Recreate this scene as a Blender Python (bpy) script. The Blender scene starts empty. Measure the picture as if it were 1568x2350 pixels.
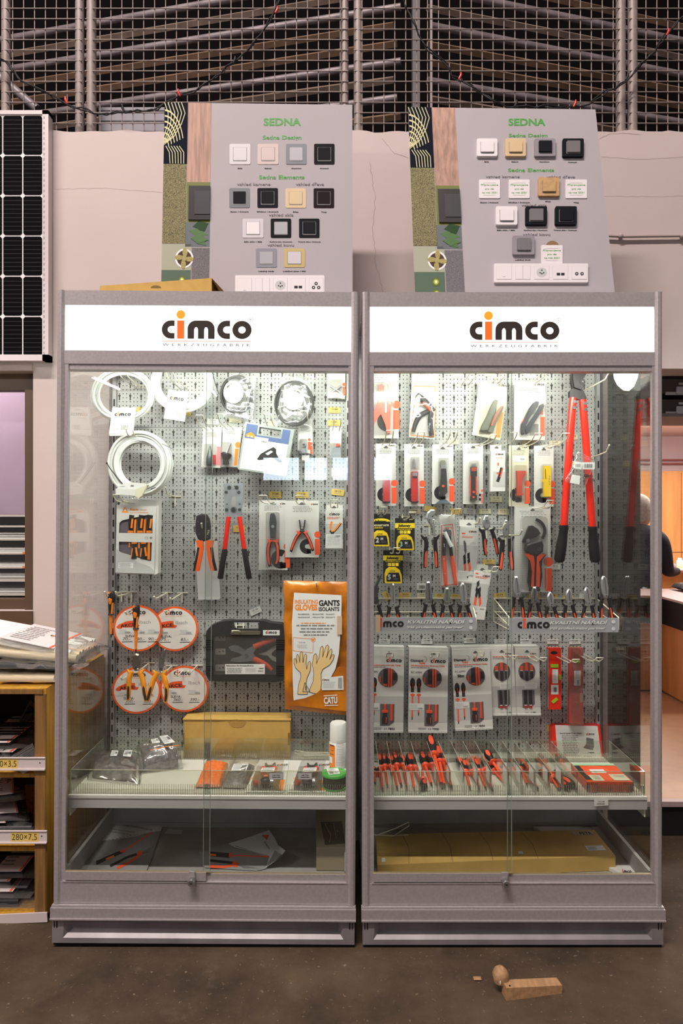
import bpy, math, random
from mathutils import Vector, Matrix, noise
PI = math.pi
RND = random.Random(7)
SC = bpy.context.scene
COL = SC.collection
# ------------------------------------------------------------------ camera
F, CX, CY, CZ = 1568.0, 784.0, 1175.0, 1.443      # focal length in pixels, image centre, eye height
cam_d = bpy.data.cameras.new('camera'); cam = bpy.data.objects.new('camera', cam_d); COL.objects.link(cam)
cam_d.sensor_fit = 'HORIZONTAL'; cam_d.sensor_width = 24.0; cam_d.lens = 24.0
cam_d.clip_start = 0.05; cam_d.clip_end = 100
cam.location = (0, 0, CZ); cam.rotation_euler = (PI / 2, 0, 0)
SC.camera = cam
# ------------------------------------------------------------------ world and exposure
w = bpy.data.worlds.new('world'); SC.world = w; w.use_nodes = True
bg = w.node_tree.nodes['Background']; bg.inputs[0].default_value = (1.0, 0.86, 0.84, 1); bg.inputs[1].default_value = 0.26
SC.view_settings.view_transform = 'Standard'; SC.view_settings.look = 'None'
SC.view_settings.gamma = 1.0; SC.view_settings.use_curve_mapping = False
SC.view_settings.exposure = 0.55
TUBE_POWER = 60.0        # emission of the tubes inside the two cabinets
HALL_POWER = 16.0        # emission of the hall's ceiling tubes
def area(name, loc, rot, sx, sy, power, col):
    l = bpy.data.lights.new(name, 'AREA'); l.shape = 'RECTANGLE'; l.size = sx; l.size_y = sy; l.energy = power; l.color = col
    o = bpy.data.objects.new(name, l); COL.objects.link(o); o.location = loc; o.rotation_euler = rot; return o
area('hall_light', (-1.7, -1.1, 7.9), (math.radians(24), 0, 0), 4.0, 0.2, 480, (1.0, 0.88, 0.82))
area('hall_side_light', (-3.6, 0.2, 3.1), (math.radians(68), 0, math.radians(-40)), 1.2, 0.15, 26, (1.0, 0.88, 0.84))
area('office_light', (3.3, 6.6, 2.38), (0, 0, 0), 1.6, 2.0, 110, (1.0, 0.86, 0.80))
area('side_office_light', (-2.9, 4.3, 2.9), (0, 0, 0), 1.4, 0.8, 170, (1.0, 0.84, 0.92))

# ------------------------------------------------------------------ materials
MAT = {}
def M(name, col=(0.5, 0.5, 0.5), rough=0.5, metal=0.0, var=0.0, scale=20.0, bump=0.0, bscale=60.0, emit=None, es=0.0, alpha=None, stretch=None, col2=None, spec=None, coat=0.0):
    """procedural principled material, optional noise colour variation and bump"""
    if name in MAT: return MAT[name]
    m = bpy.data.materials.new(name); m.use_nodes = True; nt = m.node_tree; b = nt.nodes['Principled BSDF']
    c4 = (*col, 1)
    b.inputs['Base Color'].default_value = c4; b.inputs['Roughness'].default_value = rough; b.inputs['Metallic'].default_value = metal
    if spec is None and max(col) < .06: spec = .22
    if spec is not None: b.inputs['Specular IOR Level'].default_value = spec
    if coat: b.inputs['Coat Weight'].default_value = coat
    if emit: b.inputs['Emission Color'].default_value = (*emit, 1); b.inputs['Emission Strength'].default_value = es
    tc = None
    def coords(sc):
        tcn = nt.nodes.new('ShaderNodeTexCoord'); mp = nt.nodes.new('ShaderNodeMapping')
        mp.inputs['Scale'].default_value = stretch or (1, 1, 1)
        nt.links.new(tcn.outputs['Object'], mp.inputs[0])
        n = nt.nodes.new('ShaderNodeTexNoise'); n.inputs['Scale'].default_value = sc; n.inputs['Detail'].default_value = 6
        nt.links.new(mp.outputs[0], n.inputs['Vector']); return n
    if var > 0:
        n = coords(scale); r = nt.nodes.new('ShaderNodeValToRGB')
        c2 = col2 or tuple(max(0, c * (1 - var)) for c in col)
        r.color_ramp.elements[0].position = 0.35; r.color_ramp.elements[0].color = (*c2, 1)
        r.color_ramp.elements[1].position = 0.65; r.color_ramp.elements[1].color = c4
        nt.links.new(n.outputs['Fac'], r.inputs[0]); nt.links.new(r.outputs[0], b.inputs['Base Color'])
    if bump > 0:
        n = coords(bscale); bp = nt.nodes.new('ShaderNodeBump'); bp.inputs['Strength'].default_value = bump; bp.inputs['Distance'].default_value = 0.01
        nt.links.new(n.outputs['Fac'], bp.inputs['Height']); nt.links.new(bp.outputs[0], b.inputs['Normal'])
    MAT[name] = m; return m

def clear(name, tint, gloss_fac, rough=0.02, body=0.0, bodycol=(0.9, 0.9, 0.9), ior=1.5):
    """thin see-through sheet: transparent, fresnel reflection, and an optional milky body"""
    m = bpy.data.materials.new(name); m.use_nodes = True; nt = m.node_tree; nt.nodes.clear()
    out = nt.nodes.new('ShaderNodeOutputMaterial'); tr = nt.nodes.new('ShaderNodeBsdfTransparent'); tr.inputs[0].default_value = (*tint, 1)
    gl = nt.nodes.new('ShaderNodeBsdfGlossy'); gl.inputs['Roughness'].default_value = rough; gl.inputs[0].default_value = (1, 1, 1, 1)
    fr = nt.nodes.new('ShaderNodeFresnel'); fr.inputs[0].default_value = ior
    mul = nt.nodes.new('ShaderNodeMath'); mul.operation = 'MULTIPLY'; mul.inputs[1].default_value = gloss_fac; mul.use_clamp = True
    ge = nt.nodes.new('ShaderNodeNewGeometry'); im = nt.nodes.new('ShaderNodeMath'); im.operation = 'MULTIPLY_ADD'   # same index on both faces of the sheet
    im.inputs[1].default_value = 1 / ior - ior; im.inputs[2].default_value = ior; nt.links.new(ge.outputs['Backfacing'], im.inputs[0]); nt.links.new(im.outputs[0], fr.inputs[0])
    nt.links.new(fr.outputs[0], mul.inputs[0])
    mx = nt.nodes.new('ShaderNodeMixShader'); nt.links.new(mul.outputs[0], mx.inputs[0])
    base = tr.outputs[0]
    if body > 0:
        df = nt.nodes.new('ShaderNodeBsdfDiffuse'); df.inputs[0].default_value = (*bodycol, 1)
        m2 = nt.nodes.new('ShaderNodeMixShader'); m2.inputs[0].default_value = body
        nt.links.new(tr.outputs[0], m2.inputs[1]); nt.links.new(df.outputs[0], m2.inputs[2]); base = m2.outputs[0]
    nt.links.new(base, mx.inputs[1]); nt.links.new(gl.outputs[0], mx.inputs[2]); nt.links.new(mx.outputs[0], out.inputs[0])
    MAT[name] = m; return m

GLASS = clear('window_glass', (0.97, 0.985, 0.975), 0.75, 0.0)
ACRYL = clear('acrylic', (0.94, 0.95, 0.90), 1.2, 0.03, 0.02, (0.9, 0.9, 0.8))
AEDGE = clear('acrylic_edge', (0.80, 0.80, 0.66), 1.3, 0.1, 0.35, (0.85, 0.84, 0.70))
ARIB = clear('acrylic_rib', (0.90, 0.89, 0.82), 2.2, 0.12, 0.10, (0.95, 0.93, 0.84))
BLIST = clear('blister_plastic', (0.97, 0.97, 0.96), 1.6, 0.08, 0.03, (0.9, 0.9, 0.88))
BAGM = clear('bag_plastic', (0.95, 0.95, 0.94), 2.6, 0.10, 0.045, (0.85, 0.85, 0.83))
GEDGE = M('glass_edge', (0.30, 0.36, 0.30), 0.2)

FRAME = M('brushed_frame_metal', (0.44, 0.405, 0.41), 0.42, 0.35, 0.12, 120, 0.05, 300, stretch=(1, 1, 1))
FRAMED = M('frame_shadow_metal', (0.20, 0.18, 0.19), 0.5, 0.3, 0.1, 60)
SHELFM = M('shelf_paint', (0.66, 0.65, 0.60), 0.45, 0.0, 0.04, 14)
TRAYM = M('tray_paint', (0.40, 0.39, 0.375), 0.55, 0.1, 0.25, 6)
BLACK = M('matte_black', (0.012, 0.012, 0.013), 0.6)
RUBBER = M('black_rubber', (0.022, 0.020, 0.022), 0.5)
DARKP = M('charcoal_plastic', (0.035, 0.033, 0.036), 0.38)
DARKM = M('gunmetal', (0.10, 0.11, 0.115), 0.35, 0.7)
RED = M('red_plastic', (0.82, 0.085, 0.030), 0.35)
REDD = M('red_lacquer', (0.78, 0.025, 0.012), 0.22)
CRIM = M('crimson_plastic', (0.55, 0.02, 0.02), 0.3)
ORANGE = M('orange_plastic', (0.90, 0.24, 0.012), 0.35)
AMBER = M('amber_plastic', (0.88, 0.36, 0.02), 0.4)
YEL = M('yellow_plastic', (0.92, 0.62, 0.01), 0.35)
STEEL = M('polished_steel', (0.36, 0.36, 0.37), 0.25, 0.8, 0.15, 40)
STEELB = M('bright_steel', (0.56, 0.57, 0.59), 0.28, 0.75, 0.1, 40)
WIRE = M('white_coated_wire', (0.78, 0.75, 0.62), 0.3)
CARD = M('white_card', (0.70, 0.69, 0.665), 0.6, 0, 0.03, 9)
CARDC = M('cream_card', (0.70, 0.66, 0.50), 0.6, 0, 0.03, 9)
GREYC = M('grey_card', (0.50, 0.50, 0.49), 0.6)
WHT = M('white_paper', (0.76, 0.76, 0.75), 0.55)
PINKW = M('switch_white', (0.74, 0.70, 0.72), 0.35)
INK = M('black_ink', (0.02, 0.02, 0.022), 0.6)
INKG = M('grey_ink', (0.22, 0.22, 0.22), 0.7)
INKL = M('light_grey_ink', (0.50, 0.50, 0.49), 0.7)
INKR = M('red_ink', (0.85, 0.10, 0.03), 0.55)
INKO = M('orange_ink', (0.90, 0.27, 0.03), 0.55)
INKGR = M('green_ink', (0.05, 0.30, 0.04), 0.6)
TAGY = M('yellow_tag_paper', (0.70, 0.50, 0.13), 0.6)
TAGC = M('cream_tag_paper', (0.72, 0.67, 0.45), 0.6)
TAGW = M('white_tag_paper', (0.72, 0.71, 0.68), 0.6)
CBOARD = M('cardboard', (0.56, 0.35, 0.085), 0.75, 0, 0.10, 30)
CBOARDD = M('cardboard_edge', (0.20, 0.11, 0.03), 0.8)
WOODY = M('yellow_wood', (0.60, 0.31, 0.035), 0.5, 0, 0.35, 7, 0.1, 60, stretch=(10, 10, 0.6))
WOODB = M('plank_wood', (0.27, 0.135, 0.035), 0.6, 0, 0.4, 7, 0.1, 60, stretch=(10, 10, 0.6))
WOODO = M('orange_laminate', (0.60, 0.30, 0.10), 0.4, 0, 0.2, 3, stretch=(6, 6, 0.6))
PLAS = M('white_plaster', (0.575, 0.49, 0.47), 0.85, 0, 0.10, 1.6, 0.12, 9, col2=(0.535, 0.455, 0.435))
NYLON = M('white_nylon', (0.88, 0.87, 0.84), 0.3)
CABLEB = M('black_cable', (0.05, 0.05, 0.048), 0.3)

# ------------------------------------------------------------------ objects
ORG = {}
def P(px, py, Y): return Vector(((px - CX) * Y / F, Y, CZ - (py - CY) * Y / F))
def thing(name, label, cat, loc=(0, 0, 0), group=None, kind=None):
    o = bpy.data.objects.new(name, None); COL.objects.link(o); o.empty_display_size = 0.05
    o.location = loc; o['label'] = label; o['category'] = cat
    if group: o['group'] = group
    if kind: o['kind'] = kind
    ORG[o.name] = Vector(loc); return o
class MB:
    def __init__(s): s.v = []; s.f = []; s.m = []; s.sm = []; s.mats = []
    def mi(s, mat):
        if mat not in s.mats: s.mats.append(mat)
        return s.mats.index(mat)
    def face(s, pts, mat, smooth=False):
        n = len(s.v); s.v += [Vector(p) for p in pts]; s.f.append(tuple(range(n, n + len(pts)))); s.m.append(s.mi(mat)); s.sm.append(smooth)
    def mesh(s, vs, fs, mat, smooth=False):
        n = len(s.v); s.v += [Vector(p) for p in vs]; k = s.mi(mat)
        for f in fs: s.f.append(tuple(n + i for i in f)); s.m.append(k); s.sm.append(smooth)
    # outline extruded from depth d0 to d1 on surface S(x, y, d)
    def poly(s, S, pts, d0, d1, mat, side=None):
        n = len(pts)
        if abs(d1 - d0) < 1e-7: s.face([S(x, y, d1) for x, y in pts], mat); return
        a = [S(x, y, d1) for x, y in pts]; b = [S(x, y, d0) for x, y in pts]
        s.mesh(a + b, [tuple(range(n)), tuple(range(2 * n - 1, n - 1, -1))], mat)
        s.mesh(a + b, [(i, i + n, (i + 1) % n + n, (i + 1) % n) for i in range(n)], side or mat)
    def bev(s, S, pts, d0, d1, mat, k=.66, b=.004):
        """extruded outline whose front is bevelled towards its middle"""
        n = len(pts); cx = sum(p[0] for p in pts) / n; cy = sum(p[1] for p in pts) / n
        s.poly(S, pts, d0, d1, mat); q = []
        for x, y in pts:
            L = math.hypot(x - cx, y - cy) or 1; f = max(k, 1 - 3.2 / L); f = k if L < 6 else f; q.append((cx + (x - cx) * f, cy + (y - cy) * f))
        s.mesh([S(x, y, d1) for x, y in pts] + [S(x, y, d1 + b) for x, y in q], [tuple(range(n, 2 * n))] + [(i, (i + 1) % n, n + (i + 1) % n, n + i) for i in range(n)], mat)
    def rect(s, S, x0, y0, x1, y1, d0, d1, mat, side=None, r=0, ang=0):
        if r > 0:
            pts = []
            for (cx, cy, a0) in ((x1 - r, y0 + r, -90), (x1 - r, y1 - r, 0), (x0 + r, y1 - r, 90), (x0 + r, y0 + r, 180)):
                for k in range(5): a = math.radians(a0 + k * 22.5); pts.append((cx + r * math.cos(a), cy + r * math.sin(a)))
        else: pts = [(x0, y0), (x1, y0), (x1, y1), (x0, y1)]
        if ang: pts = rot(pts, (x0 + x1) / 2, (y0 + y1) / 2, ang)
        s.poly(S, pts, d0, d1, mat, side)
    def disc(s, S, cx, cy, rx, ry, d0, d1, mat, n=28, side=None, a0=0, a1=360):
        full = a1 - a0 >= 360; k = n if full else n + 1
        s.poly(S, [(cx + rx * math.cos(math.radians(a0 + (a1 - a0) * i / n)), cy + ry * math.sin(math.radians(a0 + (a1 - a0) * i / n))) for i in range(k)], d0, d1, mat, side)
    def ring(s, S, cx, cy, ro, ri, d0, d1, mat, n=40, asp=1.0, a0=0, a1=360):
        vs = []; fs = []
        full = a1 - a0 >= 360; k = n if full else n + 1
        for i in range(k):
            a = math.radians(a0 + (a1 - a0) * i / n); c, q = math.cos(a), math.sin(a) * asp
            vs += [S(cx + ro * c, cy + ro * q, d1), S(cx + ri * c, cy + ri * q, d1), S(cx + ri * c, cy + ri * q, d0), S(cx + ro * c, cy + ro * q, d0)]
        for i in range(n):
            a = 4 * i; b = 4 * ((i + 1) % k)
            fs += [(a, b, b + 1, a + 1)]
            if abs(d1 - d0) > 1e-7: fs += [(a + 1, b + 1, b + 2, a + 2), (a + 2, b + 2, b + 3, a + 3), (a + 3, b + 3, b, a)]
        s.mesh(vs, fs, mat)
    def stroke(s, S, pts, wd, d0, d1, mat):
        for (xa, ya), (xb, yb) in zip(pts, pts[1:]):
            L = math.hypot(xb - xa, yb - ya) or 1; nx, ny = -(yb - ya) / L * wd / 2, (xb - xa) / L * wd / 2
            s.poly(S, [(xa + nx, ya + ny), (xb + nx, yb + ny), (xb - nx, yb - ny), (xa - nx, ya - ny)], d0, d1, mat)
    def dashes(s, S, x0, y0, x1, y1, rows, d, mat, seed=1, fill=0.72):
        r = random.Random(seed); dy = (y1 - y0) / rows
        for i in range(rows):
            y = y0 + dy * i; x = x0 + (x1 - x0) * r.random() * 0.10; xe = x1 - (x1 - x0) * r.random() * 0.18
            while x < xe:
                L = (x1 - x0) * (0.05 + 0.14 * r.random()); xx = min(xe, x + L)
                s.rect(S, x, y + dy * 0.2, xx, y + dy * (0.2 + fill * 0.6), d, d, mat); x = xx + (x1 - x0) * 0.025
    def barcode(s, S, x0, y0, x1, y1, d, mat=None, seed=3):
        r = random.Random(seed); x = x0; st = (x1 - x0) / 22
        while x < x1 - st:
            wd = st * (0.4 + 0.9 * r.random()); s.rect(S, x, y0, x + wd, y1, d, d, mat or INK); x += wd + st * (0.5 + r.random() * 0.6)
    # swept round (or flattened) section through world points
    def tube(s, pts, rad, mat, n=8, flat=None, closed=False, smooth=True, cap=True):
        pts = [Vector(p) for p in pts]; k = len(pts); rad = rad if isinstance(rad, (list, tuple)) else [rad] * k
        vs = []; up = None
        for i, p in enumerate(pts):
            if closed: t = pts[(i + 1) % k] - pts[i - 1]
            else: t = pts[min(i + 1, k - 1)] - pts[max(i - 1, 0)]
            if t.length < 1e-9: t = Vector((0, 0, 1))
            t.normalize()
            if flat is not None:
                y = Vector((0, 1, 0)); u = t.cross(y)
                if u.length < 1e-3: u = Vector((1, 0, 0))
                u.normalize(); v = t.cross(u).normalized()
            else:
                if up is None:
                    up = Vector((0, 1, 0)) if abs(t.y) < 0.9 else Vector((0, 0, 1))
                u = (up - t * up.dot(t)).normalized(); v = t.cross(u).normalized(); up = u
            for j in range(n):
                a = 2 * PI * j / n; vs.append(p + u * math.cos(a) * rad[i] + v * math.sin(a) * rad[i] * (flat if flat is not None else 1))
        fs = []
        for i in range(k if closed else k - 1):
            a = i * n; b = ((i + 1) % k) * n
            for j in range(n): fs.append((a + j, a + (j + 1) % n, b + (j + 1) % n, b + j))
        s.mesh(vs, fs, mat, smooth)
        if cap and not closed: s.mesh(vs[:n], [tuple(range(n))], mat); s.mesh(vs[-n:], [tuple(range(n - 1, -1, -1))], mat)
    def ptube(s, S, pts, rad, mat, n=10, flat=0.7, d=0.0, sm=2, Yref=2.8):
        """tube through picture-plane points; radii in picture units at depth Yref"""
        k = len(pts); rr = rad if isinstance(rad, (list, tuple)) else [rad] * k
        P3 = [(x, y, q) for (x, y, q) in zip([p[0] for p in pts], [p[1] for p in pts], rr)]
        for _ in range(sm):
            if len(P3) < 3: break
            Q = [P3[0]]
            for a, b in zip(P3, P3[1:]):
                Q.append(tuple(a[i] * 0.75 + b[i] * 0.25 for i in range(3))); Q.append(tuple(a[i] * 0.25 + b[i] * 0.75 for i in range(3)))
            Q.append(P3[-1]); P3 = Q
        s.tube([S(x, y, d) for x, y, q in P3], [q * Yref / F for x, y, q in P3], mat, n, flat)
    def box(s, x0, y0, z0, x1, y1, z1, mat):
        v = [(x, y, z) for x in (x0, x1) for y in (y0, y1) for z in (z0, z1)]
        s.mesh(v, [(0, 1, 3, 2), (4, 6, 7, 5), (0, 4, 5, 1), (2, 3, 7, 6), (0, 2, 6, 4), (1, 5, 7, 3)], mat)
    def ball(s, c, r, mat, n=12, sc=(1, 1, 1)):
        c = Vector(c); vs = []; fs = []
        for i in range(n + 1):
            th = PI * i / n
            for j in range(n): ph = 2 * PI * j / n; vs.append(c + Vector((r * sc[0] * math.sin(th) * math.cos(ph), r * sc[1] * math.sin(th) * math.sin(ph), r * sc[2] * math.cos(th))))
        for i in range(n):
            for j in range(n): fs.append((i * n + j, (i + 1) * n + j, (i + 1) * n + (j + 1) % n, i * n + (j + 1) % n))
        s.mesh(vs, fs, mat, True)
    def pillow(s, c, bulge, mat, nx=22, ny=14, wr=0.006, fq=30, seed=0, under=0.3, smooth=True, pw=4):
        """soft bag between four corners: c = (00, 10, 11, 01)"""
        a, b, cc, d = [Vector(p) for p in c]; nrm = (b - a).cross(d - a).normalized(); off = Vector((seed * 3.1, seed * 1.7, 0))
        for sgn in (1, -under):
            vs = []; fs = []
            for i in range(nx + 1):
                for j in range(ny + 1):
                    u = i / nx; v = j / ny; p = (a * (1 - u) + b * u) * (1 - v) + (d * (1 - u) + cc * u) * v
                    e = max(0, (1 - abs(2 * u - 1) ** pw) * (1 - abs(2 * v - 1) ** pw)) ** 0.5
                    q = noise.noise(p * fq + off) + 0.5 * noise.noise(p * fq * 2.3 + off)
                    vs.append(p + nrm * (sgn * (bulge * e + wr * q * (0.3 + e))) + (b - a).normalized() * (wr * 0.6 * noise.noise(p * fq * 0.8 + off * 2)))
            for i in range(nx):
                for j in range(ny): k = i * (ny + 1) + j; fs.append((k, k + ny + 1, k + ny + 2, k + 1))
            s.mesh(vs, fs, mat, smooth)
    def build(s, name, parent=None, label=None, org=None, kind=None):
        if parent is not None: o0 = ORG[parent.name]
        else:
            if org is None:
                xs = [v.x for v in s.v]; ys = [v.y for v in s.v]; zs = [v.z for v in s.v]
                org = ((min(xs) + max(xs)) / 2, (min(ys) + max(ys)) / 2, min(zs))
            o0 = Vector(org)
        me = bpy.data.meshes.new(name); me.from_pydata([v - o0 for v in s.v], [], s.f)
        for m in s.mats: me.materials.append(m)
        me.polygons.foreach_set('material_index', s.m); me.polygons.foreach_set('use_smooth', s.sm); me.update()
        o = bpy.data.objects.new(name, me); COL.objects.link(o); ORG[o.name] = o0
        if parent is not None: o.parent = parent
        else: o.location = o0
        if label: o['label'] = label
        if kind: o['kind'] = kind
        return o
def solo(mb, name, label, cat, group=None, kind=None, org=None):
    o = mb.build(name, None, label, org, kind); o['category'] = cat
    if group: o['group'] = group
    return o
def struct(mb, name):
    o = mb.build(name, None, None, (0, 0, 0)); o['kind'] = 'structure'; return o
def rot(pts, cx, cy, deg):
    a = math.radians(deg); c, q = math.cos(a), math.sin(a)
    return [(cx + (x - cx) * c - (y - cy) * q, cy + (x - cx) * q + (y - cy) * c) for x, y in pts]
# surfaces: photo coordinates met with a real plane in the scene
def SY(Y): return lambda x, y, d=0.0: P(x, y, Y) + Vector((0, -d, 0))
def SP(p0, n):
    p0 = Vector(p0); n = Vector(n).normalized(); C0 = Vector((0, 0, CZ))
    def f(x, y, d=0.0):
        r = Vector(((x - CX) / F, 1, -(y - CY) / F)); t = (p0 - C0).dot(n) / r.dot(n); return C0 + r * t + n * d
    return f
def QS(tl, tr, br, bl):
    """unit square (u right, v down) on a world quad"""
    tl, tr, br, bl = map(Vector, (tl, tr, br, bl)); n = (bl - tl).cross(tr - tl).normalized()
    if n.y > 0 and abs(n.z) < 0.9: n = -n
    if n.z < -0.9: n = -n
    return lambda u, v, d=0.0: (tl * (1 - u) + tr * u) * (1 - v) + (bl * (1 - u) + br * u) * v + n * d
# ------------------------------------------------------------------ lettering
GL = {}
def glyphs(t, bold, shear=0.0, space=1.0):
    k = (t, bold, shear, space)
    if k in GL: return GL[k]
    c = bpy.data.curves.new('lettering', 'FONT'); c.body = t; c.size = 1.0; c.offset = bold; c.shear = shear; c.space_character = space; c.resolution_u = 3
    o = bpy.data.objects.new('lettering', c); me = bpy.data.meshes.new_from_object(o)
    vs = [(v.co.x, v.co.y) for v in me.vertices]; fs = [tuple(p.vertices) for p in me.polygons]
    xs = [v[0] for v in vs] or [0, 1]
    bpy.data.objects.remove(o); bpy.data.curves.remove(c); bpy.data.meshes.remove(me)
    GL[k] = (vs, fs, min(xs), max(xs)); return GL[k]
def text(mb, S, t, x, y, h, mat, d=0.001, width=None, align='L', bold=0.02, shear=0.0, ang=0, space=1.0, up=-1, stretch=1.0):
    """x, y = baseline start in S units; h = capital height; width fits the line"""
    vs, fs, a, b = glyphs(t, bold, shear, space); sy = h / 0.73; sx = (width / (b - a)) if width else sy * stretch
    ox = -a * sx if align == 'L' else (-(a + b) / 2 * sx if align == 'C' else -b * sx)
    ca, sa = math.cos(math.radians(ang)), math.sin(math.radians(ang)); out = []
    for vx, vy in vs:
        X = vx * sx + ox; Y = vy * sy * up; out.append(S(x + X * ca - Y * sa, y + X * sa + Y * ca, d))
    mb.mesh(out, fs, mat)
def arcp(cx, cy, rx, ry, a0, a1, n=8): return [(cx + rx * math.cos(math.radians(a0 + (a1 - a0) * i / n)), cy + ry * math.sin(math.radians(a0 + (a1 - a0) * i / n))) for i in range(n + 1)]
def logo(mb, S, x, y, h, d=0.0008, ink=None, oi=None, dot=None, ang=0, wk=1.0, sub=None, th=0.0, skip=0, up=-1):
    """the rounded five-letter maker's mark; x,y = left end of the baseline, h = letter height"""
    ink = ink or INK; oi = oi or INKO; ca, sa = math.cos(math.radians(ang)), math.sin(math.radians(ang))
    def T(u, v, q=0.0):
        X = u * h * wk; Y = v * h * up; return S(x + X * ca - Y * sa, y + X * sa + Y * ca, d + q)
    def cc(o):
        return [(o + .70, 1)] + arcp(o + .5, .5, .5, .5, 90, 270, 14) + [(o + .70, 0), (o + .70, .31)] + arcp(o + .52, .5, .2, .19, 270, 90, 8) + [(o + .70, .69)]
    if skip < 1: mb.poly(T, cc(0), 0, th, ink)
    mb.poly(T, [(.84, 0), (1.23, 0), (1.23, 1), (.84, 1)], 0, th, oi); mb.disc(T, 1.035, 1.32, .24, .24, 0, th, dot or oi, 20)
    m = [(1.41, 0)] + [(1.41 + .0, .5)] + arcp(1.86, .55, .45, .45, 180, 90, 6) + arcp(2.44, .55, .45, .45, 90, 0, 6) + [(2.89, 0), (2.53, 0), (2.53, .52), (2.47, .63), (2.37, .63), (2.32, .52), (2.32, 0), (1.98, 0), (1.98, .52), (1.93, .63), (1.83, .63), (1.77, .52), (1.77, 0)]
    mb.poly(T, m, 0, th, ink); mb.poly(T, cc(3.03), 0, th, ink); mb.ring(T, 4.385, .5, .525, .2, 0, th, ink, 28, .95)
    if sub:
        mb.rect(T, .05, -.14, 4.85, -.11, 0, 0, oi)
        text(mb, T, 'WERKZEUGFABRIK', .05, -.40, .15, ink, 0, width=4.8, bold=0.008, space=1.9, up=1)
def cimco_i(mb, S, x, y, h, d=0.0006, dot=None, mat=None):
    """big red i of the card artwork: x,y = bottom left, h = stem height"""
    mat = mat or INKR; mb.rect(S, x, y - h, x + h * .33, y, d, d, mat); mb.disc(S, x + h * .16, y - h * 1.28, h * .21, h * .21, d, d, mat, 20)
# ================================================================== the setting
def X_(px, Y): return (px - CX) * Y / F
def Z_(py, Y): return CZ - (py - CY) * Y / F
concrete = bpy.data.materials.new('worn_concrete'); concrete.use_nodes = True
def _conc():
    nt = concrete.node_tree; b = nt.nodes['Principled BSDF']; b.inputs['Roughness'].default_value = 0.75; b.inputs['Specular IOR Level'].default_value = 0.3
    tc = nt.nodes.new('ShaderNodeTexCoord')
    def nz(sc, det=8):
        n = nt.nodes.new('ShaderNodeTexNoise'); n.inputs['Scale'].default_value = sc; n.inputs['Detail'].default_value = det; n.inputs['Roughness'].default_value = 0.65
        nt.links.new(tc.outputs['Object'], n.inputs['Vector']); return n
    def ramp(n, p0, c0, p1, c1):
        r = nt.nodes.new('ShaderNodeValToRGB'); r.color_ramp.elements[0].position = p0; r.color_ramp.elements[0].color = (*c0, 1)
        r.color_ramp.elements[1].position = p1; r.color_ramp.elements[1].color = (*c1, 1); nt.links.new(n.outputs['Fac'], r.inputs[0]); return r
    base = ramp(nz(2.2), 0.36, (0.040, 0.026, 0.0155), 0.66, (0.105, 0.070, 0.042))
    spk = ramp(nz(60, 3), 0.64, (0, 0, 0), 0.72, (0.9, 0.9, 0.9)); sc2 = ramp(nz(9, 10), 0.58, (0, 0, 0), 0.72, (0.6, 0.6, 0.6))
    m1 = nt.nodes.new('ShaderNodeMixRGB'); m1.inputs[2].default_value = (0.24, 0.18, 0.125, 1); nt.links.new(spk.outputs[0], m1.inputs[0]); nt.links.new(base.outputs[0], m1.inputs[1])
    m2 = nt.nodes.new('ShaderNodeMixRGB'); m2.inputs[2].default_value = (0.12, 0.088, 0.063, 1); nt.links.new(sc2.outputs[0], m2.inputs[0]); nt.links.new(m1.outputs[0], m2.inputs[1])
    nt.links.new(m2.outputs[0], b.inputs['Base Color'])
    bp = nt.nodes.new('ShaderNodeBump'); bp.inputs['Strength'].default_value = 0.35; bp.inputs['Distance'].default_value = 0.01
    nt.links.new(nz(25).outputs['Fac'], bp.inputs['Height']); nt.links.new(bp.outputs[0], b.inputs['Normal'])
_conc()
m = MB(); m.box(-6, -7, -0.1, 6, 3.06, 0, concrete); struct(m, 'floor')
TANF = M('tan_linoleum', (0.60, 0.36, 0.20), 0.5, 0, 0.08, 14)
m = MB(); m.box(1.16, 3.06, 0, 5.5, 9.2, 0.155, TANF); struct(m, 'floor')
m = MB(); m.box(1.16, 3.045, 0.0, 5.5, 3.06, 0.135, BLACK); m.box(1.16, 3.03, 0.135, 5.5, 3.06, 0.158, M('pink_edge_strip', (0.50, 0.36, 0.36), 0.5)); struct(m, 'trim_1')
# the white plastered wall behind the cabinets, with a window left and an opening right
YW = 3.0; ZT = 3.115; XWL, XWR, XD = -3.6, 5.5, X_(1395, 3.0)
ZW0, ZW1 = Z_(1402, 3.0), Z_(846, 3.0); XW = X_(76, 3.0)
m = MB()
m.box(XWL, YW, 0, XW, YW + 0.16, ZW0, PLAS); m.box(XW, YW, 0, XD, YW + 0.16, ZW1, PLAS)
top = []
n = 260
for i in range(n + 1):
    x = XWL + (XWR - XWL) * i / n; top.append((x, ZT + 0.012 * noise.noise(Vector((x * 9, 0, 0))) + 0.006 * noise.noise(Vector((x * 40, 3, 0)))))
for (xa, za), (xb, zb) in zip(top, top[1:]):
    v = [(xa, YW, ZW1), (xb, YW, ZW1), (xb, YW, zb), (xa, YW, za), (xa, YW + .16, ZW1), (xb, YW + .16, ZW1), (xb, YW + .16, zb), (xa, YW + .16, za)]
    m.mesh(v, [(0, 1, 2, 3), (4, 7, 6, 5), (3, 2, 6, 7), (0, 4, 5, 1)], PLAS)
CRK = M('plaster_crack', (0.36, 0.29, 0.27), 0.9)
S = SY(3.0)
r = random.Random(5)
def crack(mb, pts, wd=1.2):
    out = []
    for (a, b), (c, d) in zip(pts, pts[1:]):
        k = max(2, int(math.hypot(c - a, d - b) / 7))
        for i in range(k): t = i / k; out.append((a + (c - a) * t + r.uniform(-2, 2), b + (d - b) * t + r.uniform(-1, 1)))
    out.append(pts[-1]); mb.stroke(S, out, wd, 0.0006, 0.0006, CRK)
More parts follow.
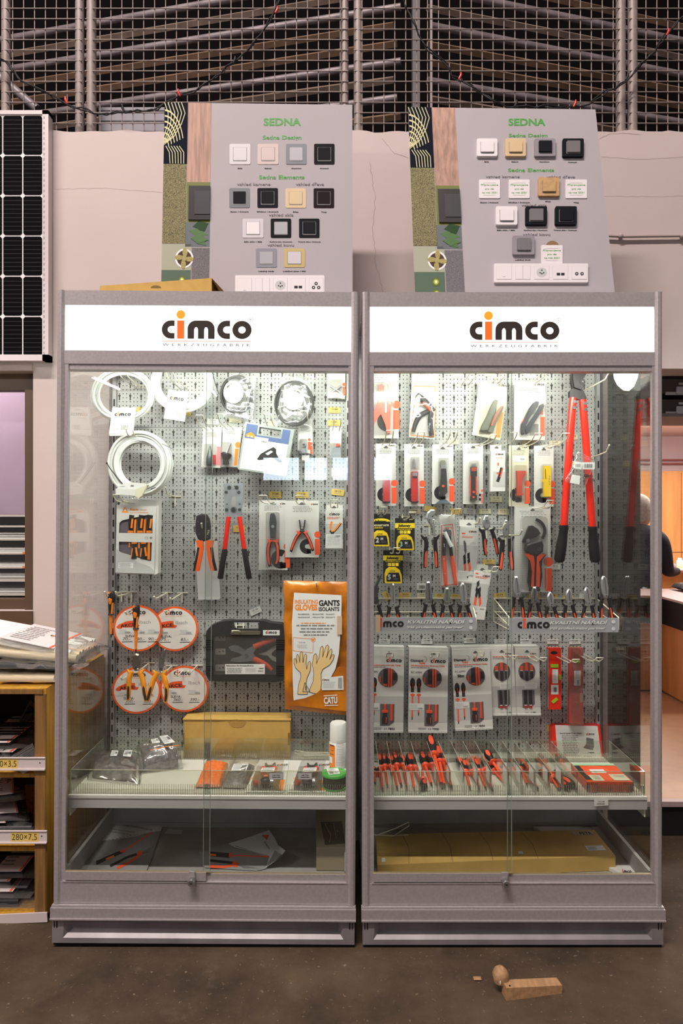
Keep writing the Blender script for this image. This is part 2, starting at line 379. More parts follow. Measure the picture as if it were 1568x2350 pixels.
crack(m, [(848, 372), (862, 455), (856, 520), (862, 600), (880, 670)], 0.9)
crack(m, [(878, 318), (905, 352), (937, 362)], 0.6); crack(m, [(1376, 318), (1400, 308), (1430, 305), (1470, 309)], 0.8)
crack(m, [(1380, 360), (1470, 366), (1568, 360)], 0.45); crack(m, [(1390, 450), (1500, 452), (1568, 450)], 0.4); crack(m, [(124, 434), (240, 432), (372, 442)], 0.4)
struct(m, 'wall_back')
# hall wall behind the camera, with its band of bright windows and two doors' worth of plaster
HW = M('hall_wall_plaster', (0.30, 0.25, 0.25), 0.9, 0, 0.2, 1.5)
m = MB(); m.box(-6, -7.2, 0, 6, -7, 8.6, HW); struct(m, 'wall_front')
DAY = M('daylight_pane', (0.8, 0.88, 1), 0.5, emit=(0.72, 0.86, 1.0), es=9.0)
FRW = M('window_frame_white', (0.5, 0.5, 0.5), 0.5)
for k, (xa, xb) in enumerate(((-1.32, -0.72), (-0.62, -0.25), (-0.15, 0.20), (0.55, 0.85))):
    m = MB(); m.box(xa, -7.0, 1.98, xb, -6.985, 2.36, DAY); m.box(xa - .03, -7.0, 1.94, xb + .03, -6.975, 1.98, FRW); m.box(xa - .03, -7.0, 2.36, xb + .03, -6.975, 2.40, FRW); m.box(xa - .03, -7, 1.94, xa, -6.975, 2.40, FRW); m.box(xb, -7, 1.94, xb + .03, -6.975, 2.40, FRW)
    struct(m, 'window_%d' % (k + 2))
# ceiling tubes of the hall
TUBEH = M('hall_tube', (1, 1, 1), 0.5, emit=(1.0, 0.93, 0.9), es=HALL_POWER)
def hall_lamp(p, q, label):
    t = thing('tube_lamp', label, 'lamp', p, 'ceiling tube lamps of the hall'); p, q = Vector(p), Vector(q)
    m = MB(); m.tube([p, q], 0.02, TUBEH, 10); m.build('tube', t)
    m = MB(); u = (q - p).normalized(); a = p - u * .05; b = q + u * .05
    m.tube([a + Vector((0, 0, .05)), b + Vector((0, 0, .05))], 0.035, FRAME, 8); m.tube([p, p + Vector((0, 0, .04))], 0.02, FRAME, 8); m.tube([q, q + Vector((0, 0, .04))], 0.02, FRAME, 8)
    m.tube([p.lerp(q, .2) + Vector((0, 0, .05)), p.lerp(q, .2) + Vector((0, 0, 8.6 - p.z))], .004, RUBBER, 5); m.tube([p.lerp(q, .8) + Vector((0, 0, .05)), p.lerp(q, .8) + Vector((0, 0, 8.6 - p.z))], .004, RUBBER, 5)
    m.build('housing', t)
hall_lamp((-3.80, -5.9, 3.5), (-3.72, -6.9, 3.5), 'long tube lamp hanging over the far left of the hall')
hall_lamp((1.2, -1.2, 3.9), (2.4, -1.5, 3.9), 'long tube lamp hanging over the middle of the hall')
hall_lamp((2.6, -3.5, 3.9), (3.9, -3.6, 3.9), 'long tube lamp hanging over the right of the hall')
m = MB(); m.box(-6, -7.2, 8.6, 6, 6, 8.7, M('dark_roof', (0.03, 0.027, 0.026), 0.9)); struct(m, 'ceiling')
# black enclosure added behind the wire mesh, its colour stands for the shade there
DK = M('shade_black', (0.006, 0.005, 0.005), 0.95, spec=.02)
m = MB(); m.box(-4.2, 5.2, 2.9, 5.2, 5.3, 5.6, DK); m.box(-4.3, 3.2, 2.9, -4.2, 5.3, 5.6, DK); m.box(5.1, 3.2, 2.9, 5.2, 5.3, 5.6, DK); struct(m, 'shade_wall')
m = MB(); m.box(-4.2, 3.17, 2.9, 5.2, 5.2, 2.93, DK); struct(m, 'floor')  # floor of the added black enclosure, keeps world light out
# offices left and right
LIL = M('lilac_wall', (0.72, 0.58, 0.68), 0.9, 0, 0.04, 2); PKW = M('pale_pink_wall', (0.74, 0.64, 0.66), 0.9, 0, 0.04, 2)
m = MB(); m.box(-3.8, 4.7, 0, -0.9, 4.8, 2.9, LIL); struct(m, 'wall_left')
m = MB(); m.box(-0.95, 3.17, 0, -0.9, 4.7, 2.9, LIL); struct(m, 'wall_left')
for bx in ((1.12, 9.2, 0, 5.5, 9.3, 2.9), (5.5, 3.1, 0, 5.6, 9.3, 2.9), (1.06, 3.17, 0, 1.12, 9.3, 2.9)):
    m = MB(); m.box(*bx, PKW); struct(m, 'wall_right')
m = MB(); m.box(1.06, 3.17, 2.46, 5.6, 9.3, 2.5, M('office_ceiling', (0.6, 0.52, 0.55), 0.9)); struct(m, 'ceiling')
# brown window of the left office
BRN = M('brown_window_frame', (0.085, 0.050, 0.028), 0.5)
m = MB(); Y0 = 3.05; xl = -3.5; xr = XW
m.box(xl, Y0, ZW1 - 0.085, xr, Y0 + .06, ZW1, BRN); m.box(xr - .05, Y0 - .02, ZW0, xr, Y0 + .06, ZW1 - 0.085, BRN); m.box(xl, Y0, ZW0, xr, Y0 + .06, ZW0 + .045, BRN)
m.box(xr - .058, Y0 + .03, ZW0 + .045, xr - .05, Y0 + .05, ZW1 - .085, BLACK); m.box(xl, 2.985, ZW1 - .012, xr, 3.10, ZW1 + .025, M('lintel_edge', (0.42, 0.33, 0.30), 0.8))
m.box(xl, Y0 + .035, ZW0 + .04, xr - .05, Y0 + .039, ZW1 - .085, GLASS)
struct(m, 'window_1')
m = MB(); m.box(xl, 2.99, 0.86, xr, 3.0, ZW0, BRN); struct(m, 'trim_2')
# dark door leaf at the left of the opening on the right
m = MB(); m.box(XD - .02, 3.18, 0.155, X_(1466, 3.2), 3.23, 2.9, M('dark_door_leaf', (0.045, 0.030, 0.026), 0.5)); struct(m, 'door_1')
# letter tray rack seen through the window
TR = M('tray_grey', (0.33, 0.28, 0.27), 0.5); TRD = M('tray_dark', (0.16, 0.13, 0.13), 0.6)
DSK = M('desk_laminate', (0.45, 0.40, 0.40), 0.6)
t = thing('desk', 'grey desk behind the brown office window carrying the letter trays', 'desk', (-2.1, 3.5, 0))
m = MB(); m.box(-3.3, 3.22, 0.945, -1.30, 3.95, 0.975, DSK); m.build('desk_top', t)
for x in (-3.25, -1.36):
    m = MB(); m.box(x, 3.26, 0, x + .04, 3.9, 0.945, DSK); m.build('leg', t)
t = thing('letter_tray_rack', 'grey rack of seven open letter trays seen through the brown window', 'tray rack', (-1.7, 3.35, 0.975))
m = MB(); m.box(-2.4, 3.62, .975, -1.40, 3.64, 1.43, TRD); m.box(-2.4, 3.30, .975, -2.39, 3.64, 1.43, TR); m.box(-1.415, 3.30, .975, -1.405, 3.64, 1.43, TR); m.build('rack_body', t)
zs = [Z_(y, 3.32) for y in (1388, 1362, 1330, 1300, 1268, 1236, 1206, 1182)]
for z in zs:
    m = MB(); m.box(-2.39, 3.30, z - .008, -1.415, 3.62, z, M('tray_edge', (0.62, 0.55, 0.50), 0.5)); m.build('tray', t)
for i, z in enumerate(zs[:6]):
    m = MB(); rr = random.Random(i)
    for k in range(3 + i % 3): m.box(-1.75 + rr.uniform(-.1, .05), 3.315 + rr.uniform(0, .02), z + .006 * k, -1.43 - rr.uniform(0, .03), 3.56, z + .006 * k + .0045, WHT)
    solo(m, 'paper_stack', ['thin paper stack in the lowest letter tray behind the window', 'thick white paper stack in the second letter tray from below', 'small paper stack in the third letter tray from below', 'paper stack in the fourth letter tray from below', 'paper stack with an orange slip in the fifth letter tray from below', 'paper stack with an orange slip in the sixth letter tray from below'][i], 'paper stack', 'paper stacks in the letter trays')
for z, wh in ((zs[4], 'fifth'), (zs[3], 'fourth')):
    m = MB(); m.box(-1.54, 3.296, z - .006, -1.42, 3.299, z + .004, ORANGE); solo(m, 'paper_slip', 'orange slip stuck on the edge of the %s letter tray from below' % wh, 'paper slip', 'orange slips on the letter trays')
# ------------------------------------------------------------------ right office contents
t = thing('wardrobe', 'tall orange wood wardrobe against the far office wall', 'wardrobe', (4.3, 8.9, 0.155))
x0, x1 = 3.72, 5.4
m = MB(); m.box(x0, 8.62, .155, x1, 9.14, 1.96, WOODO); m.build('body', t)
for i in range(3):
    a = x0 + (x1 - x0) * i / 3; b = x0 + (x1 - x0) * (i + 1) / 3
    for za, zb in ((.17, .93), (.94, 1.94)):
        m = MB(); m.box(a + .004, 8.60, za, b - .004, 8.62, zb, WOODO); d = m.build('door', t)
        m = MB(); zz = .72 if za < .5 else .98
        m.tube([(a + .06, 8.585, zz), (a + .06, 8.585, zz + .16)], .008, STEEL, 6); m.build('handle', d)
t = thing('desk', 'long wood fronted desk with a black edge in the right office', 'desk', (3.2, 5.1, .155))
m = MB(); m.box(2.05, 4.89, .17, 5.2, 4.92, .72, WOODO); m.box(2.29, 4.12, .17, 2.32, 4.89, .72, WOODO); m.build('front_panel', t)
m = MB(); m.box(2.05, 4.86, .655, 5.2, 4.89, .835, BLACK); m.box(2.26, 4.08, .655, 2.29, 4.86, .835, BLACK); m.build('edge_band', t, 'black edge band')
m = MB(); m.box(2.03, 4.85, .835, 5.2, 5.28, .85, M('pink_desk_top', (.55, .42, .40), .4)); m.box(2.25, 4.07, .835, 3.0, 4.85, .85, M('pink_desk_top')); m.build('desk_top', t)
m = MB(); m.box(2.05, 4.92, .155, 5.2, 4.94, .17, BLACK); m.box(2.33, 4.14, .155, 2.35, 4.89, .17, BLACK); m.box(2.06, 5.15, .155, 2.10, 5.25, .835, WOODO); m.build('base', t)
t = thing('counter', 'low orange wood counter standing behind the office desk', 'counter', (3.8, 6.3, .155))
m = MB(); m.box(2.85, 6.2, .155, 5.3, 6.24, .90, WOODO); m.box(2.85, 6.24, .155, 2.88, 6.7, .90, WOODO); m.build('front_panel', t)
m = MB(); m.box(2.82, 6.17, .90, 5.3, 6.72, .925, M('counter_top', (.66, .40, .14), .4)); m.build('counter_top', t)
rr = random.Random(2); cols = [WHT, INKG, TAGW, M('pink_object', (.8, .25, .35), .5), YEL, M('blue_object', (.1, .15, .4), .5), WHT, DARKP]
kinds = ['white paper cup', 'dark grey jar', 'pale tub', 'pink tin', 'yellow bottle', 'dark blue tub', 'white bottle', 'black jar']
for i in range(8):
    m = MB(); x = 2.98 + i * .085; h = .04 + .06 * rr.random(); c = (x, 6.3 + .08 * rr.random(), .925)
    m.tube([c, (c[0], c[1], .925 + h * .75), (c[0], c[1], .925 + h * .8), (c[0], c[1], .925 + h)], [.028, .028, .018, .016], cols[i], 10)
    solo(m, 'container', kinds[i] + ' standing on the wood counter in the office', 'container', 'small containers on the office counter')
m = MB(); m.pillow([(3.62, 6.25, .95), (3.85, 6.25, .95), (3.85, 6.5, .95), (3.62, 6.5, .95)], .05, WHT, 10, 8, .004, under=.5); solo(m, 'paper_pile', 'white pile of papers at the right on the wood counter', 'papers')
m = MB(); m.pillow([(2.52, 5.02, .875), (2.80, 5.02, .875), (2.80, 5.25, .875), (2.52, 5.25, .875)], .035, BLACK, 10, 8, .006, under=.6); solo(m, 'pouch', 'black pouch lying on the office desk', 'pouch')
t = thing('ceiling_lamp', 'bright tube lamp under the office ceiling', 'lamp', (3.9, 7.2, 2.42))
m = MB(); m.tube([(3.15, 7.0, 2.39), (4.9, 7.6, 2.39)], .025, M('office_tube', (1, 1, 1), .5, emit=(1, .93, .95), es=9), 8); m.build('tube', t)
m = MB(); m.box(3.2, 7.1, 2.42, 4.8, 7.5, 2.46, WHT); m.build('housing', t)
m = MB(); m.tube([(1.2, 9.15, 2.09), (5.4, 9.15, 2.09)], .012, M('red_pipe', (.42, .14, .12), .5), 8); m.tube([(1.2, 9.15, 2.14), (5.4, 9.15, 2.14)], .012, M('red_pipe'), 8); solo(m, 'heating_pipe', 'pair of red pipes along the far office wall', 'pipe')
# rack with black tool cases above the opening
t = thing('wall_rack', 'dark rack holding black tool cases at the top of the opening', 'rack', (1.9, 3.3, 1.86))
xa, xb = X_(1512, 3.25), X_(1640, 3.25)
m = MB(); m.box(xa, 3.21, Z_(866, 3.24), xb, 3.55, Z_(850, 3.24), TRD); m.build('top_board', t)
m = MB(); m.box(xa, 3.21, Z_(958, 3.24), xb, 3.55, Z_(950, 3.24), TRD); m.build('bottom_board', t)
m = MB(); m.box(xa, 3.5, Z_(950, 3.24), xb, 3.55, Z_(866, 3.24), BLACK); m.build('back_board', t)
for i, (ya, yb, wd) in enumerate(((870, 903, 'upper'), (917, 948, 'lower'))):
    t2 = thing('tool_case', wd + ' black tool case with silver latches at the top of the opening', 'tool case', P(1560, yb, 3.24), 'black tool cases above the opening'); S = SY(3.22)
    m = MB(); m.rect(S, 1516, ya, 1635, yb, -.24, 0, M('brown_black_case', (.045, .032, .028), .5), r=3); m.build('case_body', t2)
    m = MB(); m.rect(S, 1527, yb - 3, 1600, yb + 4, 0, .006, STEEL); m.build('rim', t2, 'silver rim')
    m = MB(); m.rect(S, 1550, yb - 15, 1568, yb + 2, 0, .012, STEEL, r=3); m.rect(S, 1556, yb - 24, 1574, yb - 19, 0, .01, STEEL); m.build('latch', t2, 'silver latch')
# ------------------------------------------------------------------ wire mesh cage
MESHP = M('grey_mesh_paint', (0.27, 0.22, 0.205), 0.5, 0.1, 0.15, 40)
def mesh_panel(xa, xb, posts, label, yb=302):
    t = thing('mesh_panel', label, 'wire mesh', P((xa + xb) / 2, yb, 3.03), 'wire mesh panels above the wall')
    Y = 3.04; z0, z1 = ZT - .01, 3.98
    for a, b in posts:
        m = MB(); m.tube([(X_((a + b) / 2, Y), Y, z0), (X_((a + b) / 2, Y), Y, z1)], (b - a) / 2 * Y / F, MESHP, 12); m.build('post', t)
    m = MB(); xs0, xs1 = X_(xa, Y), X_(xb, Y); wr = .0025
    k = 0; x = X_(232, Y) - .0484 * 60
    while x < xs1:
        if x > xs0 + .004: m.tube([(x, Y - .012, z0), (x, Y - .012, z1)], wr, MESHP, 5, cap=False)
        x += .0484
    z = z0 + .012
    while z < z1: m.tube([(xs0, Y - .017, z), (xs1, Y - .017, z)], wr, MESHP, 5, cap=False); z += .0462
    m.build('wire_grid', t)
mesh_panel(8, 192, [(4, 24), (173, 193)], 'narrow wire mesh panel at the far left above the solar panel')
mesh_panel(199, 800, [(199, 221), (783, 800)], 'wide wire mesh panel above the left light switch board')
mesh_panel(812, 1436, [(812, 832), (1414, 1436)], 'wide wire mesh panel above the right light switch board')
mesh_panel(1440, 1650, [(1441, 1463), (1640, 1655)], 'wire mesh panel at the far right end')
m = MB(); S = SY(3.10); m.rect(S, 226, 246, 384, 330, -.004, 0, M('blue_grey_sheet', (.26, .25, .28), .6)); solo(m, 'sheet', 'blue grey sheet leaning behind the mesh left of the board', 'sheet')
# long bars stored on racks behind the mesh
PIPE = M('zinc_pipe', (0.25, 0.21, 0.225), 0.5, 0.3, 0.35, 10); LATH = M('brown_lath', (0.20, 0.115, 0.068), 0.65, 0, 0.4, 8)
LATH2 = M('pale_lath', (0.22, 0.155, 0.12), 0.6, 0, 0.35, 8)
for side in (0, 1):
    for k in range(9):
        z = 3.645 + .101 * k; rr = random.Random(k + side * 20)
        if side == 0: p = Vector((.33 - .02 * (k % 3), 3.80, z)); q = Vector((-2.7, 4.47, z + rr.uniform(-.01, .01)))
        else: p = Vector((.475 + .02 * (k % 2), 3.785, z - .015)); q = Vector((2.9, 4.40, z - .02 + rr.uniform(-.02, .01)))
        mt = [LATH, PIPE, LATH2, PIPE, LATH][(k + side) % 5]; m = MB()
        if mt is PIPE: m.tube([p, q], .021, mt, 10)
        else: m.tube([p, q], .021, mt, 4, smooth=False)
        od = ['lowest', 'second', 'third', 'fourth', 'fifth', 'sixth', 'seventh', 'eighth', 'ninth'][k]
        solo(m, 'metal_pipe' if mt is PIPE else 'wooden_lath', ('%s %s from below, lying behind the mesh %s of the dark post' % ('grey metal pipe,' if mt is PIPE else 'long brown wooden lath,', od, 'left' if side == 0 else 'right')), 'pipe' if mt is PIPE else 'lath', 'bars stored behind the wire mesh')
m = MB(); m.box(.385, 3.70, 2.93, .425, 3.76, 4.6, M('dark_post_paint', (.085, .075, .085), .5)); solo(m, 'post', 'dark upright post of the bar rack behind the mesh', 'post')
m = MB(); m.box(.47, 3.62, 3.55, .482, 3.64, 4.6, MESHP); solo(m, 'hanging_chain', 'thin pale strip hanging beside the dark post behind the mesh', 'chain')
m = MB(); m.tube([P(-30, 150, 3.6), P(85, 250, 3.6)], .022, FRAMED, 8); solo(m, 'brace', 'grey diagonal brace behind the far left mesh', 'brace')
# light strings
def light_string(pts, label, seed):
    t = thing('light_string', label, 'light string', P(*pts[0], 2.95)); rr = random.Random(seed)
    Q = []
    for (a, b), (c, d) in zip(pts, pts[1:]):
        k = max(2, int(math.hypot(c - a, d - b) / 14))
        for i in range(k): u = i / k; Q.append((a + (c - a) * u, b + (d - b) * u))
    Q.append(pts[-1])
    for s in range(2):
        m = MB(); m.tube([P(x + rr.uniform(-4, 4), y + rr.uniform(-4, 4), 2.955 + rr.uniform(0, .035)) for x, y in Q], .0032, RUBBER, 6); m.build('cable', t)
    for i in range(6, len(Q) - 3, 9):
        x, y = Q[i]; m = MB(); s = rr.choice((-1, 1)); m.tube([P(x, y, 2.95), P(x + 5 * s, y - 9, 2.95), P(x + 5 * s, y - 16, 2.95)], [.004, .006, .003], CRIM if i % 2 else RUBBER, 7); m.build('bulb', t)
light_string([(-30, 105), (10, 145), (50, 185), (110, 215), (170, 245), (230, 262), (300, 255), (360, 250), (400, 225), (455, 205), (510, 165), (560, 125), (610, 65), (632, 30), (642, -30)], 'dark light string draped over the mesh left of the middle posts', 1)
light_string([(918, -30), (930, 18), (955, 60), (980, 110), (1020, 140), (1040, 175), (1080, 195), (1120, 225), (1165, 245), (1230, 244), (1300, 246), (1350, 243), (1385, 215), (1425, 195), (1460, 160), (1500, 120), (1550, 55), (1600, 10)], 'dark light string draped over the mesh right of the middle posts', 2)
# conduit on the wall
t = thing('conduit', 'thin pipe along the wall right of the right board', 'pipe', P(1400, 543, 2.99))
m = MB(); m.tube([P(1395, 541, 2.985), P(1430, 543, 2.985), P(1640, 540, 2.985)], .006, M('painted_conduit', (.40, .32, .31), .6), 8); m.build('pipe', t)
for x in (1425, 1566):
    m = MB(); m.ball(P(x, 542, 2.985), .012, M('painted_conduit'), 8); m.build('clip', t)
# ------------------------------------------------------------------ solar panel
t = thing('solar_panel', 'black solar panel in a silver frame hung on the wall at the left', 'solar panel', P(40, 822, 2.97))
S = SY(2.955); SIL = M('silver_frame', (.58, .52, .53), .4, .3)
m = MB(); m.rect(S, -55, 262, 108, 815, -.03, -.002, M('solar_backsheet', (.78, .74, .76), .3)); m.build('backsheet', t)
m = MB(); CELL = M('solar_cell', (.003, .003, .004), .6, spec=.03)
m2 = MB()
for i in range(-1, 2):
    for j in range(6):
        x0 = 6 + i * 46 + 1.5; x1 = x0 + 43; y0 = 264 + j * 92.4 + 1.5; y1 = y0 + 89
        c = 4; pts = [(x0 + c, y0), (x1 - c, y0), (x1, y0 + c), (x1, y1 - c), (x1 - c, y1), (x0 + c, y1), (x0, y1 - c), (x0, y0 + c)]
        m.poly(S, pts, 0, 0, CELL)
        for k in range(1, 9): m2.rect(S, x0 + 1, y0 + k * 9.8, x1 - 1, y0 + k * 9.8 + .7, .0004, .0004, M('busbar', (.045, .042, .045), .5))
m.build('solar_cells', t); m2.build('busbars', t)
m = MB()
for a in ((98, 254, 112, 828), (-60, 254, 112, 263), (-60, 814, 112, 828)): m.rect(S, *a, -.038, .004, SIL)
m.build('frame', t, 'silver frame')
m = MB()
for k in range(46): m.rect(S, 101, 268 + k * 12, 103, 274 + k * 12, .0045, .0045, INKG)
m.build('edge_marks', t)
# ------------------------------------------------------------------ the two light switch boards
def board(name_lbl, S, L, R0, top, bot, split, sw, flat, ys):
    """S: plane of the board; corners by photo coordinates"""
    t = thing('display_board', name_lbl, 'display board', S((L[1] + R0[1]) / 2, bot, -.01), 'light switch boards on the cabinets')
    (xl0, xl1), (xr0, xr1) = L, R0
    def B(u, v, d=0.0):      # u across the board, v downwards, straight lines in the photo are straight on the plane
        xa = xl0 + (xl1 - xl0) * v; xb = xr0 + (xr1 - xr0) * v; y = top[0] + (top[1] - top[0]) * u; y = y + (bot - y) * v
        return S(xa + (xb - xa) * u, y, d)
    BRD = M('board_print', (.41, .375, .40), .6, 0, .05, 2, spec=.2)
    m = MB(); m.rect(B, 0, 0, 1, 1, -.005, 0, BRD, M('board_core', (.6, .55, .45), .7)); m.build('panel', t)
    # collage of samples printed down the left quarter
    c1, c2 = .125, .25
    m = MB(); d = .0006
    NAVY = M('navy_print', (.006, .008, .018), .8, spec=.1); CRM = M('cream_print', (.55, .52, .26), .5)
    m.rect(B, 0, 0, c1, .29, d, d, NAVY)
    for k in range(7): 
        rx = .028 + .0155 * k
        m.ring(B, .001, .215, rx, rx - .0045, d + .0004, d + .0004, CRM, 12, 1.72, 271, 345) if rx < .12 else None
    for k in range(6):
        o = .018 * k
        m.stroke(B, [(u, v) for u, v in ((.0 + o, .0), (.02 + o, .05), (.02 + o * .8, .10), (.0 + o * .6, .16), (0, .2)) if u < c1 - .004], .004, d + .0005, d + .0005, CRM)
        m.stroke(B, [(.01 + o * .8, .205), (.03 + o * .85, .235), (.035 + o * .8, .288)], .004, d + .0005, d + .0005, CRM)
    m.build('leaf_pattern', t)
    m = MB(); m.rect(B, 0, .29, c1 - .002, .665, d, d, M('olive_weave', (.30, .27, .13), .8, 0, .75, 260, .3, 300, stretch=(1, 1, 1))); m.build('fabric_sample', t)
    m = MB(); m.rect(B, c1, 0, c2, .375, d, d, M('pink_oak', (.46, .27, .20), .6, 0, .4, 26, stretch=(3, 3, .15))); m.build('wood_sample', t)
    m = MB(); m.rect(B, c1, .375, c2, .565, d, d, M('moss_green', (.13, .15, .02), .6)); m.rect(B, c1 + .012, .395, c2, .555, .001, .006, DARKP); m.rect(B, c1 + .045, .42, c2, .53, .006, .008, M('soft_black', (.05, .05, .055), .4)); m.build('switch_picture', t)
    m = MB(); m.rect(B, c1 - .004, .565, c2, .68, d, d, M('slate_print', (.10, .12, .13), .6))
    LEAF = M('leaf_green', (.04, .13, .02), .5); LEAFD = M('leaf_dark', (.012, .05, .01), .5)
    for k, (u, v, L_, a) in enumerate(((.14, .605, .11, 10), (.16, .585, .09, -10), (.17, .63, .08, 35), (.19, .60, .06, -30), (.15, .64, .10, 5))):
        q = rot([(u, v), (u + L_ * .4, v - .022), (u + L_ * .95, v), (u + L_ * .4, v + .022)], u, v, a); m.poly(B, [(min(x, c2), y) for x, y in q], d + .0004 + k * .0003, d + .0004 + k * .0003, LEAF if k % 2 == 0 else LEAFD)
    m.build('leaf_picture', t)
    m = MB(); m.rect(B, 0, .667, c1 + .03, .79, d, d, M('sage_print', (.33, .34, .25), .6)); m.ring(B, .118, .735, .048, .039, .0012, .0012, WHT, 24, .95); m.disc(B, .118, .735, .038, .036, .0012, .0012, M('soil', (.06, .03, .02), .8), 20)
    CAC = M('cactus_print', (.42, .36, .12), .7, 0, .4, 200)
    for a in range(0, 360, 90): q = math.radians(a + 8); m.disc(B, .118 + .028 * math.cos(q), .735 + .028 * math.sin(q), .022 if a % 180 == 0 else .013, .012 if a % 180 == 0 else .022, .0018 + a * 1e-6, .0018 + a * 1e-6, CAC, 14)
    m.disc(B, .118, .735, .014, .014, .0024, .0024, CAC, 12); m.build('cactus_picture', t)
    m = MB(); m.rect(B, 0, .79, c1 + .028, .925, .0008, .0008, M('bottle_green', (.055, .105, .065), .6))
    for v in (.838, .893): m.disc(B, .108, v, .021, .021, .0014, .0014, M('kiwi_skin', (.09, .13, .02), .7), 18); m.disc(B, .108, v, .013, .013, .0018, .0018, M('kiwi_flesh', (.35, .42, .03), .6), 16); m.disc(B, .108, v, .006, .008, .0022, .0022, M('kiwi_core', (.8, .8, .45), .6), 12)
    m.build('kiwi_picture', t)
    m = MB(); m.rect(B, c1 + .032, .685, c2, .93, d, d, M('grey_tweed', (.20, .19, .20), .8, 0, .6, 400)); m.rect(B, 0, .925, c2, 1, d * .8, d * .8, M('khaki_print', (.15, .13, .055), .6)); m.rect(B, c1 + .05, .93, c2, 1, d, d, M('grey_photo', (.25, .22, .23), .7, 0, .8, 60)); m.build('tweed_sample', t)
    # headings
    m = MB()
    for tx, x0, x1, y, h, mt, bd in ys['text']: text(m, S, tx, (x0 + x1) / 2, y, h, mt, .0008, x1 - x0, 'C', bd)
    m.build('lettering', t)
    for (x, y, hw, hh, fr, ctr, cap, kind) in sw:
        m = MB(); D = .0015 if flat else .011
        if kind == 'note':
            m.rect(S, x - hw, y - hh, x + hw, y + hh, 0.0, .003, PINKW, r=2); q = m.build('info_tile', t, 'white tile with green text')
            k = MB(); k.ring(S, x, y, 0, 0, 0, 0, PINKW, 3) if False else None
            text(k, S, 'Připravujeme', x, y - hh * .32, 4.2, INKGR, .0035, hw * 1.65, 'C', .01); text(k, S, 'pro vás', x, y + hh * .1, 4.2, INKGR, .0035, hw * .85, 'C', .01); text(k, S, 'na rok 2021', x, y + hh * .5, 4.2, INKGR, .0035, hw * 1.45, 'C', .01)
            k.stroke(S, [(x - hw * .6, y - hh * .62), (x + hw * .6, y - hh * .62)], .7, .0035, .0035, INKL); k.stroke(S, [(x - hw * .6, y + hh * .68), (x + hw * .6, y + hh * .68)], .7, .0035, .0035, INKL)
            k.build('lettering', q)
        else:
            m.rect(S, x - hw, y - hh, x + hw, y + hh, 0, D, fr, r=3); q = m.build('light_switch', t, None)
            k = MB(); k.rect(S, x - hw * .66, y - hh * .66, x + hw * .66, y + hh * .70, D, D + .0006, INKG if not flat or 1 else fr, r=1.5); k.rect(S, x - hw * .62, y - hh * .64, x + hw * .62, y + hh * .62, D, D + (.001 if flat else .006), ctr, r=1.5); k.build('rocker', q)
        if cap:
            k = MB(); text(k, S, cap, x, y + hh + 10.5, 2.7, INK, .0008, min(hw * 2.2, len(cap) * 2.6), 'C', .035); k.build('caption', t)
    x0, x1, y0, y1 = ys['strip']; m = MB(); D = .0015 if flat else .010
    m.rect(S, x0, y0, x1, y1, 0, D, PINKW, r=2); q = m.build('socket_strip', t, 'white strip of five inserts'); w5 = (x1 - x0) / 5
    for i in range(5):
        k = MB(); a = x0 + w5 * i + w5 * .14; b = x0 + w5 * (i + 1) - w5 * .08; ya = y0 + (y1 - y0) * .14; yb = y1 - (y1 - y0) * .16; mx, my = (a + b) / 2, (ya + yb) / 2
        k.rect(S, a - .6, ya - .6, b + .6, yb + .8, D, D + .0004, INKL); k.rect(S, a, ya, b, yb, D, D + .0012, PINKW)
        if i == 0: k.rect(S, mx - 3, yb - 6, mx + 3, yb - 5, D + .0014, D + .0014, INKG)
        if i == 1: k.rect(S, mx - .3, ya, mx + .3, yb, D + .0014, D + .0014, INKG)
        if i == 2: k.disc(S, mx, my, 12, 11, D + .0014, D + .0014, INKL); [k.disc(S, mx + dx, my + dy, 1.6, 1.6, D + .002, D + .002, INK, 10) for dx, dy in ((-4, 1), (4, 1), (0, -5), (0, 3))]
        if i == 3: k.rect(S, mx - 9, my + 1, mx - 1, my + 7, D + .0014, D + .0014, INK); k.rect(S, mx + 1, my + 1, mx + 9, my + 7, D + .0014, D + .0014, INK)
        if i == 4: [(k.disc(S, mx + dx, my + dy, 4, 4, D + .0014, D + .0014, INK, 14), k.disc(S, mx + dx, my + dy, 1.8, 1.8, D + .002, D + .002, INKL, 10)) for dx, dy in (((-6, 5), (6, 5), (0, -4)) if flat else ((-6, 3), (6, 3)))]
        k.build('insert', q)
    return t
GBLUE = M('blue_grey_metal', (.13, .15, .17), .4); SILV = M('silver_gradient', (.36, .36, .39), .4); BEIGE = M('beige_switch', (.60, .45, .26), .4); PINKB = M('pink_beige', (.52, .42, .40), .5); SBLK = M('switch_black', (.008, .009, .012), .6, spec=.08); BRNB = M('wenge_black', (.014, .008, .009), .6, spec=.08); LGR = M('pale_grey_switch', (.55, .52, .56), .4); GOLD = M('gold_switch', (.48, .38, .15), .4); WOODS = M('birch_switch', (.52, .32, .14), .5, 0, .2, 60); STG = M('steel_grey_switch', (.16, .15, .16), .4); SILG = M('silver_rim_switch', (.26, .24, .27), .4)
def plane_board(za, Ya, zb, Yb): return SP((0, Ya, za), (0, -(zb - za), (Yb - Ya)))
S1 = plane_board(2.289, 2.60, 3.035, 2.656)
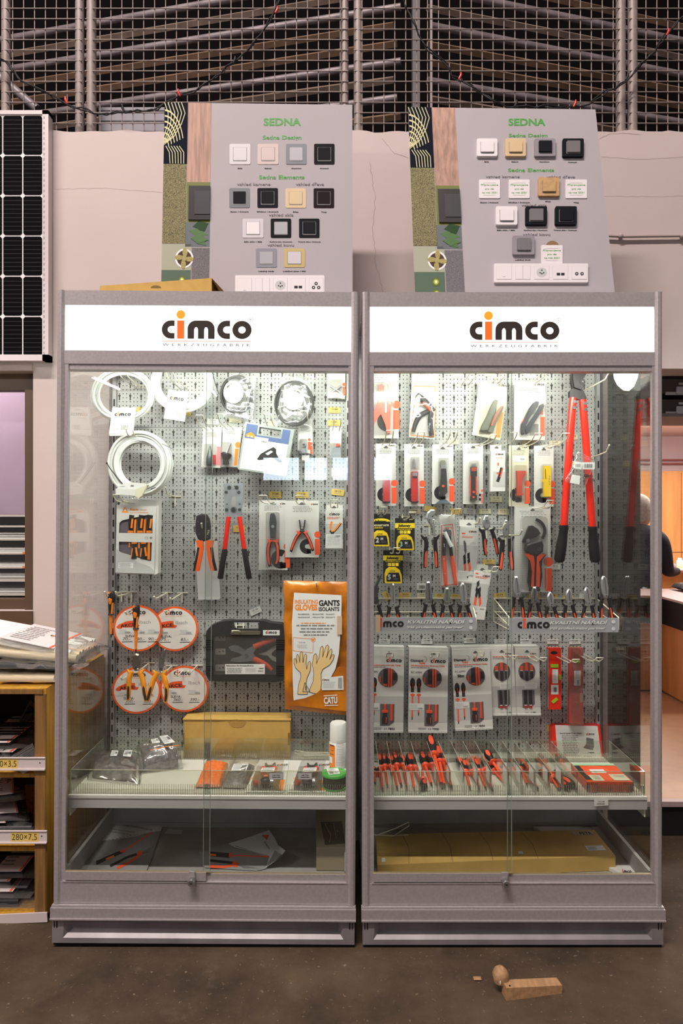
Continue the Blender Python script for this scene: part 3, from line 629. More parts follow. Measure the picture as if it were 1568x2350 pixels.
sw1 = [(551, 354, 24, 23.5, LGR, LGR, 'Bílá', ''), (615.5, 354, 24, 23.5, PINKB, PINKB, 'Béžová', ''), (680, 354, 23.5, 23.5, GBLUE, SILV, 'Aluminium', ''), (744.5, 354, 23.5, 23.5, SBLK, SBLK, 'Antracit', ''),
       (550, 454.5, 23.5, 22.5, GBLUE, SBLK, 'Beton / Antracit', ''), (614.5, 454.5, 23.5, 22.5, SBLK, SBLK, 'Břidlice / Antracit', ''), (679, 455, 23.5, 22.5, BEIGE, BEIGE, 'Bříza', ''), (743.5, 455, 23.5, 22.5, BRNB, BRNB, 'Wenge', ''),
       (581, 524, 24, 22, LGR, PINKW, 'Bílé sklo / Bílá', ''), (645, 524, 23.5, 22, SBLK, SILV, 'Kouřové sklo / Aluminium', ''), (710, 524, 23.5, 22, SBLK, SBLK, 'Tmavé sklo / Antracit', ''),
       (611.5, 592, 24, 21.5, M('blue_steel_switch', (.22, .22, .27), .4), SILV, 'Leštěný hliník', ''), (676, 592, 24, 21.5, GOLD, LGR, 'Leštěné zlato / Bílá', '')]
GREYT = M('heading_grey', (.12, .10, .12), .6)
TX1 = [('SEDNA', 605, 691, 288, 17, INKGR, .03), ('Sedna Design', 603, 692, 320, 9, INKGR, .02), ('Sedna Elements', 595, 699, 411, 9, INKGR, .02), ('vzhled kamene', 544, 621, 426.5, 7, GREYT, .012), ('vzhled dřeva', 679, 744, 426.5, 7, GREYT, .012), ('vzhled skla', 617, 674, 497, 7, GREYT, .012), ('vzhled kovu', 614, 675, 566, 7, GREYT, .012)]
board('left light switch display board with flat printed switches', S1, (378, 369), (809, 809.5), (235, 240.5), 722, None, sw1, True, {'text': TX1, 'strip': (540, 745, 632, 680)})
S2 = plane_board(2.25, 2.50, 3.01, 2.66)
sw2 = [(1117, 342.5, 23.5, 20, PINKW, PINKW, 'Bílá', ''), (1182, 342.5, 23.5, 20, BEIGE, BEIGE, 'Béžová', ''), (1249.5, 342.5, 24, 20, SILG, SBLK, 'Aluminium', ''), (1314, 343, 24, 20.5, SBLK, STG, 'Antracit', ''),
       (1123.5, 434.5, 24, 21.5, PINKW, PINKW, 'Beton / Antracit', 'note'), (1191.5, 434.5, 24, 21.5, PINKW, PINKW, 'Břidlice / Antracit', 'note'), (1258, 432.5, 24, 21, WOODS, WOODS, 'Bříza', ''), (1322.5, 434.5, 24.5, 21.5, PINKW, PINKW, 'Wenge', 'note'),
       (1161.5, 498.5, 24.5, 21, PINKW, PINKW, 'Bílé sklo / Bílá', ''), (1229.5, 498.5, 24.5, 21, SBLK, STG, 'Kouřové sklo / Aluminium', ''), (1297.5, 498.5, 24.5, 21, SBLK, SBLK, 'Tmavé sklo / Antracit', ''),
       (1200.5, 566, 25, 21.5, SILG, STG, 'Leštěný hliník', ''), (1266.5, 584.5, 24.5, 21, PINKW, PINKW, None, 'note')]
TX2 = [('SEDNA', 1167, 1252, 288, 16, INKGR, .03), ('Sedna Design', 1168, 1257, 315, 8, INKGR, .02), ('Sedna Elements', 1166, 1272, 394.5, 8, INKGR, .02), ('vzhled kamene', 1115, 1193, 409, 6.2, GREYT, .012), ('vzhled dřeva', 1254, 1320, 409.5, 6.2, GREYT, .012), ('vzhled skla', 1197, 1255, 474.5, 6.2, GREYT, .012), ('vzhled kovu', 1200, 1263, 541.5, 6.2, GREYT, .012)]
b2 = board('right light switch display board with real switches mounted on it', S2, (937, 954.5), (1367, 1417), (246, 251), 725, None, sw2, False, {'text': TX2, 'strip': (1133, 1348, 608, 651)})
m = MB(); m.disc(S2, 1268, 566, 15, 13, .0012, .0012, M('torn_patch', (.22, .14, .06), .8), 16, a0=180, a1=360); m.build('torn_patch', b2)
# cardboard box on top of the left cabinet
t = thing('cardboard_box', 'flat open cardboard box on top of the left cabinet', 'cardboard box', (-.55, 2.45, 2.18))
ZB = 2.19
m = MB(); Y0 = 2.38
v = [(X_(229, Y0), Y0, ZB), (X_(486, Y0), Y0, ZB), (X_(486, Y0), Y0, Z_(638, Y0)), (X_(229, Y0), Y0, Z_(656, Y0))]
v += [(x, y + .17, z) for x, y, z in v]
m.mesh(v, [(0, 1, 2, 3), (4, 7, 6, 5), (0, 3, 7, 4), (1, 5, 6, 2), (0, 4, 5, 1)], CBOARD); m.disc(SY(Y0), 358, 661, 12, 6, .0006, .0006, CBOARDD, 16, a0=180, a1=360); m.build('box_body', t)
m = MB(); v = [(X_(486, Y0), Y0, Z_(638, Y0)), (X_(518, 2.36), 2.33, ZB + .005), (X_(518, 2.5), 2.52, ZB + .005), (X_(486, Y0), Y0 + .17, Z_(638, Y0))]; m.face(v, CBOARD); m.face([Vector(p) + Vector((0, 0, -.003)) for p in v], CBOARDD); m.build('flap', t)
# ------------------------------------------------------------------ wooden shelf unit at the left
t = thing('wooden_shelf_unit', 'yellow wooden shelf unit with price strips left of the cabinets', 'shelf', (-1.5, 2.7, 0))
XR, Y0, Y1, ZS = -1.04, 2.41, 2.99, .822
m = MB(); m.box(XR - .035, Y0, 0.02, XR, Y1, ZS - .02, WOODY); m.box(XR - .040, Y0 - .006, 0.02, XR - .002, Y0, ZS - .02, WOODB); m.build('side_panel', t)
m = MB(); m.box(-2.4, Y0 - .006, ZS - .02, XR, Y1, ZS, WOODY); m.box(-2.4, Y0 - .010, ZS - .018, XR - .01, Y0 - .005, ZS - .002, WOODB); m.build('top_board', t)
m = MB(); m.box(-2.4, Y1 - .012, .02, XR - .035, Y1 - .002, ZS - .02, M('shaded_plywood', (.02, .014, .010), .8)); m.build('back_panel', t)  # back panel colour blackened to stand for the shade inside the compartments
sh = [Z_(1778, Y0), Z_(1948, Y0), Z_(2106, Y0)]
for z in sh: m = MB(); m.box(-2.4, Y0 + .012, z - .014, XR - .035, Y1 - .012, z, WOODY); m.build('shelf_board', t)
def price_strip(y0, y1, xr, txt, tx0, tx1):
    S = SY(Y0 - .010); m = MB(); m.rect(S, -70, y0, xr, y1, -.003, .001, M('strip_plastic', (.62, .54, .53), .5), r=1); m.rect(S, -70, y1 - 3, xr, y1, .001, .006, M('strip_plastic')); m.rect(S, -70, y0, xr, y0 + 2, .001, .004, M('strip_plastic')); m.disc(S, xr - 12, (y0 + y1) / 2 - 2, 1.6, 1.6, .0016, .0016, INK, 10); q = m.build('price_strip', t, 'white plastic strip')
    m = MB(); m.rect(S, tx0, y0 + 2, tx1, y1 - 4, .001, .0014, TAGY); text(m, S, txt, tx0 + 3, y1 - 8, 15, INK, .002, tx1 - tx0 - 7, 'L', -.012); m.build('price_paper', q, 'yellow paper with handwritten size')
price_strip(1738, 1767, 104, '280×3,5', -20, 42); price_strip(1906, 1935, 108, '280×7,5', 25, 89)
m = MB(); S = SY(Y0 - .012); m.poly(S, [(-70, 2102), (108, 2094), (109, 2116), (-70, 2122)], -.004, .001, M('strip_plastic')); m.build('price_strip', t, 'white plastic strip')
# bags of cable ties
TIEW = M('ivory_ties', (.85, .72, .50), .45, 0, .25, 9, stretch=(.6, 12, 12)); TIEB = M('black_ties', (.02, .02, .022), .35)
PAPERW = M('bag_header', (.68, .60, .60), .5)
def tie_bag(c, bulge, ties, label, seed, header=None, grp='bags of cable ties'):
    cs = [Vector(p) for p in c]; t = thing('cable_tie_bag', label, 'bag', tuple((cs[0] + cs[2]) / 2), grp)
    m = MB(); a, b, cc, d = cs; nrm = (b - a).cross(d - a).normalized(); rr = random.Random(seed)
    for k in range(9):
        v = .12 + .76 * k / 8; p = a.lerp(d, v).lerp(b.lerp(cc, v), .05); q = a.lerp(d, v).lerp(b.lerp(cc, v), .93)
        o = nrm * bulge * .35 * (1 - (2 * v - 1) ** 2)
        m.tube([p + o + nrm * rr.uniform(-.004, .004), p.lerp(q, .35) + o * 1.3, p.lerp(q, .7) + o * 1.1, q + o + nrm * rr.uniform(-.006, .006)], (d - a).length * .05, ties, 6, smooth=True)
    m.build('cable_ties', t)
    m = MB(); m.pillow(cs, bulge, BAGM, 34, 12, .010, 16, seed, .5); m.build('plastic_bag', t)
    if header:
        m = MB(); u0, u1, mat = header; H = QS(a.lerp(b, u0), a.lerp(b, u1), d.lerp(cc, u1), d.lerp(cc, u0)); o = bulge * 1.05 + .004
        sg = 1
        if (H(0, 0, 1) - H(0, 0, 0)).dot(nrm) < 0: sg = -1
        m.rect(H, 0, .04, 1, .96, sg * o, sg * (o + .001), mat); m.rect(H, .92, .04, .97, .96, sg * (o + .002), sg * (o + .002), INKR); m.dashes(H, .08, .15, .55, .85, 9, sg * (o + .002), INKG, seed)
        logo(m, H, .60, .60, .06, sg * (o + .0025)); m.build('header_card', t, 'printed paper header')
    return t
def tb(px0, px1, Yf, Yb, z0, z1): return [(X_(px0, Yf), Yf, z0), (X_(px1, Yf), Yf, z1), (X_(px1, Yf), Yb, z1), (X_(px0, Yf), Yb, z0)]
tie_bag(tb(-120, 135, 2.43, 2.72, ZS + .018, ZS + .016), .030, TIEW, 'bottom bag of ivory cable ties lying on the wooden shelf top', 3)
tie_bag(tb(-100, 150, 2.44, 2.70, ZS + .066, ZS + .058), .022, TIEB, 'bag of black cable ties between two ivory ones on the shelf top', 4)
tie_bag(tb(-130, 190, 2.46, 2.76, ZS + .118, ZS + .075), .038, TIEW, 'fat bag of ivory cable ties second from the top on the wooden shelf', 5)
tie_bag(tb(-110, 172, 2.48, 2.80, ZS + .178, ZS + .085), .014, NYLON, 'topmost flat bag of white cable ties on the wooden shelf', 6, (.35, .80, PAPERW))
def lb(xa, xb, ya, yb, z0, z1): return [(xa, ya, z0), (xb, ya, z1), (xb, yb, z1), (xa, yb, z0)]
shz = [(sh[0] + .002, 'upper'), (sh[1] + .002, 'middle'), (sh[2] + .002, 'lowest')]
def leanbag(xpts, ycz, label, seed, header=None, ties=TIEB):
    c = [P(x, y, Y) for x, y, Y in xpts]; c[2] = c[2] + (c[2] - c[1]) * .6; c[3] = c[3] + (c[3] - c[0]) * .6; tie_bag(c, .020, ties, label, seed, header)
leanbag([(-40, 1800, 2.5), (70, 1606, 2.8), (88, 1625, 2.8), (20, 1760, 2.5)], 0, 'long black cable tie bag leaning up left in the upper compartment', 11, (.02, .35, PAPERW))
leanbag([(0, 1722, 2.47), (60, 1660, 2.7), (84, 1700, 2.7), (24, 1745, 2.47)], 0, 'black cable tie bag leaning right in the upper compartment', 12, (.05, .5, PAPERW))
leanbag([(10, 1745, 2.45), (74, 1705, 2.5), (86, 1728, 2.45), (30, 1760, 2.42)], 0, 'short bag of black ties at the front of the upper compartment', 13, (.1, .6, PAPERW))
leanbag([(-50, 1850, 2.46), (58, 1835, 2.5), (60, 1800, 2.62), (-50, 1808, 2.62)], 0, 'topmost black cable tie bag in the middle compartment', 14, (.3, .75, PAPERW))
leanbag([(-50, 1888, 2.44), (70, 1882, 2.5), (62, 1846, 2.62), (-50, 1852, 2.62)], 0, 'second black cable tie bag in the middle compartment', 15, (.3, .75, PAPERW))
leanbag([(-50, 1908, 2.43), (84, 1906, 2.46), (80, 1886, 2.6), (-50, 1890, 2.6)], 0, 'lowest black cable tie bag in the middle compartment', 16, (.2, .45, PAPERW))
leanbag([(-30, 2120, 2.41), (60, 1990, 2.7), (84, 2010, 2.7), (10, 2125, 2.40)], 0, 'long bag of black ties hanging out of the lowest compartment', 17, (.0, .5, PAPERW))
leanbag([(14, 2135, 2.40), (70, 2040, 2.6), (90, 2060, 2.6), (50, 2140, 2.39)], 0, 'crumpled bag of black ties at the front of the lowest compartment', 18, (.0, .25, PAPERW))
leanbag([(-50, 2060, 2.5), (40, 1975, 2.8), (62, 1985, 2.8), (-20, 2075, 2.5)], 0, 'back bag of black ties in the lowest compartment', 19)
def flatbags(z, names, seed):
    for k, nm in enumerate(names):
        x1 = -1.10 - .02 * (k % 3); yf = 2.435 + .012 * k
        tie_bag([(-2.1, yf, z + .012 + .030 * k), (x1, yf + .01, z + .012 + .030 * k), (x1 - .01, yf + .34, z + .016 + .030 * k), (-2.1, yf + .34, z + .016 + .030 * k)], .012, TIEB, nm, seed + k, (.74 + .03 * k, .93, PAPERW) if k else None)
flatbags(sh[0], ('lowest flat bag of black ties in the upper compartment', 'second flat bag of black ties in the upper compartment', 'third flat bag of black ties in the upper compartment'), 41)
flatbags(sh[2], ('lowest flat bag of black ties in the bottom compartment', 'second flat bag of black ties in the bottom compartment', 'third flat bag of black ties in the bottom compartment', 'fourth flat bag of black ties in the bottom compartment'), 51)
# doorstop on the floor
FS = SP((0, 0, 0), (0, 0, 1)); WED = M('raw_wood', (.48, .27, .13), .65, 0, .35, 12, stretch=(6, 1, 6))
t = thing('door_wedge', 'raw wooden door wedge with a round knob lying on the floor', 'door wedge', FS(1225, 2285))
a = FS(1163, 2297); b = FS(1291, 2280); bk = FS(1289, 2258); ck = FS(1166, 2258)
u = (b - a); yv = Vector((-u.y, u.x, 0)).normalized() * .036
h1, h2 = .037, .032
pa, pb = a, b; v = [pa, pb, pb + yv, pa + yv, pa + Vector((0, 0, .038)), pb + Vector((0, 0, .024)), pb + yv + Vector((0, 0, .024)), pa + yv + Vector((0, 0, .038))]
m = MB(); m.mesh(v, [(0, 3, 2, 1), (4, 5, 6, 7), (0, 1, 5, 4), (1, 2, 6, 5), (2, 3, 7, 6), (3, 0, 4, 7)], WED); m.ball(pa + Vector((.012, .010, .0375)), .003, INK, 8); m.build('wedge', t)
k0 = a + yv * 1.2 + Vector((.012, .0, .028)); m = MB(); m.tube([k0 + Vector((-.012, 0, 0)), k0 + Vector((-.012, .0, .022)), k0 + Vector((-.010, 0, .034)), k0 + Vector((-.008, 0, .042)), k0 + Vector((-.006, 0, .045))], [.020, .025, .021, .012, .002], WED, 16); m.ball(k0 + Vector((-.018, -.022, .012)), .006, WHT, 8, (.4, .3, 1.3)); m.build('knob', t)
m = MB(); c = FS(1096, 2248); m.pillow([c + Vector((-.012, -.008, .004)), c + Vector((.012, -.008, .004)), c + Vector((.012, .008, .004)), c + Vector((-.012, .008, .004))], .003, WED, 6, 6, .0008, under=1.2); solo(m, 'wood_chip', 'small flat wood chip on the floor left of the wedge', 'wood chip')
# ------------------------------------------------------------------ person at the office desk
def person():
    t = thing('person', 'grey-haired person in a dark sweater sitting turned away at the office desk', 'person', (2.38, 5.62, .155))
    J = {'pelvis': (0, 0, .50), 'waist': (.0, -.02, .68), 'chest': (-.0, -.07, .92), 'neckb': (0, -.10, 1.03), 'head': (0.0, -.13, 1.14)}
    V = [(0, .02, .52), (0, -.01, .66), (0, -.06, .86), (0, -.10, .99), (0, -.12, 1.05),
         (.19, -.08, .94), (.20, -.14, .72), (.15, -.38, .70), (.135, -.46, .70), (-.19, -.08, .94), (-.20, -.14, .72), (-.15, -.38, .70), (-.135, -.46, .70),
         (.10, -.02, .47), (.13, -.42, .48), (.12, -.40, .08), (.12, -.52, .04), (-.10, -.02, .47), (-.13, -.42, .48), (-.12, -.40, .08), (-.12, -.52, .04)]
    E = [(0, 1), (1, 2), (2, 3), (3, 4), (3, 5), (5, 6), (6, 7), (7, 8), (3, 9), (9, 10), (10, 11), (11, 12), (0, 13), (13, 14), (14, 15), (15, 16), (0, 17), (17, 18), (18, 19), (19, 20)]
    Rr = [.15, .15, .16, .10, .05, .075, .05, .035, .028, .075, .05, .035, .028, .10, .075, .045, .04, .10, .075, .045, .04]
    me = bpy.data.meshes.new('body'); me.from_pydata([Vector(v) for v in V], E, []); o = bpy.data.objects.new('body', me); COL.objects.link(o); o.parent = t
    sk = o.modifiers.new('skin', 'SKIN'); me.skin_vertices[0].data[0].use_root = True
    for i, rr_ in enumerate(Rr): me.skin_vertices[0].data[i].radius = (rr_ * (1.15 if i < 4 else 1), rr_)
    sub = o.modifiers.new('sub', 'SUBSURF'); sub.levels = 2; sub.render_levels = 2
    me.materials.append(M('dark_sweater', (.018, .020, .030), .85)); sk.use_smooth_shade = True
    SK = M('skin', (.55, .30, .22), .55); HR = M('grey_hair', (.55, .50, .46), .8, 0, .3, 60)
    m = MB(); o3 = ORG[t.name]; c = o3 + Vector((0, -.15, 1.15))
    m.ball(c, .095, SK, 18, (.86, 1.0, 1.22)); m.tube([c + Vector((0, .03, -.12)), c + Vector((0, .02, -.05))], .052, SK, 12)
    m.ball(c + Vector((0, -.098, -.015)), .018, SK, 8, (.7, 1, 1.1)); m.ball(c + Vector((.03, -.085, .015)), .010, INK, 8); m.ball(c + Vector((-.03, -.085, .015)), .010, INK, 8)
    m.rect(lambda x, y, d=0: c + Vector((x, -.092 - d, y)), -.022, -.052, .022, -.044, 0, .004, CRIM); m.ball(c + Vector((.083, .0, -.01)), .026, SK, 10, (.35, .7, 1.1)); m.ball(c + Vector((-.083, .0, -.01)), .026, SK, 10, (.35, .7, 1.1)); m.build('head', t)
    m = MB(); vs = []; n = 16; fs = []
    m.ball(c + Vector((0, .022, .022)), .102, HR, 18, (.90, .98, 1.12)); m.build('hair', t, 'short grey hair')
    for s in (1, -1):
        m = MB(); b = o3 + Vector((s * .135, -.47, .70)); m.ball(b + Vector((0, -.03, 0)), .034, SK, 10, (.9, 1.3, .5))
        for k in range(4): x = (-.024 + .016 * k); L_ = (.055, .068, .064, .048)[k]; m.tube([b + Vector((x, -.055, 0)), b + Vector((x * 1.15, -.06 - L_ * .5, .006)), b + Vector((x * 1.2, -.06 - L_, -.006))], [.009, .008, .006], SK, 8)
        m.tube([b + Vector((-s * .022, -.02, 0)), b + Vector((-s * .048, -.045, 0)), b + Vector((-s * .055, -.07, -.004))], [.011, .009, .007], SK, 8); m.build('hand', t)
    t.rotation_euler = (0, 0, math.radians(-35)); t.rotation_euler = (0, 0, math.radians(160)) if False else (0, 0, math.radians(130)); t.scale = (1.12, 1.12, 1.12)
    return t
person()
t = thing('office_chair', 'dark office chair under the grey-haired person', 'chair', (2.38, 5.62, .155))
m = MB(); m.box(2.22, 5.42, .50, 2.62, 5.82, .56, BLACK); m.build('seat', t)
m = MB(); m.tube([(2.38, 5.62, .50), (2.38, 5.62, .22)], .025, STEEL, 8); m.build('column', t)
for k in range(5): m = MB(); a = k * 1.2566; m.tube([(2.38, 5.62, .22), (2.38 + .24 * math.cos(a), 5.62 + .24 * math.sin(a), .174)], .018, BLACK, 6); m.build('leg', t)
# ================================================================== the two display cabinets
YF, YB = 2.263, 2.775                  # front of the frame, face of the pegboard
ZSH = 0.468                            # top of the shelf
PK = YB / F
def peg_mat(name, xk, zk):
    m = bpy.data.materials.new(name); m.use_nodes = True; nt = m.node_tree; b = nt.nodes['Principled BSDF']; b.inputs['Roughness'].default_value = 0.42
    tc = nt.nodes.new('ShaderNodeTexCoord'); sp = nt.nodes.new('ShaderNodeSeparateXYZ'); nt.links.new(tc.outputs['Object'], sp.inputs[0])
    def mth(op, a, c=None):
        n = nt.nodes.new('ShaderNodeMath'); n.operation = op
        for i, v in enumerate((a, c)):
            if v is None: continue
            if isinstance(v, (int, float)): n.inputs[i].default_value = v
            else: nt.links.new(v, n.inputs[i])
        return n.outputs[0]
    def cell(o, ph, pitch): return mth('MULTIPLY', mth('SUBTRACT', mth('FRACT', mth('DIVIDE', mth('SUBTRACT', o, ph - pitch / 2 - pitch * 200), pitch)), .5), pitch)
    px, pz = 24.9 * PK, 27.45 * PK
    u, v = cell(sp.outputs[0], xk, px / 3), cell(sp.outputs[2], zk - 4.6 * PK, pz / 3)
    h1 = mth('LESS_THAN', mth('ADD', mth('MULTIPLY', u, u), mth('MULTIPLY', v, v)), .00228 ** 2)
    u, v = cell(sp.outputs[0], xk, px), cell(sp.outputs[2], zk, pz)
    h2 = mth('LESS_THAN', mth('ADD', mth('MULTIPLY', u, u), mth('MULTIPLY', v, v)), .0050 ** 2)
    h3 = mth('MULTIPLY', mth('LESS_THAN', mth('ABSOLUTE', u), .0026), mth('LESS_THAN', mth('ABSOLUTE', mth('ADD', v, .0090)), .0090))
    k = mth('MAXIMUM', h1, mth('MAXIMUM', h2, h3))
    mx = nt.nodes.new('ShaderNodeMixRGB'); mx.inputs[1].default_value = (.42, .425, .415, 1); mx.inputs[2].default_value = (.07, .066, .06, 1); nt.links.new(k, mx.inputs[0]); nt.links.new(mx.outputs[0], b.inputs['Base Color'])
    sp_ = mth('MULTIPLY', mth('SUBTRACT', 1.0, k), .4); nt.links.new(sp_, b.inputs['Specular IOR Level'])
    return m
CEILM = M('cabinet_white', (.75, .75, .74), .5)
TUBEC = M('cabinet_tube', (1, 1, 1), .5, emit=(.98, 1.0, .90), es=TUBE_POWER)
SIGN = M('lit_sign_face', (.9, .9, .9), .4, emit=(1.0, 1.0, 1.0), es=0.92)
SINK = M('sign_ink', (.045, .035, .03), .5); SOR = M('sign_orange', (.5, .06, .01), .5, emit=(1, .13, .005), es=.62); SYE = M('sign_amber', (.5, .16, .01), .5, emit=(1, .30, .01), es=.62)
def prism(mb, pts, z0, z1, mat):
    n = len(pts); a = [(x, y, z0) for x, y in pts]; b = [(x, y, z1) for x, y in pts]
    mb.mesh(a + b, [tuple(range(n - 1, -1, -1)), tuple(range(n, 2 * n))] + [(i, (i + 1) % n, (i + 1) % n + n, i + n) for i in range(n)], mat)
def cabinet(label, xo0, xo1, ang, keypx, panes, lockx):
    """outer edges xo0, xo1 in photo units at the frame's plane"""
    X0, X1 = X_(xo0, YF), X_(xo1, YF); k = YF / F
    t = thing('display_cabinet', label, 'display cabinet', (X1, YF, 0), 'display cabinets'); S = SY(YF)
    zt = Z_(669, YF); zb = Z_(2079, YF)
    for s, xa in ((1, X0), (-1, X1)):
        m = MB(); pts = [(xa, YF + .06), (xa, YF + .012), (xa + s * .003, YF + .004), (xa + s * .009, YF), (xa + s * .018, YF), (xa + s * .023, YF + .004), (xa + s * .026, YF + .006), (xa + s * .026, YF + .020), (xa + s * .012, YF + .021), (xa + s * .012, YF + .06)]
        if s < 0: pts = pts[::-1]
        prism(m, pts, zb, zt, FRAME); m.build('corner_post', t)
        m = MB(); a, b = sorted((xa + s * .020, xa + s * (.040 if s > 0 else .034))); m.box(a, YF + .007, Z_(2028, YF), b, YF + .021, Z_(838, YF), FRAME); m.build('door_jamb', t)
        m = MB(); a, b = sorted((xa + s * .002, xa + s * .040)); m.box(a, YB + .005, .03, b, YB + .05, zt - .02, FRAMED); m.build('rear_post', t)
        # slotted upright seen through the side pane, and the side pane itself
        m = MB(); xu = xa + s * .024; a, b = sorted((xu, xu + s * .014)); m.box(a, YB - .022, .2, b, YB + .004, 2.055, SHELFM if 0 else M('upright_paint', (.34, .33, .33), .4, .3))
        for q in range(34): z = .26 + q * 27.45 * 2 * PK / 2; a2, b2 = sorted((xu + s * .004, xu + s * .010)); m.box(a2, YB - .0225, z, b2, YB - .020, z + .028, BLACK) if q % 1 == 0 else None
        m.build('slotted_upright', t)
        m = MB(); xg = xa + s * .018; a, b = sorted((xg, xg + s * .004)); m.box(a, YF + .022, Z_(2030, YF), b, YB + .005, 2.055, GLASS); m.build('side_pane', t)
    xi0, xi1 = X0 + .025, X1 - .0215
    m = MB(); m.box(xi0, YF + .006, Z_(702, YF), xi1, YF + .05, zt, FRAME); m.box(X0 + .004, YF + .05, zt - .006, X1 - .004, YB + .05, zt, FRAME); m.build('top_rail', t)
    m = MB(); m.box(xi0, YF + .012, Z_(807, YF), xi1, YF + .018, Z_(702, YF), SIGN); q = m.build('lit_sign', t, 'backlit white sign')
    Ss = SY(YF + .0115); m = MB(); lx = (xo0 + xo1) / 2 + 2 - 101 if ang == 0 else (xo0 + xo1) / 2 - 105; logo(m, Ss, lx, 780, 42, .0002, SINK, SOR, SYE, sub=True); 
    m.ring(Ss, lx + 204.5, 735, 5, 4.2, .0003, .0003, SINK, 20); text(m, Ss, 'R', lx + 204.5, 738, 6, SINK, .0004, None, 'C', 0); m.build('logo', q)
    m = MB(); m.box(xi0, YF + .006, Z_(838, YF), xi1, YF + .05, Z_(807, YF), FRAME); m.build('middle_rail', t)
    m = MB(); m.box(xi0 + .004, YF + .010, Z_(850.5, YF), xi1 - .004, YF + .05, Z_(838.5, YF), FRAME); m.build('door_track', t)
    # sliding panes, each with its bottom rail
    for i, (a, b, yy) in enumerate(panes):
        d = thing('glass_door_tmp', '', '') if False else None
        m = MB(); z0, z1 = Z_(2004 + 6 * i, YF), Z_(850, YF); xa, xb = X_(a, YF), X_(b, YF)
        m.box(xa, YF + yy, z0, xb, YF + yy + .005, z1, GLASS)
        d = m.build('sliding_pane', t)
        m = MB(); e = (xb - .0012) if i == 0 else xa; m.box(e, YF + yy - .0002, z0, e + .0012, YF + yy + .0052, z1, GEDGE); m.box(xa, YF + yy - .0005, z0 - .002, xb, YF + yy + .006, z0, M('brass_edge', (.42, .34, .20), .4, .4)); m.build('polished_edge', d)
        m = MB(); m.box(xa, YF + yy - .003, Z_(2025 + 3 * i, YF), xb - (.012 if i == 0 else 0), YF + yy + .007, z0 - .002, FRAME); m.build('bottom_rail', d)
        if i == 0:
            m = MB(); lk = X_(lockx, YF); z = Z_(2021, YF); m.box(lk - .012, YF + yy - .010, Z_(2018, YF), lk + .008, YF + yy - .004, Z_(2001, YF), FRAME)
            m.tube([(lk, YF + .02, z), (lk, YF - .022, z)], .0125, STEEL, 16); m.tube([(lk, YF - .022, z), (lk, YF - .026, z)], [.0125, .010], STEEL, 16); m.box(lk - .004, YF - .0266, z - .0015, lk + .004, YF - .0255, z + .0015, BLACK); m.build('lock', d, 'round key lock')
    m = MB(); m.box(xi0, YF + .004, Z_(2079, YF), xi1, YF + .05, Z_(2029, YF), FRAME); m.box(xi0 + .008, YF + .002, Z_(2030, YF), xi1 - .008, YF + .03, Z_(2027.5, YF), FRAME); m.build('lower_rail', t)
    # inside: ceiling, lamp, pegboard, shelf, tray
    m = MB(); m.box(X0 + .025, YF + .05, 2.056, X1 - .025, YB + .03, 2.062, CEILM); m.build('inner_ceiling', t)
    m = MB(); m.tube([(X0 + .06, 2.318, 1.968), (X1 - .06, 2.318, 1.968)], .013, TUBEC, 12); m.build('tube_lamp', t, 'lit tube lamp behind the sign')
    m = MB(); m.box(X0 + .04, 2.316, 1.985, X1 - .04, 2.340, 2.012, CEILM); m.box(X0 + .04, 2.340, 1.985, X1 - .04, 2.344, 2.056, CEILM); m.build('lamp_housing', t)
    pm = peg_mat('pegboard_paint', X_(keypx, YB) - X1, Z_(984, YB) - 10 * PK)
    seams = [2.056, Z_(984, YB), Z_(1204, YB), Z_(1423.5, YB), Z_(1643, YB), Z_(1862, YB), .2]
    for za, zb_ in zip(seams, seams[1:]):
        m = MB(); m.box(X0 + .038, YB, zb_ + .0009, X1 - .038, YB + .0012, za - .0009, pm); m.build('pegboard_panel', t)
    m = MB(); m.box(X0 + .02, YB + .006, .1, X1 - .02, YB + .010, 2.056, M('pegboard_backing', (.06, .06, .06), .8)); m.build('back_sheet', t)
    m = MB(); xs0, xs1 = X0 + .024, X1 - .024
    m.box(xs0, 2.338, ZSH - .006, xs1, YB, ZSH, SHELFM); s = m.build('shelf', t)
    m = MB(); m.box(xs0, 2.330, ZSH - .040, xs1, 2.338, ZSH + .001, M('shelf_front', (.50, .49, .48), .4, .1)); m.box(xs0, 2.327, ZSH - .006, xs1, 2.338, ZSH + .004, SHELFM); m.box(xs0, 2.338, ZSH - .042, xs1, 2.356, ZSH - .038, SHELFM); m.build('shelf_front', s)
    for xe in (xs0 + .001, xs1 - .005): m = MB(); m.box(xe, 2.34, ZSH - .07, xe + .004, YB, ZSH - .006, SHELFM); m.build('bracket', s)
    m = MB(); zf, zw = .166, .240
    m.box(xs0, 2.29, zf - .006, xs1, YB - .004, zf, TRAYM); m.box(xs0, 2.29, zf, xs0 + .012, YB, zw, TRAYM); m.box(xs1 - .012, 2.29, zf, xs1, YB, zw, TRAYM); m.box(xs0, YB - .016, zf, xs1, YB - .004, zw + .008, TRAYM); m.box(xs0, YB - .022, zf + .016, xs1, YB - .016, zf + .020, TRAYM)
    m.build('bottom_tray', t)
    # base: gap, ledge, pressed panel, black foot
    m = MB(); m.box(X0 + .004, YF + .01, 0.075, X1 - .004, YB + .05, Z_(2079, YF), FRAMED); m.build('base_box', t)
    m = MB(); z0, z1 = Z_(2110, YF), Z_(2084, YF); prism(m, [(X0 - .002, YF - .012), (X1 + .002, YF - .012), (X1 + .002, YF + .02), (X0 - .002, YF + .02)], z0, z1, FRAME); m.box(X0 - .002, YF - .016, z0, X1 + .002, YF - .011, z0 + .004, FRAME); m.box(X0, YF - .006, z1 + .001, X1, YF + .02, z1 + .006, FRAME); m.build('ledge', t)
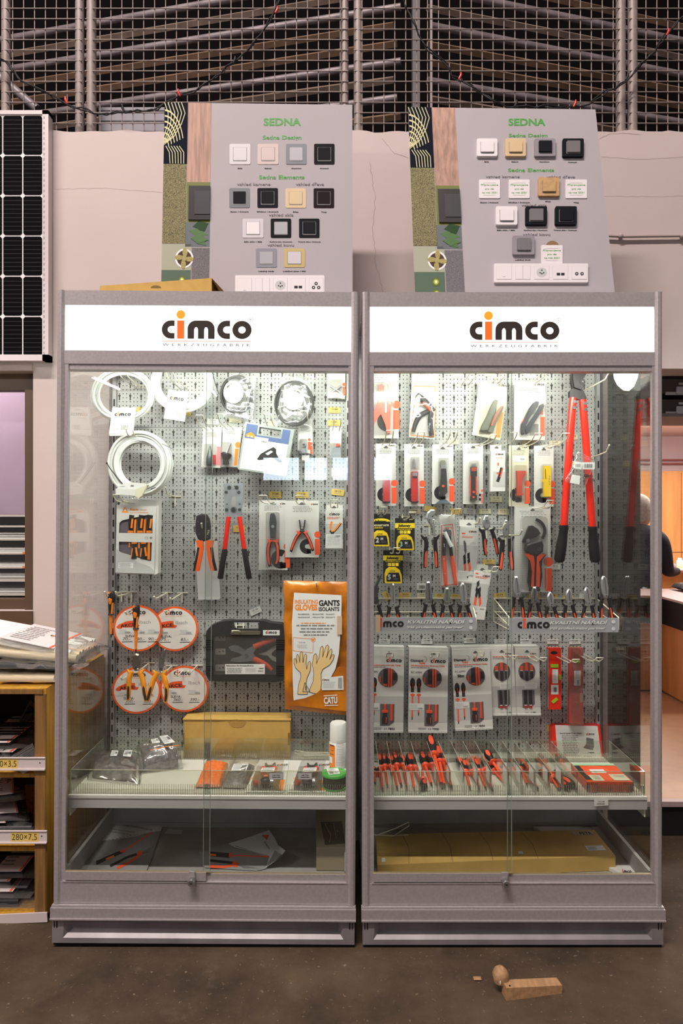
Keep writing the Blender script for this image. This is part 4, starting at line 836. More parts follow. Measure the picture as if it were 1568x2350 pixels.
    m = MB(); z0, z1 = .012 + .0, Z_(2110, YF); xa, xb = X0 + .002, X1 - .002; o = [(xa, z0), (xb, z0), (xb, z1), (xa, z1)]; i1 = [(xa + .036, z0 + .017), (xb - .036, z0 + .017), (xb - .040, z1), (xa + .040, z1)]; i2 = [(xa + .058, z0 + .038), (xb - .058, z0 + .038), (xb - .062, z1), (xa + .062, z1)]
    v = [(x, YF - .004, z) for x, z in o] + [(x, YF - .004, z) for x, z in i1] + [(x, YF + .018, z) for x, z in i2]
    fs = []
    for a in (0, 4):
        for j in (0, 1, 3): fs.append((a + j, a + (j + 1) % 4, a + 4 + (j + 1) % 4, a + 4 + j))
    m.mesh(v, fs + [(8, 9, 10, 11)], M('base_metal', (.30, .275, .285), .45, .3, .25, 9)); m.box(xa, YF + .020, z0, xb, YF + .03, z1, FRAMED)
    for s, x in ((1, xa), (-1, xb)):
        for zz in (.105, .062): a, b = sorted((x + s * .006, x + s * .009)); m.box(a, YF - .0045, zz, b, YF - .0035, zz + .022, BLACK); a, b = sorted((x + s * .014, x + s * .018)); m.box(a, YF - .0045, zz, b, YF - .0035, zz + .022, BLACK)
    m.build('base_panel', t)
    m = MB(); m.box(X0 + .004, YF + .004, 0, X1 - .004, YF + .05, .016, BLACK); m.box(X0 + .004, YB, 0, X1 - .004, YB + .05, .08, BLACK); m.build('foot_strip', t, 'black foot strip')
    if ang == 0: m = MB(); S3 = SY(2.46); m.poly(S3, [(1408, 838), (1410, 868), (1418, 884), (1432, 896), (1444, 897), (1456, 887), (1464, 868), (1470, 838)], -.004, 0, CEILM); m.build('white_oval_piece', t, 'white rounded piece')  # flat white piece, rounded at the bottom, by the right side pane
    t.rotation_euler = (0, math.radians(ang), 0)
    return t
PAN1 = [(148, 480, .004), (463, 793, .013)]
PAN2 = [(857, 1176, .004), (1167, 1500, .013)]
cabinet('left glass display cabinet with a lit sign, holding coils, cutters and price discs', 119, 815, .38, 292, PAN1, 441)
cabinet('right glass display cabinet with a lit sign, holding strippers, bolt cutter and pliers', 831, 1523, 0, 917.7, PAN2, 1159)
# ------------------------------------------------------------------ builders for goods
PB = SY(YB)                                     # pegboard face
def hook_loop(bx, by, what, L=.27, w=15, rise=.028, side=0.0):
    """double wire hook: two prongs from the board joined in a raised loop"""
    b = P(bx, by, YB); t = thing('pegboard_hook', 'white double wire hook ' + what, 'hook', b, 'double wire hooks on the pegboards'); m = MB(); hw = w / 2 * YB / F; wl = []
    for s in (-1, 1):
        a = b + Vector((s * hw, 0, 0)); pts = [a + Vector((0, -.001, .022)), a + Vector((0, -.005, .022)), a + Vector((0, -.006, .004)), a + Vector((0, -.012, 0)), a + Vector((side * .6, -L * .6, rise * .15)), a + Vector((side * .85, -L * .85, rise * .35)), a + Vector((side * .96, -L * .96, rise * .8)), a + Vector((side, -L, rise * 1.1))]
        wl.append(pts)
    allp = wl[0] + wl[1][::-1]; m.tube(allp, .0021, WIRE, 6); m.build('wire_prongs', t)
    m = MB(); m.box(b.x - hw - .006, YB - .004, b.z + .012, b.x + hw + .006, YB, b.z + .016, WIRE); m.build('back_bar', t); return t
def hook_single(bx, by, what, L=.20, rise=.012, side=0.0, plate=True):
    b = P(bx, by, YB); t = thing('pegboard_hook', 'white single hook ' + what, 'hook', b, 'single hooks on the pegboards'); m = MB()
    m.tube([b + Vector((0, -.002, .0)), b + Vector((side * .5, -L * .5, rise * .2)), b + Vector((side * .88, -L * .88, rise * .5)), b + Vector((side, -L, rise + .012))], .0028, WIRE, 8); m.ball(b + Vector((side, -L, rise + .012)), .0038, WIRE, 8); m.build('prong', t)
    m = MB(); m.tube([b + Vector((-.022, -.004, .001)), b + Vector((.022, -.004, .001))], .0022, WIRE, 6)
    if plate: m.box(b.x - .003, YB - .007, b.z - .038, b.x + .003, YB - .003, b.z, WIRE)
    m.build('back_plate', t); return t
def tag(x0, y0, x1, y1, mat, what, ang=0, num=None, Y=YB - .004, seed=0):
    S = SY(Y); mat = {'y': TAGY, 'c': TAGC, 'w': TAGW}[mat]; m = MB(); m.rect(S, x0, y0, x1, y1, -.001, .0003, mat, ang=ang); cx, cy = (x0 + x1) / 2, (y0 + y1) / 2
    if num: 
        ca, sa = math.cos(math.radians(ang)), math.sin(math.radians(ang)); text(m, S, num, cx + 1.0 * sa, cy - 0.5, (y1 - y0) * .30, INK, .0008, (x1 - x0) * .5, 'C', .01, ang=-ang if False else ang)
    p = rot([(x0 + (x1 - x0) * .22, cy + (y1 - y0) * .22), (x1 - (x1 - x0) * .2, cy + (y1 - y0) * .22)], cx, cy, ang); m.stroke(S, p, .9, .0006, .0006, INKG)
    col = {TAGY: 'yellow', TAGC: 'cream', TAGW: 'white'}[mat]; return solo(m, 'price_tag', col + ' price tag ' + what, 'price tag', 'price tags on the pegboards')
def euro(m, S, x, y, w=8): m.poly(S, [(x - w, y), (x - w * .5, y - 1.5), (x - w * .3, y - 4), (x + w * .3, y - 4), (x + w * .5, y - 1.5), (x + w, y), (x + w * .5, y + 1.5), (x - w * .5, y + 1.5)], .0009, .0009, M('hole_shadow', (.10, .10, .09), .8))
def card(name, label, q, Y, th=.003, mat=None, group=None, cat='card pack', rest=None):
    """hanging card with photo corners q = tl, tr, br, bl; returns thing, unit surface, plane"""
    S = SY(Y); t = thing(name, label, cat, S((q[2][0] + q[3][0]) / 2, max(q[2][1], q[3][1])), group)
    U = lambda u, v, d=0.0: S(*[((q[0][i] * (1 - u) + q[1][i] * u) * (1 - v) + (q[3][i] * (1 - u) + q[2][i] * u) * v) for i in (0, 1)], d)
    m = MB(); m.poly(S, q, -th, 0, mat or CARD); m.build('backing_card', t); return t, U, S
def blister(t, S, x0, y0, x1, y1, d=.018, r=4):
    m = MB(); m.rect(S, x0, y0, x1, y1, .0015, d, BLIST, r=r); m.build('blister', t)
def art(t, U, S, seed=1, head=(.25, .06, .8, .17), lg=None, i=None, c=None, stripes=True, rows=4):
    """printed artwork of a card: heading lines, maker's mark, big i and c"""
    m = MB()
    if stripes:
        for k in range(26): v = .30 + .69 * k / 26; m.rect(U, .02, v, .98, v + .002, .0003, .0003, INKL if k % 3 == 0 else GREYC)
    m.dashes(U, *head, rows, .0006, INKG, seed, .5)
    if lg: logo(m, S, lg[0], lg[1], lg[2], .0006)
    if c:
        x, y, r = c; m.ring(S, x, y, r, r * .30, .0006, .0006, DARKP, 24, a0=60, a1=300); m.rect(S, x, y + r * .35, x + r * .55, y + r * .95, .0006, .0006, DARKP)
    if i: cimco_i(m, S, *i)
    m.build('card_print', t)
def bolt(m, S, x, y, r, d0, d1, mat=STEEL): m.disc(S, x, y, r, r, d0, d1, mat, 12)
def handle(t, S, pts, w, dark=RUBBER, inlay=RED, i0=.45, i1=1.0, d=.010, Y=2.7, gd=None, wi=.62, taper=(1, 1.1, 1, .8)):
    n = len(pts); m = MB(); rr = [w * taper[min(3, int(i * 4 / n))] for i in range(n)]; m.ptube(S, pts, rr, dark, 10, .8, d, Yref=Y)
    h = m.build('handle', t)
    if inlay:
        cum = [0]
        for (a, b), (c, e) in zip(pts, pts[1:]): cum.append(cum[-1] + math.hypot(c - a, e - b))
        def at(f):
            L = f * cum[-1]
            for j in range(n - 1):
                if L <= cum[j + 1] + 1e-6: u = (L - cum[j]) / max(1e-6, cum[j + 1] - cum[j]); return (pts[j][0] + (pts[j + 1][0] - pts[j][0]) * u, pts[j][1] + (pts[j + 1][1] - pts[j][1]) * u)
            return pts[-1]
        sg = gd or 0; q = [at(i0 + (i1 - i0) * j / 5) for j in range(6)]; q = [(x + sg, y) for x, y in q]
        m = MB(); m.ptube(S, q, [w * wi * .7] + [w * wi] * 4 + [w * wi * .7], inlay, 8, .8, d + w * .42 * Y / F, sm=1, Yref=Y); m.build('grip_inlay', h)
    return h
def pliers(label, hd, piv, hL, hR, Y=2.6, w=4.2, hm=STEEL, inlay=RED, dark=RUBBER, i0=.5, grp='pliers standing in the wire baskets', guards=True, gd=1.6, jaw=None, name='pliers'):
    """hd: outline of the steel head; hL, hR: centre lines of the handles from the joint down"""
    S = SY(Y); t = thing(name, label, 'pliers', S((hL[-1][0] + hR[-1][0]) / 2, max(hL[-1][1], hR[-1][1])), grp)
    m = MB(); m.bev(S, hd, .004, .011, hm); 
    if jaw: m.stroke(S, jaw, 1.0, .0154, .0154, BLACK)
    m.disc(S, piv[0], piv[1], w * .8, w * .8, .013, .0175, hm, 14); m.disc(S, piv[0], piv[1], w * .35, w * .35, .0175, .0185, DARKM, 8); m.build('jaws', t)
    for pts, s in ((hL, -1), (hR, 1)):
        h = handle(t, S, pts, w, dark, inlay, i0, .97, .0085, Y, gd * s * -1 * .5)
        if guards: g = MB(); a = pts[0]; b = pts[1]; g.ptube(S, [(a[0] + s * w * 1.9, a[1] - w * .9), (a[0] + s * w * .6, a[1] + w * .8), (b[0] * .4 + a[0] * .6, b[1] * .4 + a[1] * .6)], [w * .45, w * .8, w * .9], dark, 8, .9, .0085, sm=1, Yref=Y); g.build('guard', h)
    return t
def screwdriver(label, tip, top, r=.0125, hf=.42, body=RUBBER, inlay=RED, shaft=RED, collar=RED, grp=None, cat='screwdriver', blade=DARKM, view=None):
    """tip and top are points in the scene"""
    tip, top = Vector(tip), Vector(top); t = thing('screwdriver', label, cat, tip, grp); ax = (top - tip); L = ax.length
    def q(f): return tip + ax * f
    m = MB(); m.tube([q(0), q(.02), q(.10)], [r * .12, r * .22, r * .24], blade, 8); m.build('blade', t)
    m = MB(); m.tube([q(.09), q(.11), q(1 - hf)], [r * .30, r * .36, r * .40], shaft, 10); m.build('shaft', t)
    m = MB(); prof = [(0, .5), (.03, .92), (.06, 1.0), (.09, .90), (.12, .62)]; m.tube([q(1 - hf + hf * a) for a, b in prof], [r * b * 1.15 for a, b in prof], collar, 14); m.build('collar', t)
    m = MB(); prof = [(.10, .55), (.16, .58), (.24, .66), (.40, .90), (.60, 1.05), (.80, 1.02), (.93, .80), (.98, .50), (1, .12)]; m.tube([q(1 - hf + hf * a) for a, b in prof], [r * b for a, b in prof], body, 14); h = m.build('handle', t)
    v = view or Vector((0, -1, .35)); v = (v - ax.normalized() * v.dot(ax.normalized())).normalized(); u = ax.normalized().cross(v)
    m = MB(); vs = []; c = q(1 - hf + hf * .66)
    for i in range(16): a = 2 * PI * i / 16; al = math.sin(a) * hf * L * .26; ac = math.cos(a) * r * .52; vs.append(c + ax.normalized() * al + u * ac + v * (r * 1.05 * math.sqrt(max(.05, 1 - (ac / r) ** 2)) * (.98 - .10 * abs(math.sin(a)) ** 2) + .0008))
    cc = c + v * r * 1.14; m.mesh(vs + [cc], [(i, (i + 1) % 16, 16) for i in range(16)], inlay, True); m.build('grip_inlay', h); return t
def crumple_bag(label, q, Y0, bulge, mat, cat='bag', seed=1, inner=None, ibul=None, name='plastic_bag', wr=.007, grp=None, nx=26):
    t = thing(name, label, cat, tuple((Vector(q[0]) + Vector(q[1])) / 2), grp)
    if inner:
        a, b, c, d = [Vector(p) for p in q]; ce = (a + b + c + d) / 4; k = [ce + (p - ce) * .82 for p in (a, b, c, d)]
        m = MB(); m.pillow(k, ibul or bulge * .8, inner, 22, 16, wr * .8, 34, seed + 9, .5); m.build('contents', t)
    m = MB(); m.pillow(q, bulge, mat, nx, 18, wr, 26, seed, .5); m.build('bag_film', t); return t
# ================================================================== goods in the left cabinet
WAXN = M('translucent_nylon', (.76, .77, .75), .25, 0, .05, 30)
def coil(t, cx, cy, rx, ry, Y, n, spread, wr, mat, seed=1, name='coil', thick=.010, tilt=0.0):
    r = random.Random(seed); m = MB(); S = SY(Y)
    for k in range(n):
        e = spread * (k / max(1, n - 1) - .5) + r.uniform(-.4, .4); ox, oy = r.uniform(-1.2, 1.2), r.uniform(-1.2, 1.2); d = r.uniform(-thick, thick); ph = r.random() * 6
        m.tube([S(cx + ox + (rx + e) * math.cos(a), cy + oy + (ry + e) * math.sin(a), d + tilt * math.sin(a) + .002 * math.sin(3 * a + ph)) for a in [2 * PI * i / 48 for i in range(48)]], wr, mat, 8, closed=True)
    return m.build(name, t)
def tagcard(t, q, Y, txt, sz=9, name='header_card', ang=0, fold=True):
    S = SY(Y); U = lambda u, v, d=0.0: S(*[((q[0][i] * (1 - u) + q[1][i] * u) * (1 - v) + (q[3][i] * (1 - u) + q[2][i] * u) * v) for i in (0, 1)], d)
    m = MB(); m.poly(S, q, -.012, 0, WHT); 
    if fold: m.poly(S, [q[3], q[2], (q[2][0] - 3, q[2][1] + 5), (q[3][0] + 1, q[3][1] + 4)], -.012, -.002, CARD)
    c = m.build(name, t); m = MB(); cx = (q[0][0] + q[1][0]) / 2; m.disc(U, .5, .10, .10, .03, .0004, .0004, INKL, 10); m.poly(U, [(.3, .10), (.5, .06), (.7, .10), (.5, .14)], .0005, .0005, INKL)
    logo(m, U, .12, .34, .13, .0008, wk=1.22 * .13 / .13) if False else None
    T = lambda x, y, d=0.0: U(x, y, d); lw = .72
    LT = lambda u, v, d=0.0: U(u / 100, v / 100, d); hh = sz
    logo(m, LT, 14, 33, 11, .0008, wk=1.3)
    m.dashes(U, .15, .40, .6, .46, 1, .0008, INKL, 2); m.barcode(U, .48, .68, .82, .86, .0008, INKG); text(m, LT, txt, 7, 86, 5, INKG, .0008, 28, 'L', .02)
    m.build('card_print', c)
# coil of draw-in tape, upper left
t = thing('cable_fish_tape', 'white fish tape coil with a card, leftmost at the top of the left cabinet', 'fish tape', P(283, 968, 2.66), 'white fish tape coils')
coil(t, 283, 906, 64, 55, 2.66, 6, 12, .0042, WAXN, 1); coil(t, 279, 906, 66, 57, 2.68, 3, 8, .0018, WAXN, 2, 'loose_loop')
m = MB(); S = SY(2.64); m.ball(S(354, 905), .006, NYLON, 8); m.ball(S(341, 911), .005, NYLON, 8); m.build('tape_end', t)
tagcard(t, [(258, 935), (311, 935), (304, 994), (250, 996)], 2.63, '14 0214')
t = thing('cable_fish_tape', 'thick white fish tape coil right of the leftmost coil, cut by the sign edge', 'fish tape', P(420, 945, 2.67), 'white fish tape coils')
coil(t, 419, 878, 62, 59, 2.67, 12, 16, .0050, WAXN, 3, tilt=0)
m = MB(); S = SY(2.65); m.tube([S(480, 892), S(490, 900), S(498, 910)], [.007, .006, .003], WAXN, 8); m.tube([S(487, 852, .0), S(494, 880), S(503, 905)], .0018, CABLEB, 6); m.build('tape_end', t)
tagcard(t, [(387, 894), (431, 900), (423, 967), (376, 960)], 2.63, '14 0503', fold=False)
t = thing('cable_fish_tape', 'fat milky white fish tape coil hanging below the two top coils', 'fish tape', P(323, 1140, 2.66), 'white fish tape coils')
coil(t, 322, 1065, 60, 62, 2.66, 22, 23, .0046, WAXN, 4, thick=.022); coil(t, 334, 1066, 63, 68, 2.68, 2, 4, .0020, WAXN, 5, 'loose_loop')
m = MB(); S = SY(2.63); m.tube([S(246, 1064), S(252, 1074), S(268, 1095), S(281, 1110)], .0022, CABLEB, 6); m.tube([S(372, 1018), S(384, 1024), S(396, 1030)], .0022, INKG, 6); m.ball(S(245, 1063), .004, DARKP, 8); m.build('tape_end', t)
m = MB(); S = SY(2.625); m.poly(S, [(268, 1121), (288, 1107), (330, 1109), (340, 1113), (322, 1122), (312, 1130)], -.02, 0, WHT); m.poly(S, [(266, 1121), (312, 1123), (310, 1138), (266, 1134)], -.02, .003, CARD); m.poly(S, [(312, 1123), (338, 1112), (326, 1138), (318, 1144), (309, 1138)], -.02, .001, CARDC); text(m, S, '14 0057', 274, 1118, 3, INKG, .004, 14); m.rect(S, 300, 1113, 307, 1117, .001, .001, INKG); m.stroke(S, [(347, 1123), (352, 1121), (358, 1119)], 2, .004, .004, INK); m.build('paper_wrap', t)
# black coils in bags with a round white label
for cx, cy, rx, ry, dx, dy, dr, q, lb, an, sd in ((543, 906, 34, 41, 536, 900, 24, [(512, 956), (582, 972), (590, 858), (528, 846)], 'black cable coil in a clear bag right of the white coils', -40, 1),
                             (675, 927, 41, 48, 673, 915, 24, [(632, 975), (722, 985), (716, 866), (650, 850)], 'black cable coil in a clear bag, rightmost of the two bagged coils', 25, 2)):
    t = thing('bagged_cable_coil', lb, 'cable coil', P(cx, cy + ry, 2.70), 'black cable coils in bags')
    coil(t, cx, cy, rx, ry, 2.70, 9, 7, .0022, CABLEB, sd, thick=.007); S = SY(2.685)
    coil(t, cx, cy + 3, rx - 8, ry - 10, 2.71, 4, 12, .0016, M('grey_silver_cable', (.25, .25, .25), .35), sd + 5, 'inner_loops')
    m = MB(); m.disc(S, dx, dy, dr * .96, dr * 1.08, 0, .001, WHT, 30, a0=0, a1=360); LS = SP(S(0, 0), (0, -1, 0)); logo(m, S, dx - 18 if an < 0 else dx + 2, dy - 5 if an < 0 else dy - 17, 4.2, .0016, ang=an); m.dashes(S, dx - 12, dy - 2, dx + 14, dy + 14, 5, .0016, INKL, sd); m.build('round_label', t)
    m = MB(); m.pillow([P(x, y, 2.69) for x, y in q], .016, clear('coil_bag_%d' % sd, (.93, .93, .93), 1.4, .14, .05), 24, 24, .007, 24, sd, .5); m.build('bag_film', t)
    m = MB(); S = SY(2.71); m.stroke(S, [(cx + 2, 850), (cx + 2, cy - ry)], 2.5, 0, .002, NYLON); m.build('bag_neck', t)
# cross key in blister at the top right
t, U, S = card('blister_card', 'blister card with a chrome cross key at the top right corner of the left cabinet', [(752, 850), (793, 850), (792, 916), (752, 914)], 2.74, cat='blister pack')
art(t, U, S, 3, (.2, .12, .8, .22), i=(787, 908, 20), stripes=False, rows=2)
m = MB(); c = (771, 895)
for a in (38, 142, 218, 322): m.tube([S(c[0], c[1], .010), S(c[0] + 16 * math.cos(math.radians(a)), c[1] - 13 * math.sin(math.radians(a)), .010)], .0045, STEELB, 8)
m.build('cross_key', t); m = MB(); m.rect(S, 764, 907, 778, 913, .004, .012, RED, r=1); m.build('key_bit', t); blister(t, S, 755, 872, 789, 914, .016)
# two cards left of the case
t, U, S = card('blister_card', 'narrow blister card with a black conical cutter, left of the grey and blue case', [(466, 981), (509, 981), (506, 1074), (462, 1072)], 2.74, cat='blister pack')
art(t, U, S, 4, (.2, .12, .8, .25), stripes=False); m = MB(); m.tube([S(484, 1024, .012), S(483, 1045, .012), S(482, 1062, .012), S(482, 1069, .012)], [.002, .011, .016, .012], DARKM, 12); m.build('conical_cutter', t)
m = MB(); m.rect(S, 488, 1044, 496, 1066, .001, .006, CRIM); m.rect(S, 499, 1025, 507, 1068, .0006, .001, M('pink_ink', (.80, .25, .28), .5)); m.build('red_box_print', t); blister(t, S, 470, 1020, 500, 1070, .022)
t, U, S = card('blister_card', 'blister card with a black step drill tool beside the grey and blue case', [(512, 981), (556, 980), (546, 1072), (507, 1072)], 2.745, cat='blister pack')
art(t, U, S, 5, (.2, .08, .7, .20), stripes=False); m = MB(); m.tube([S(530, 1019, .012), S(522, 1040, .012)], [.003, .006], STEELB, 8); m.tube([S(522, 1040, .012), S(521, 1044, .012), S(519, 1056, .012), S(520, 1066, .012)], [.018, .022, .012, .014], DARKP, 12); m.build('drill_tool', t)
m = MB(); m.disc(S, 546, 1021, 6, 7, .0008, .0008, INKO, 14); m.poly(S, [(540, 1030), (548, 1030), (544, 1068), (537, 1068)], .0008, .0008, INKO); m.build('orange_print', t); blister(t, S, 510, 1016, 534, 1068, .024)
# grey and blue case with hot glue gun picture
cq = [(563, 968), (676, 986), (657, 1094), (545, 1077)]
S = SY(2.66); t = thing('tool_case', 'grey and blue plastic case showing a hot glue gun on its label', 'tool case', P(600, 1094, 2.66))
U = lambda u, v, d=0.0, S=S: S(*[((cq[0][i] * (1 - u) + cq[1][i] * u) * (1 - v) + (cq[3][i] * (1 - u) + cq[2][i] * u) * v) for i in (0, 1)], d)
CG = M('case_grey', (.33, .36, .34), .4); CB = M('case_blue', (.07, .11, .24), .45)
m = MB(); v0, v1, u0, u1 = .055, .20, .30, .74
m.rect(U, 0, v1, 1, 1, -.05, 0, CG, r=.03); m.rect(U, 0, 0, u0, v1, -.05, 0, CG); m.rect(U, u1, 0, 1, v1, -.05, 0, CG); m.rect(U, u0, 0, u1, v0, -.05, 0, CG); m.build('case_shell', t)
m = MB(); m.poly(U, [(.04, .03), (.27, .03), (.27, .235), (.77, .235), (.77, .03), (.93, .03), (.93, .33), (.04, .33)], .0005, .001, CB); m.build('blue_label', t)
m = MB(); m.poly(U, [(.04, .33), (.93, .33), (.93, .97), (.04, .97)], .0005, .001, WHT); m.rect(U, .24, .27, .52, .38, .001, .0014, WHT); m.barcode(U, .38, .33, .50, .37, .0018); m.poly(U, [(.06, .25), (.15, .19), (.24, .25), (.24, .30), (.06, .30)], .0016, .0018, ORANGE); m.rect(U, .09, .265, .13, .30, .002, .002, TAGC); m.rect(U, .16, .265, .20, .30, .002, .002, TAGC)
m.dashes(U, .05, .40, .12, .93, 14, .0014, INKL, 5); m.dashes(U, .35, .80, .85, .86, 2, .0014, INKL, 6); m.build('white_label', t)
m = MB(); g = [(590, 1054), (598, 1042), (612, 1034), (622, 1029), (628, 1026), (634, 1031), (634, 1040), (640, 1051), (649, 1060), (642, 1062), (633, 1056), (622, 1050), (606, 1055), (594, 1056)]; m.poly(S, g, .0016, .0018, DARKP); m.poly(S, [(609, 1041), (622, 1034), (627, 1037), (615, 1045)], .0019, .0019, WHT); m.poly(S, [(623, 1051), (629, 1053), (631, 1060), (622, 1060)], .0019, .0019, ORANGE); m.build('glue_gun_picture', t)
# two slim blisters at the right
t, U, S = card('blister_card', 'slim blister card with silver bits right of the grey and blue case', [(686, 958), (717, 961), (718, 1043), (683, 1033)], 2.735, cat='blister pack')
art(t, U, S, 6, (.1, .15, .9, .4), stripes=False, rows=6); m = MB(); m.disc(S, 710, 1009, 3.2, 3.2, .001, .001, INKR); m.rect(S, 707, 1014, 712, 1032, .001, .001, INKR); m.disc(S, 714, 1018, 3.2, 3.2, .0012, .0012, INKR); m.rect(S, 712, 1023, 717, 1042, .0012, .0012, INKR); m.build('red_print', t)
m = MB(); m.ring(S, 698, 1021, 5, 2.5, .002, .010, STEELB, 14); m.rect(S, 693, 1030, 702, 1040, .002, .012, STEELB); m.build('bits', t); blister(t, S, 688, 1008, 706, 1042, .016)
t, U, S = card('blister_card', 'slim blister card with a red capped metal part near the right frame', [(757, 981), (784, 981), (783, 1046), (757, 1046)], 2.735, cat='blister pack')
m = MB(); m.poly(S, [(762, 1029), (782, 1027), (782, 1052), (758, 1052)], .002, .010, STEELB); m.build('metal_part', t); m = MB(); m.rect(S, 771, 1019, 779, 1025, .002, .010, RED, r=1); m.build('red_cap', t); blister(t, S, 757, 1017, 783, 1052, .014)
m = MB(); S = SY(2.73); m.rect(S, 693, 1045, 710, 1057, 0, .001, WHT); m.dashes(S, 694, 1046, 709, 1056, 4, .0014, INKL); m.build('barcode_flag', t) if False else solo(m, 'barcode_label', 'small white barcode label below the slim blister with silver bits', 'label')
m = MB(); m.rect(S, 761, 1074, 780, 1093, 0, .001, WHT); m.dashes(S, 762, 1082, 779, 1092, 3, .0014, INKG); m.build('x', None, None) if False else solo(m, 'barcode_label', 'small white barcode label below the slim blister with the red cap', 'label')
# box of orange screwdrivers
t = thing('screwdriver_set_box', 'white box with two windows showing orange and black screwdrivers, under the fat white coil', 'screwdriver set', P(310, 1320, 2.68)); S = SY(2.66)
m = MB(); w1 = [(273, 1223), (274, 1200), (281, 1194), (341, 1181), (350, 1186), (350, 1224)]; w2 = [(273, 1243), (349, 1245), (347, 1288), (340, 1287), (285, 1270), (273, 1266)]
fr = [(268, 1159), (359, 1162), (354, 1320), (265, 1317)]
m.poly(S, [(276, 1144), (364, 1147), (363, 1166), (274, 1162)], -.052, -.050, CARD); m.poly(S, fr, -.052, -.006, CARD); m.build('box_body', t)
m = MB(); INS = M('box_inside', (.12, .10, .12), .7); m.poly(S, [(269, 1178), (354, 1178), (352, 1292), (268, 1292)], -.0058, -.0054, INS)
for i in range(3): x = 298 + 20 * i + (1 if i else 0); yb = 1223
m.build('box_inside', t)
m = MB(); HB = SY(2.66)
for i, x in enumerate((299, 321, 342)):
    m.ptube(S, [(x + 4, 1182), (x + 1, 1200), (x, 1216)], [7, 6, 3.5], RUBBER, 8, .5, -.002); m.rect(S, x - 6, 1218, x + 6, 1223, -.004, .0, ORANGE, r=1); m.ptube(S, [(x + 5, 1190), (x + 3, 1212)], [2.6, 2.2], ORANGE, 8, .5, .0015)
    if i < 2: m.ptube(S, [(x + 12, 1192), (x + 10, 1223)], [2.2, 2.2], ORANGE, 8, .5, 0)
for i, x in enumerate((308, 329)):
    m.rect(S, x - 6, 1244, x + 6, 1248, -.004, 0, ORANGE, r=1); m.ptube(S, [(x, 1250), (x - 1, 1266), (x, 1282)], [3, 6, 7.5], RUBBER, 8, .5, -.002); m.ptube(S, [(x - 4, 1258), (x - 6, 1278)], [1.5, 1.5], ORANGE, 8, .5, .002); m.ptube(S, [(x + 4, 1256), (x + 7, 1276)], [2, 2.4], ORANGE, 8, .5, .002)
m.ptube(S, [(342, 1244), (341, 1284)], [2.6, 3], ORANGE, 8, .5, 0); m.ptube(S, [(297, 1246), (297, 1256)], [1.6, 1.4], ORANGE, 8, .5, 0); m.ptube(S, [(319, 1246), (319, 1258)], [1.8, 1.6], ORANGE, 8, .5, 0); m.build('screwdrivers', t, 'orange and black screwdrivers behind the windows')
# front face around the two windows, in strips
m = MB(); d = .001
m.poly(S, [(268, 1159), (359, 1162), (358, 1186), (350, 1186), (341, 1181), (281, 1194), (274, 1200), (273, 1223), (267, 1223)], -.0005, d, CARD)
m.poly(S, [(350, 1186), (358, 1186), (357, 1224), (350, 1224)], -.0005, d, CARD); m.poly(S, [(267, 1223), (357, 1224), (356.5, 1245), (349, 1245), (273, 1243), (266.5, 1243)], -.0005, d, CARD)
m.poly(S, [(266.5, 1243), (273, 1243), (273, 1266), (285, 1270), (340, 1287), (347, 1288), (349, 1245), (356.5, 1245), (354.5, 1300), (265.5, 1300)], -.0005, d, CARD); m.poly(S, [(265.4, 1300), (354.5, 1300), (354, 1317), (265, 1314)], -.0005, d, CARD); m.build('front_face', t)
m = MB(); m.poly(S, [(265.5, 1257), (278, 1268), (296, 1274), (306, 1283), (318, 1291), (334, 1296), (345, 1301), (354, 1310), (354, 1317), (265, 1314)], d + .0002, d + .0002, GREYC); m.poly(S, [(279, 1176), (287, 1162.5), (296, 1177)], d + .0003, d + .0003, INKO); m.poly(S, [(284.5, 1173), (287.5, 1167), (291, 1173)], d + .0005, d + .0005, CARD)
text(m, S, 'Ibach', 298.5, 1171.5, 5, INKO, d + .0004, 19, 'L', .04); text(m, S, 'ELEKTROWERKZEUGE', 298.5, 1178, 2.6, INKO, d + .0004, 42, 'L', .02); m.dashes(S, 320, 1169, 341, 1172.5, 1, d + .0004, INKO, 2)
m.ring(S, 336.5, 1234.5, 3.6, 3.0, d + .0004, d + .0004, INKG, 16); m.stroke(S, [(333, 1234.5), (340, 1234.5)], .7, d + .0004, d + .0004, INKG); m.ring(S, 346.5, 1234.5, 2.6, 2.1, d + .0004, d + .0004, INKG, 16); m.stroke(S, [(343, 1234.5), (350, 1234.5)], .9, d + .0005, d + .0005, INK); m.stroke(S, [(346.5, 1231), (346.5, 1238)], .9, d + .0005, d + .0005, INK)
m.rect(S, 272, 1291, 306, 1304, d + .0004, d + .0006, WHT); m.dashes(S, 274, 1292, 304, 1303, 5, d + .0008, INKG, 3); m.build('box_print', t)
m = MB(); m.poly(S, [(359, 1162), (364, 1160), (362, 1316), (354, 1320)], -.05, -.002, CARD); m.build('side_flap', t)
# crimping pliers and the paper behind them
m = MB(); S = SY(2.745); m.poly(S, [(448, 1243), (499, 1241), (506, 1372), (503, 1376), (455, 1376)], -.0005, .0005, WHT); solo(m, 'paper_slip', 'blank white paper hanging behind the crimping pliers', 'paper')
hd = [(452, 1184), (464, 1179), (476, 1180), (482, 1190), (485, 1208), (484, 1236), (476, 1241), (466, 1243), (456, 1237), (450, 1222), (450, 1206)]
t = thing('crimping_pliers', 'black headed crimping pliers with orange handles, marked 762', 'crimping pliers', P(473, 1310, 2.70)); S = SY(2.70)
m = MB(); m.bev(S, hd, .0, .012, DARKP, b=.002); text(m, S, '762', 480, 1228, 4, TAGC, .0146, 12, 'L', 0, ang=-78); [bolt(m, S, x, y, 1.6, .014, .016, DARKM) for x, y in ((456, 1197), (478, 1197), (459, 1226), (477, 1232))]; m.build('jaw_head', t)
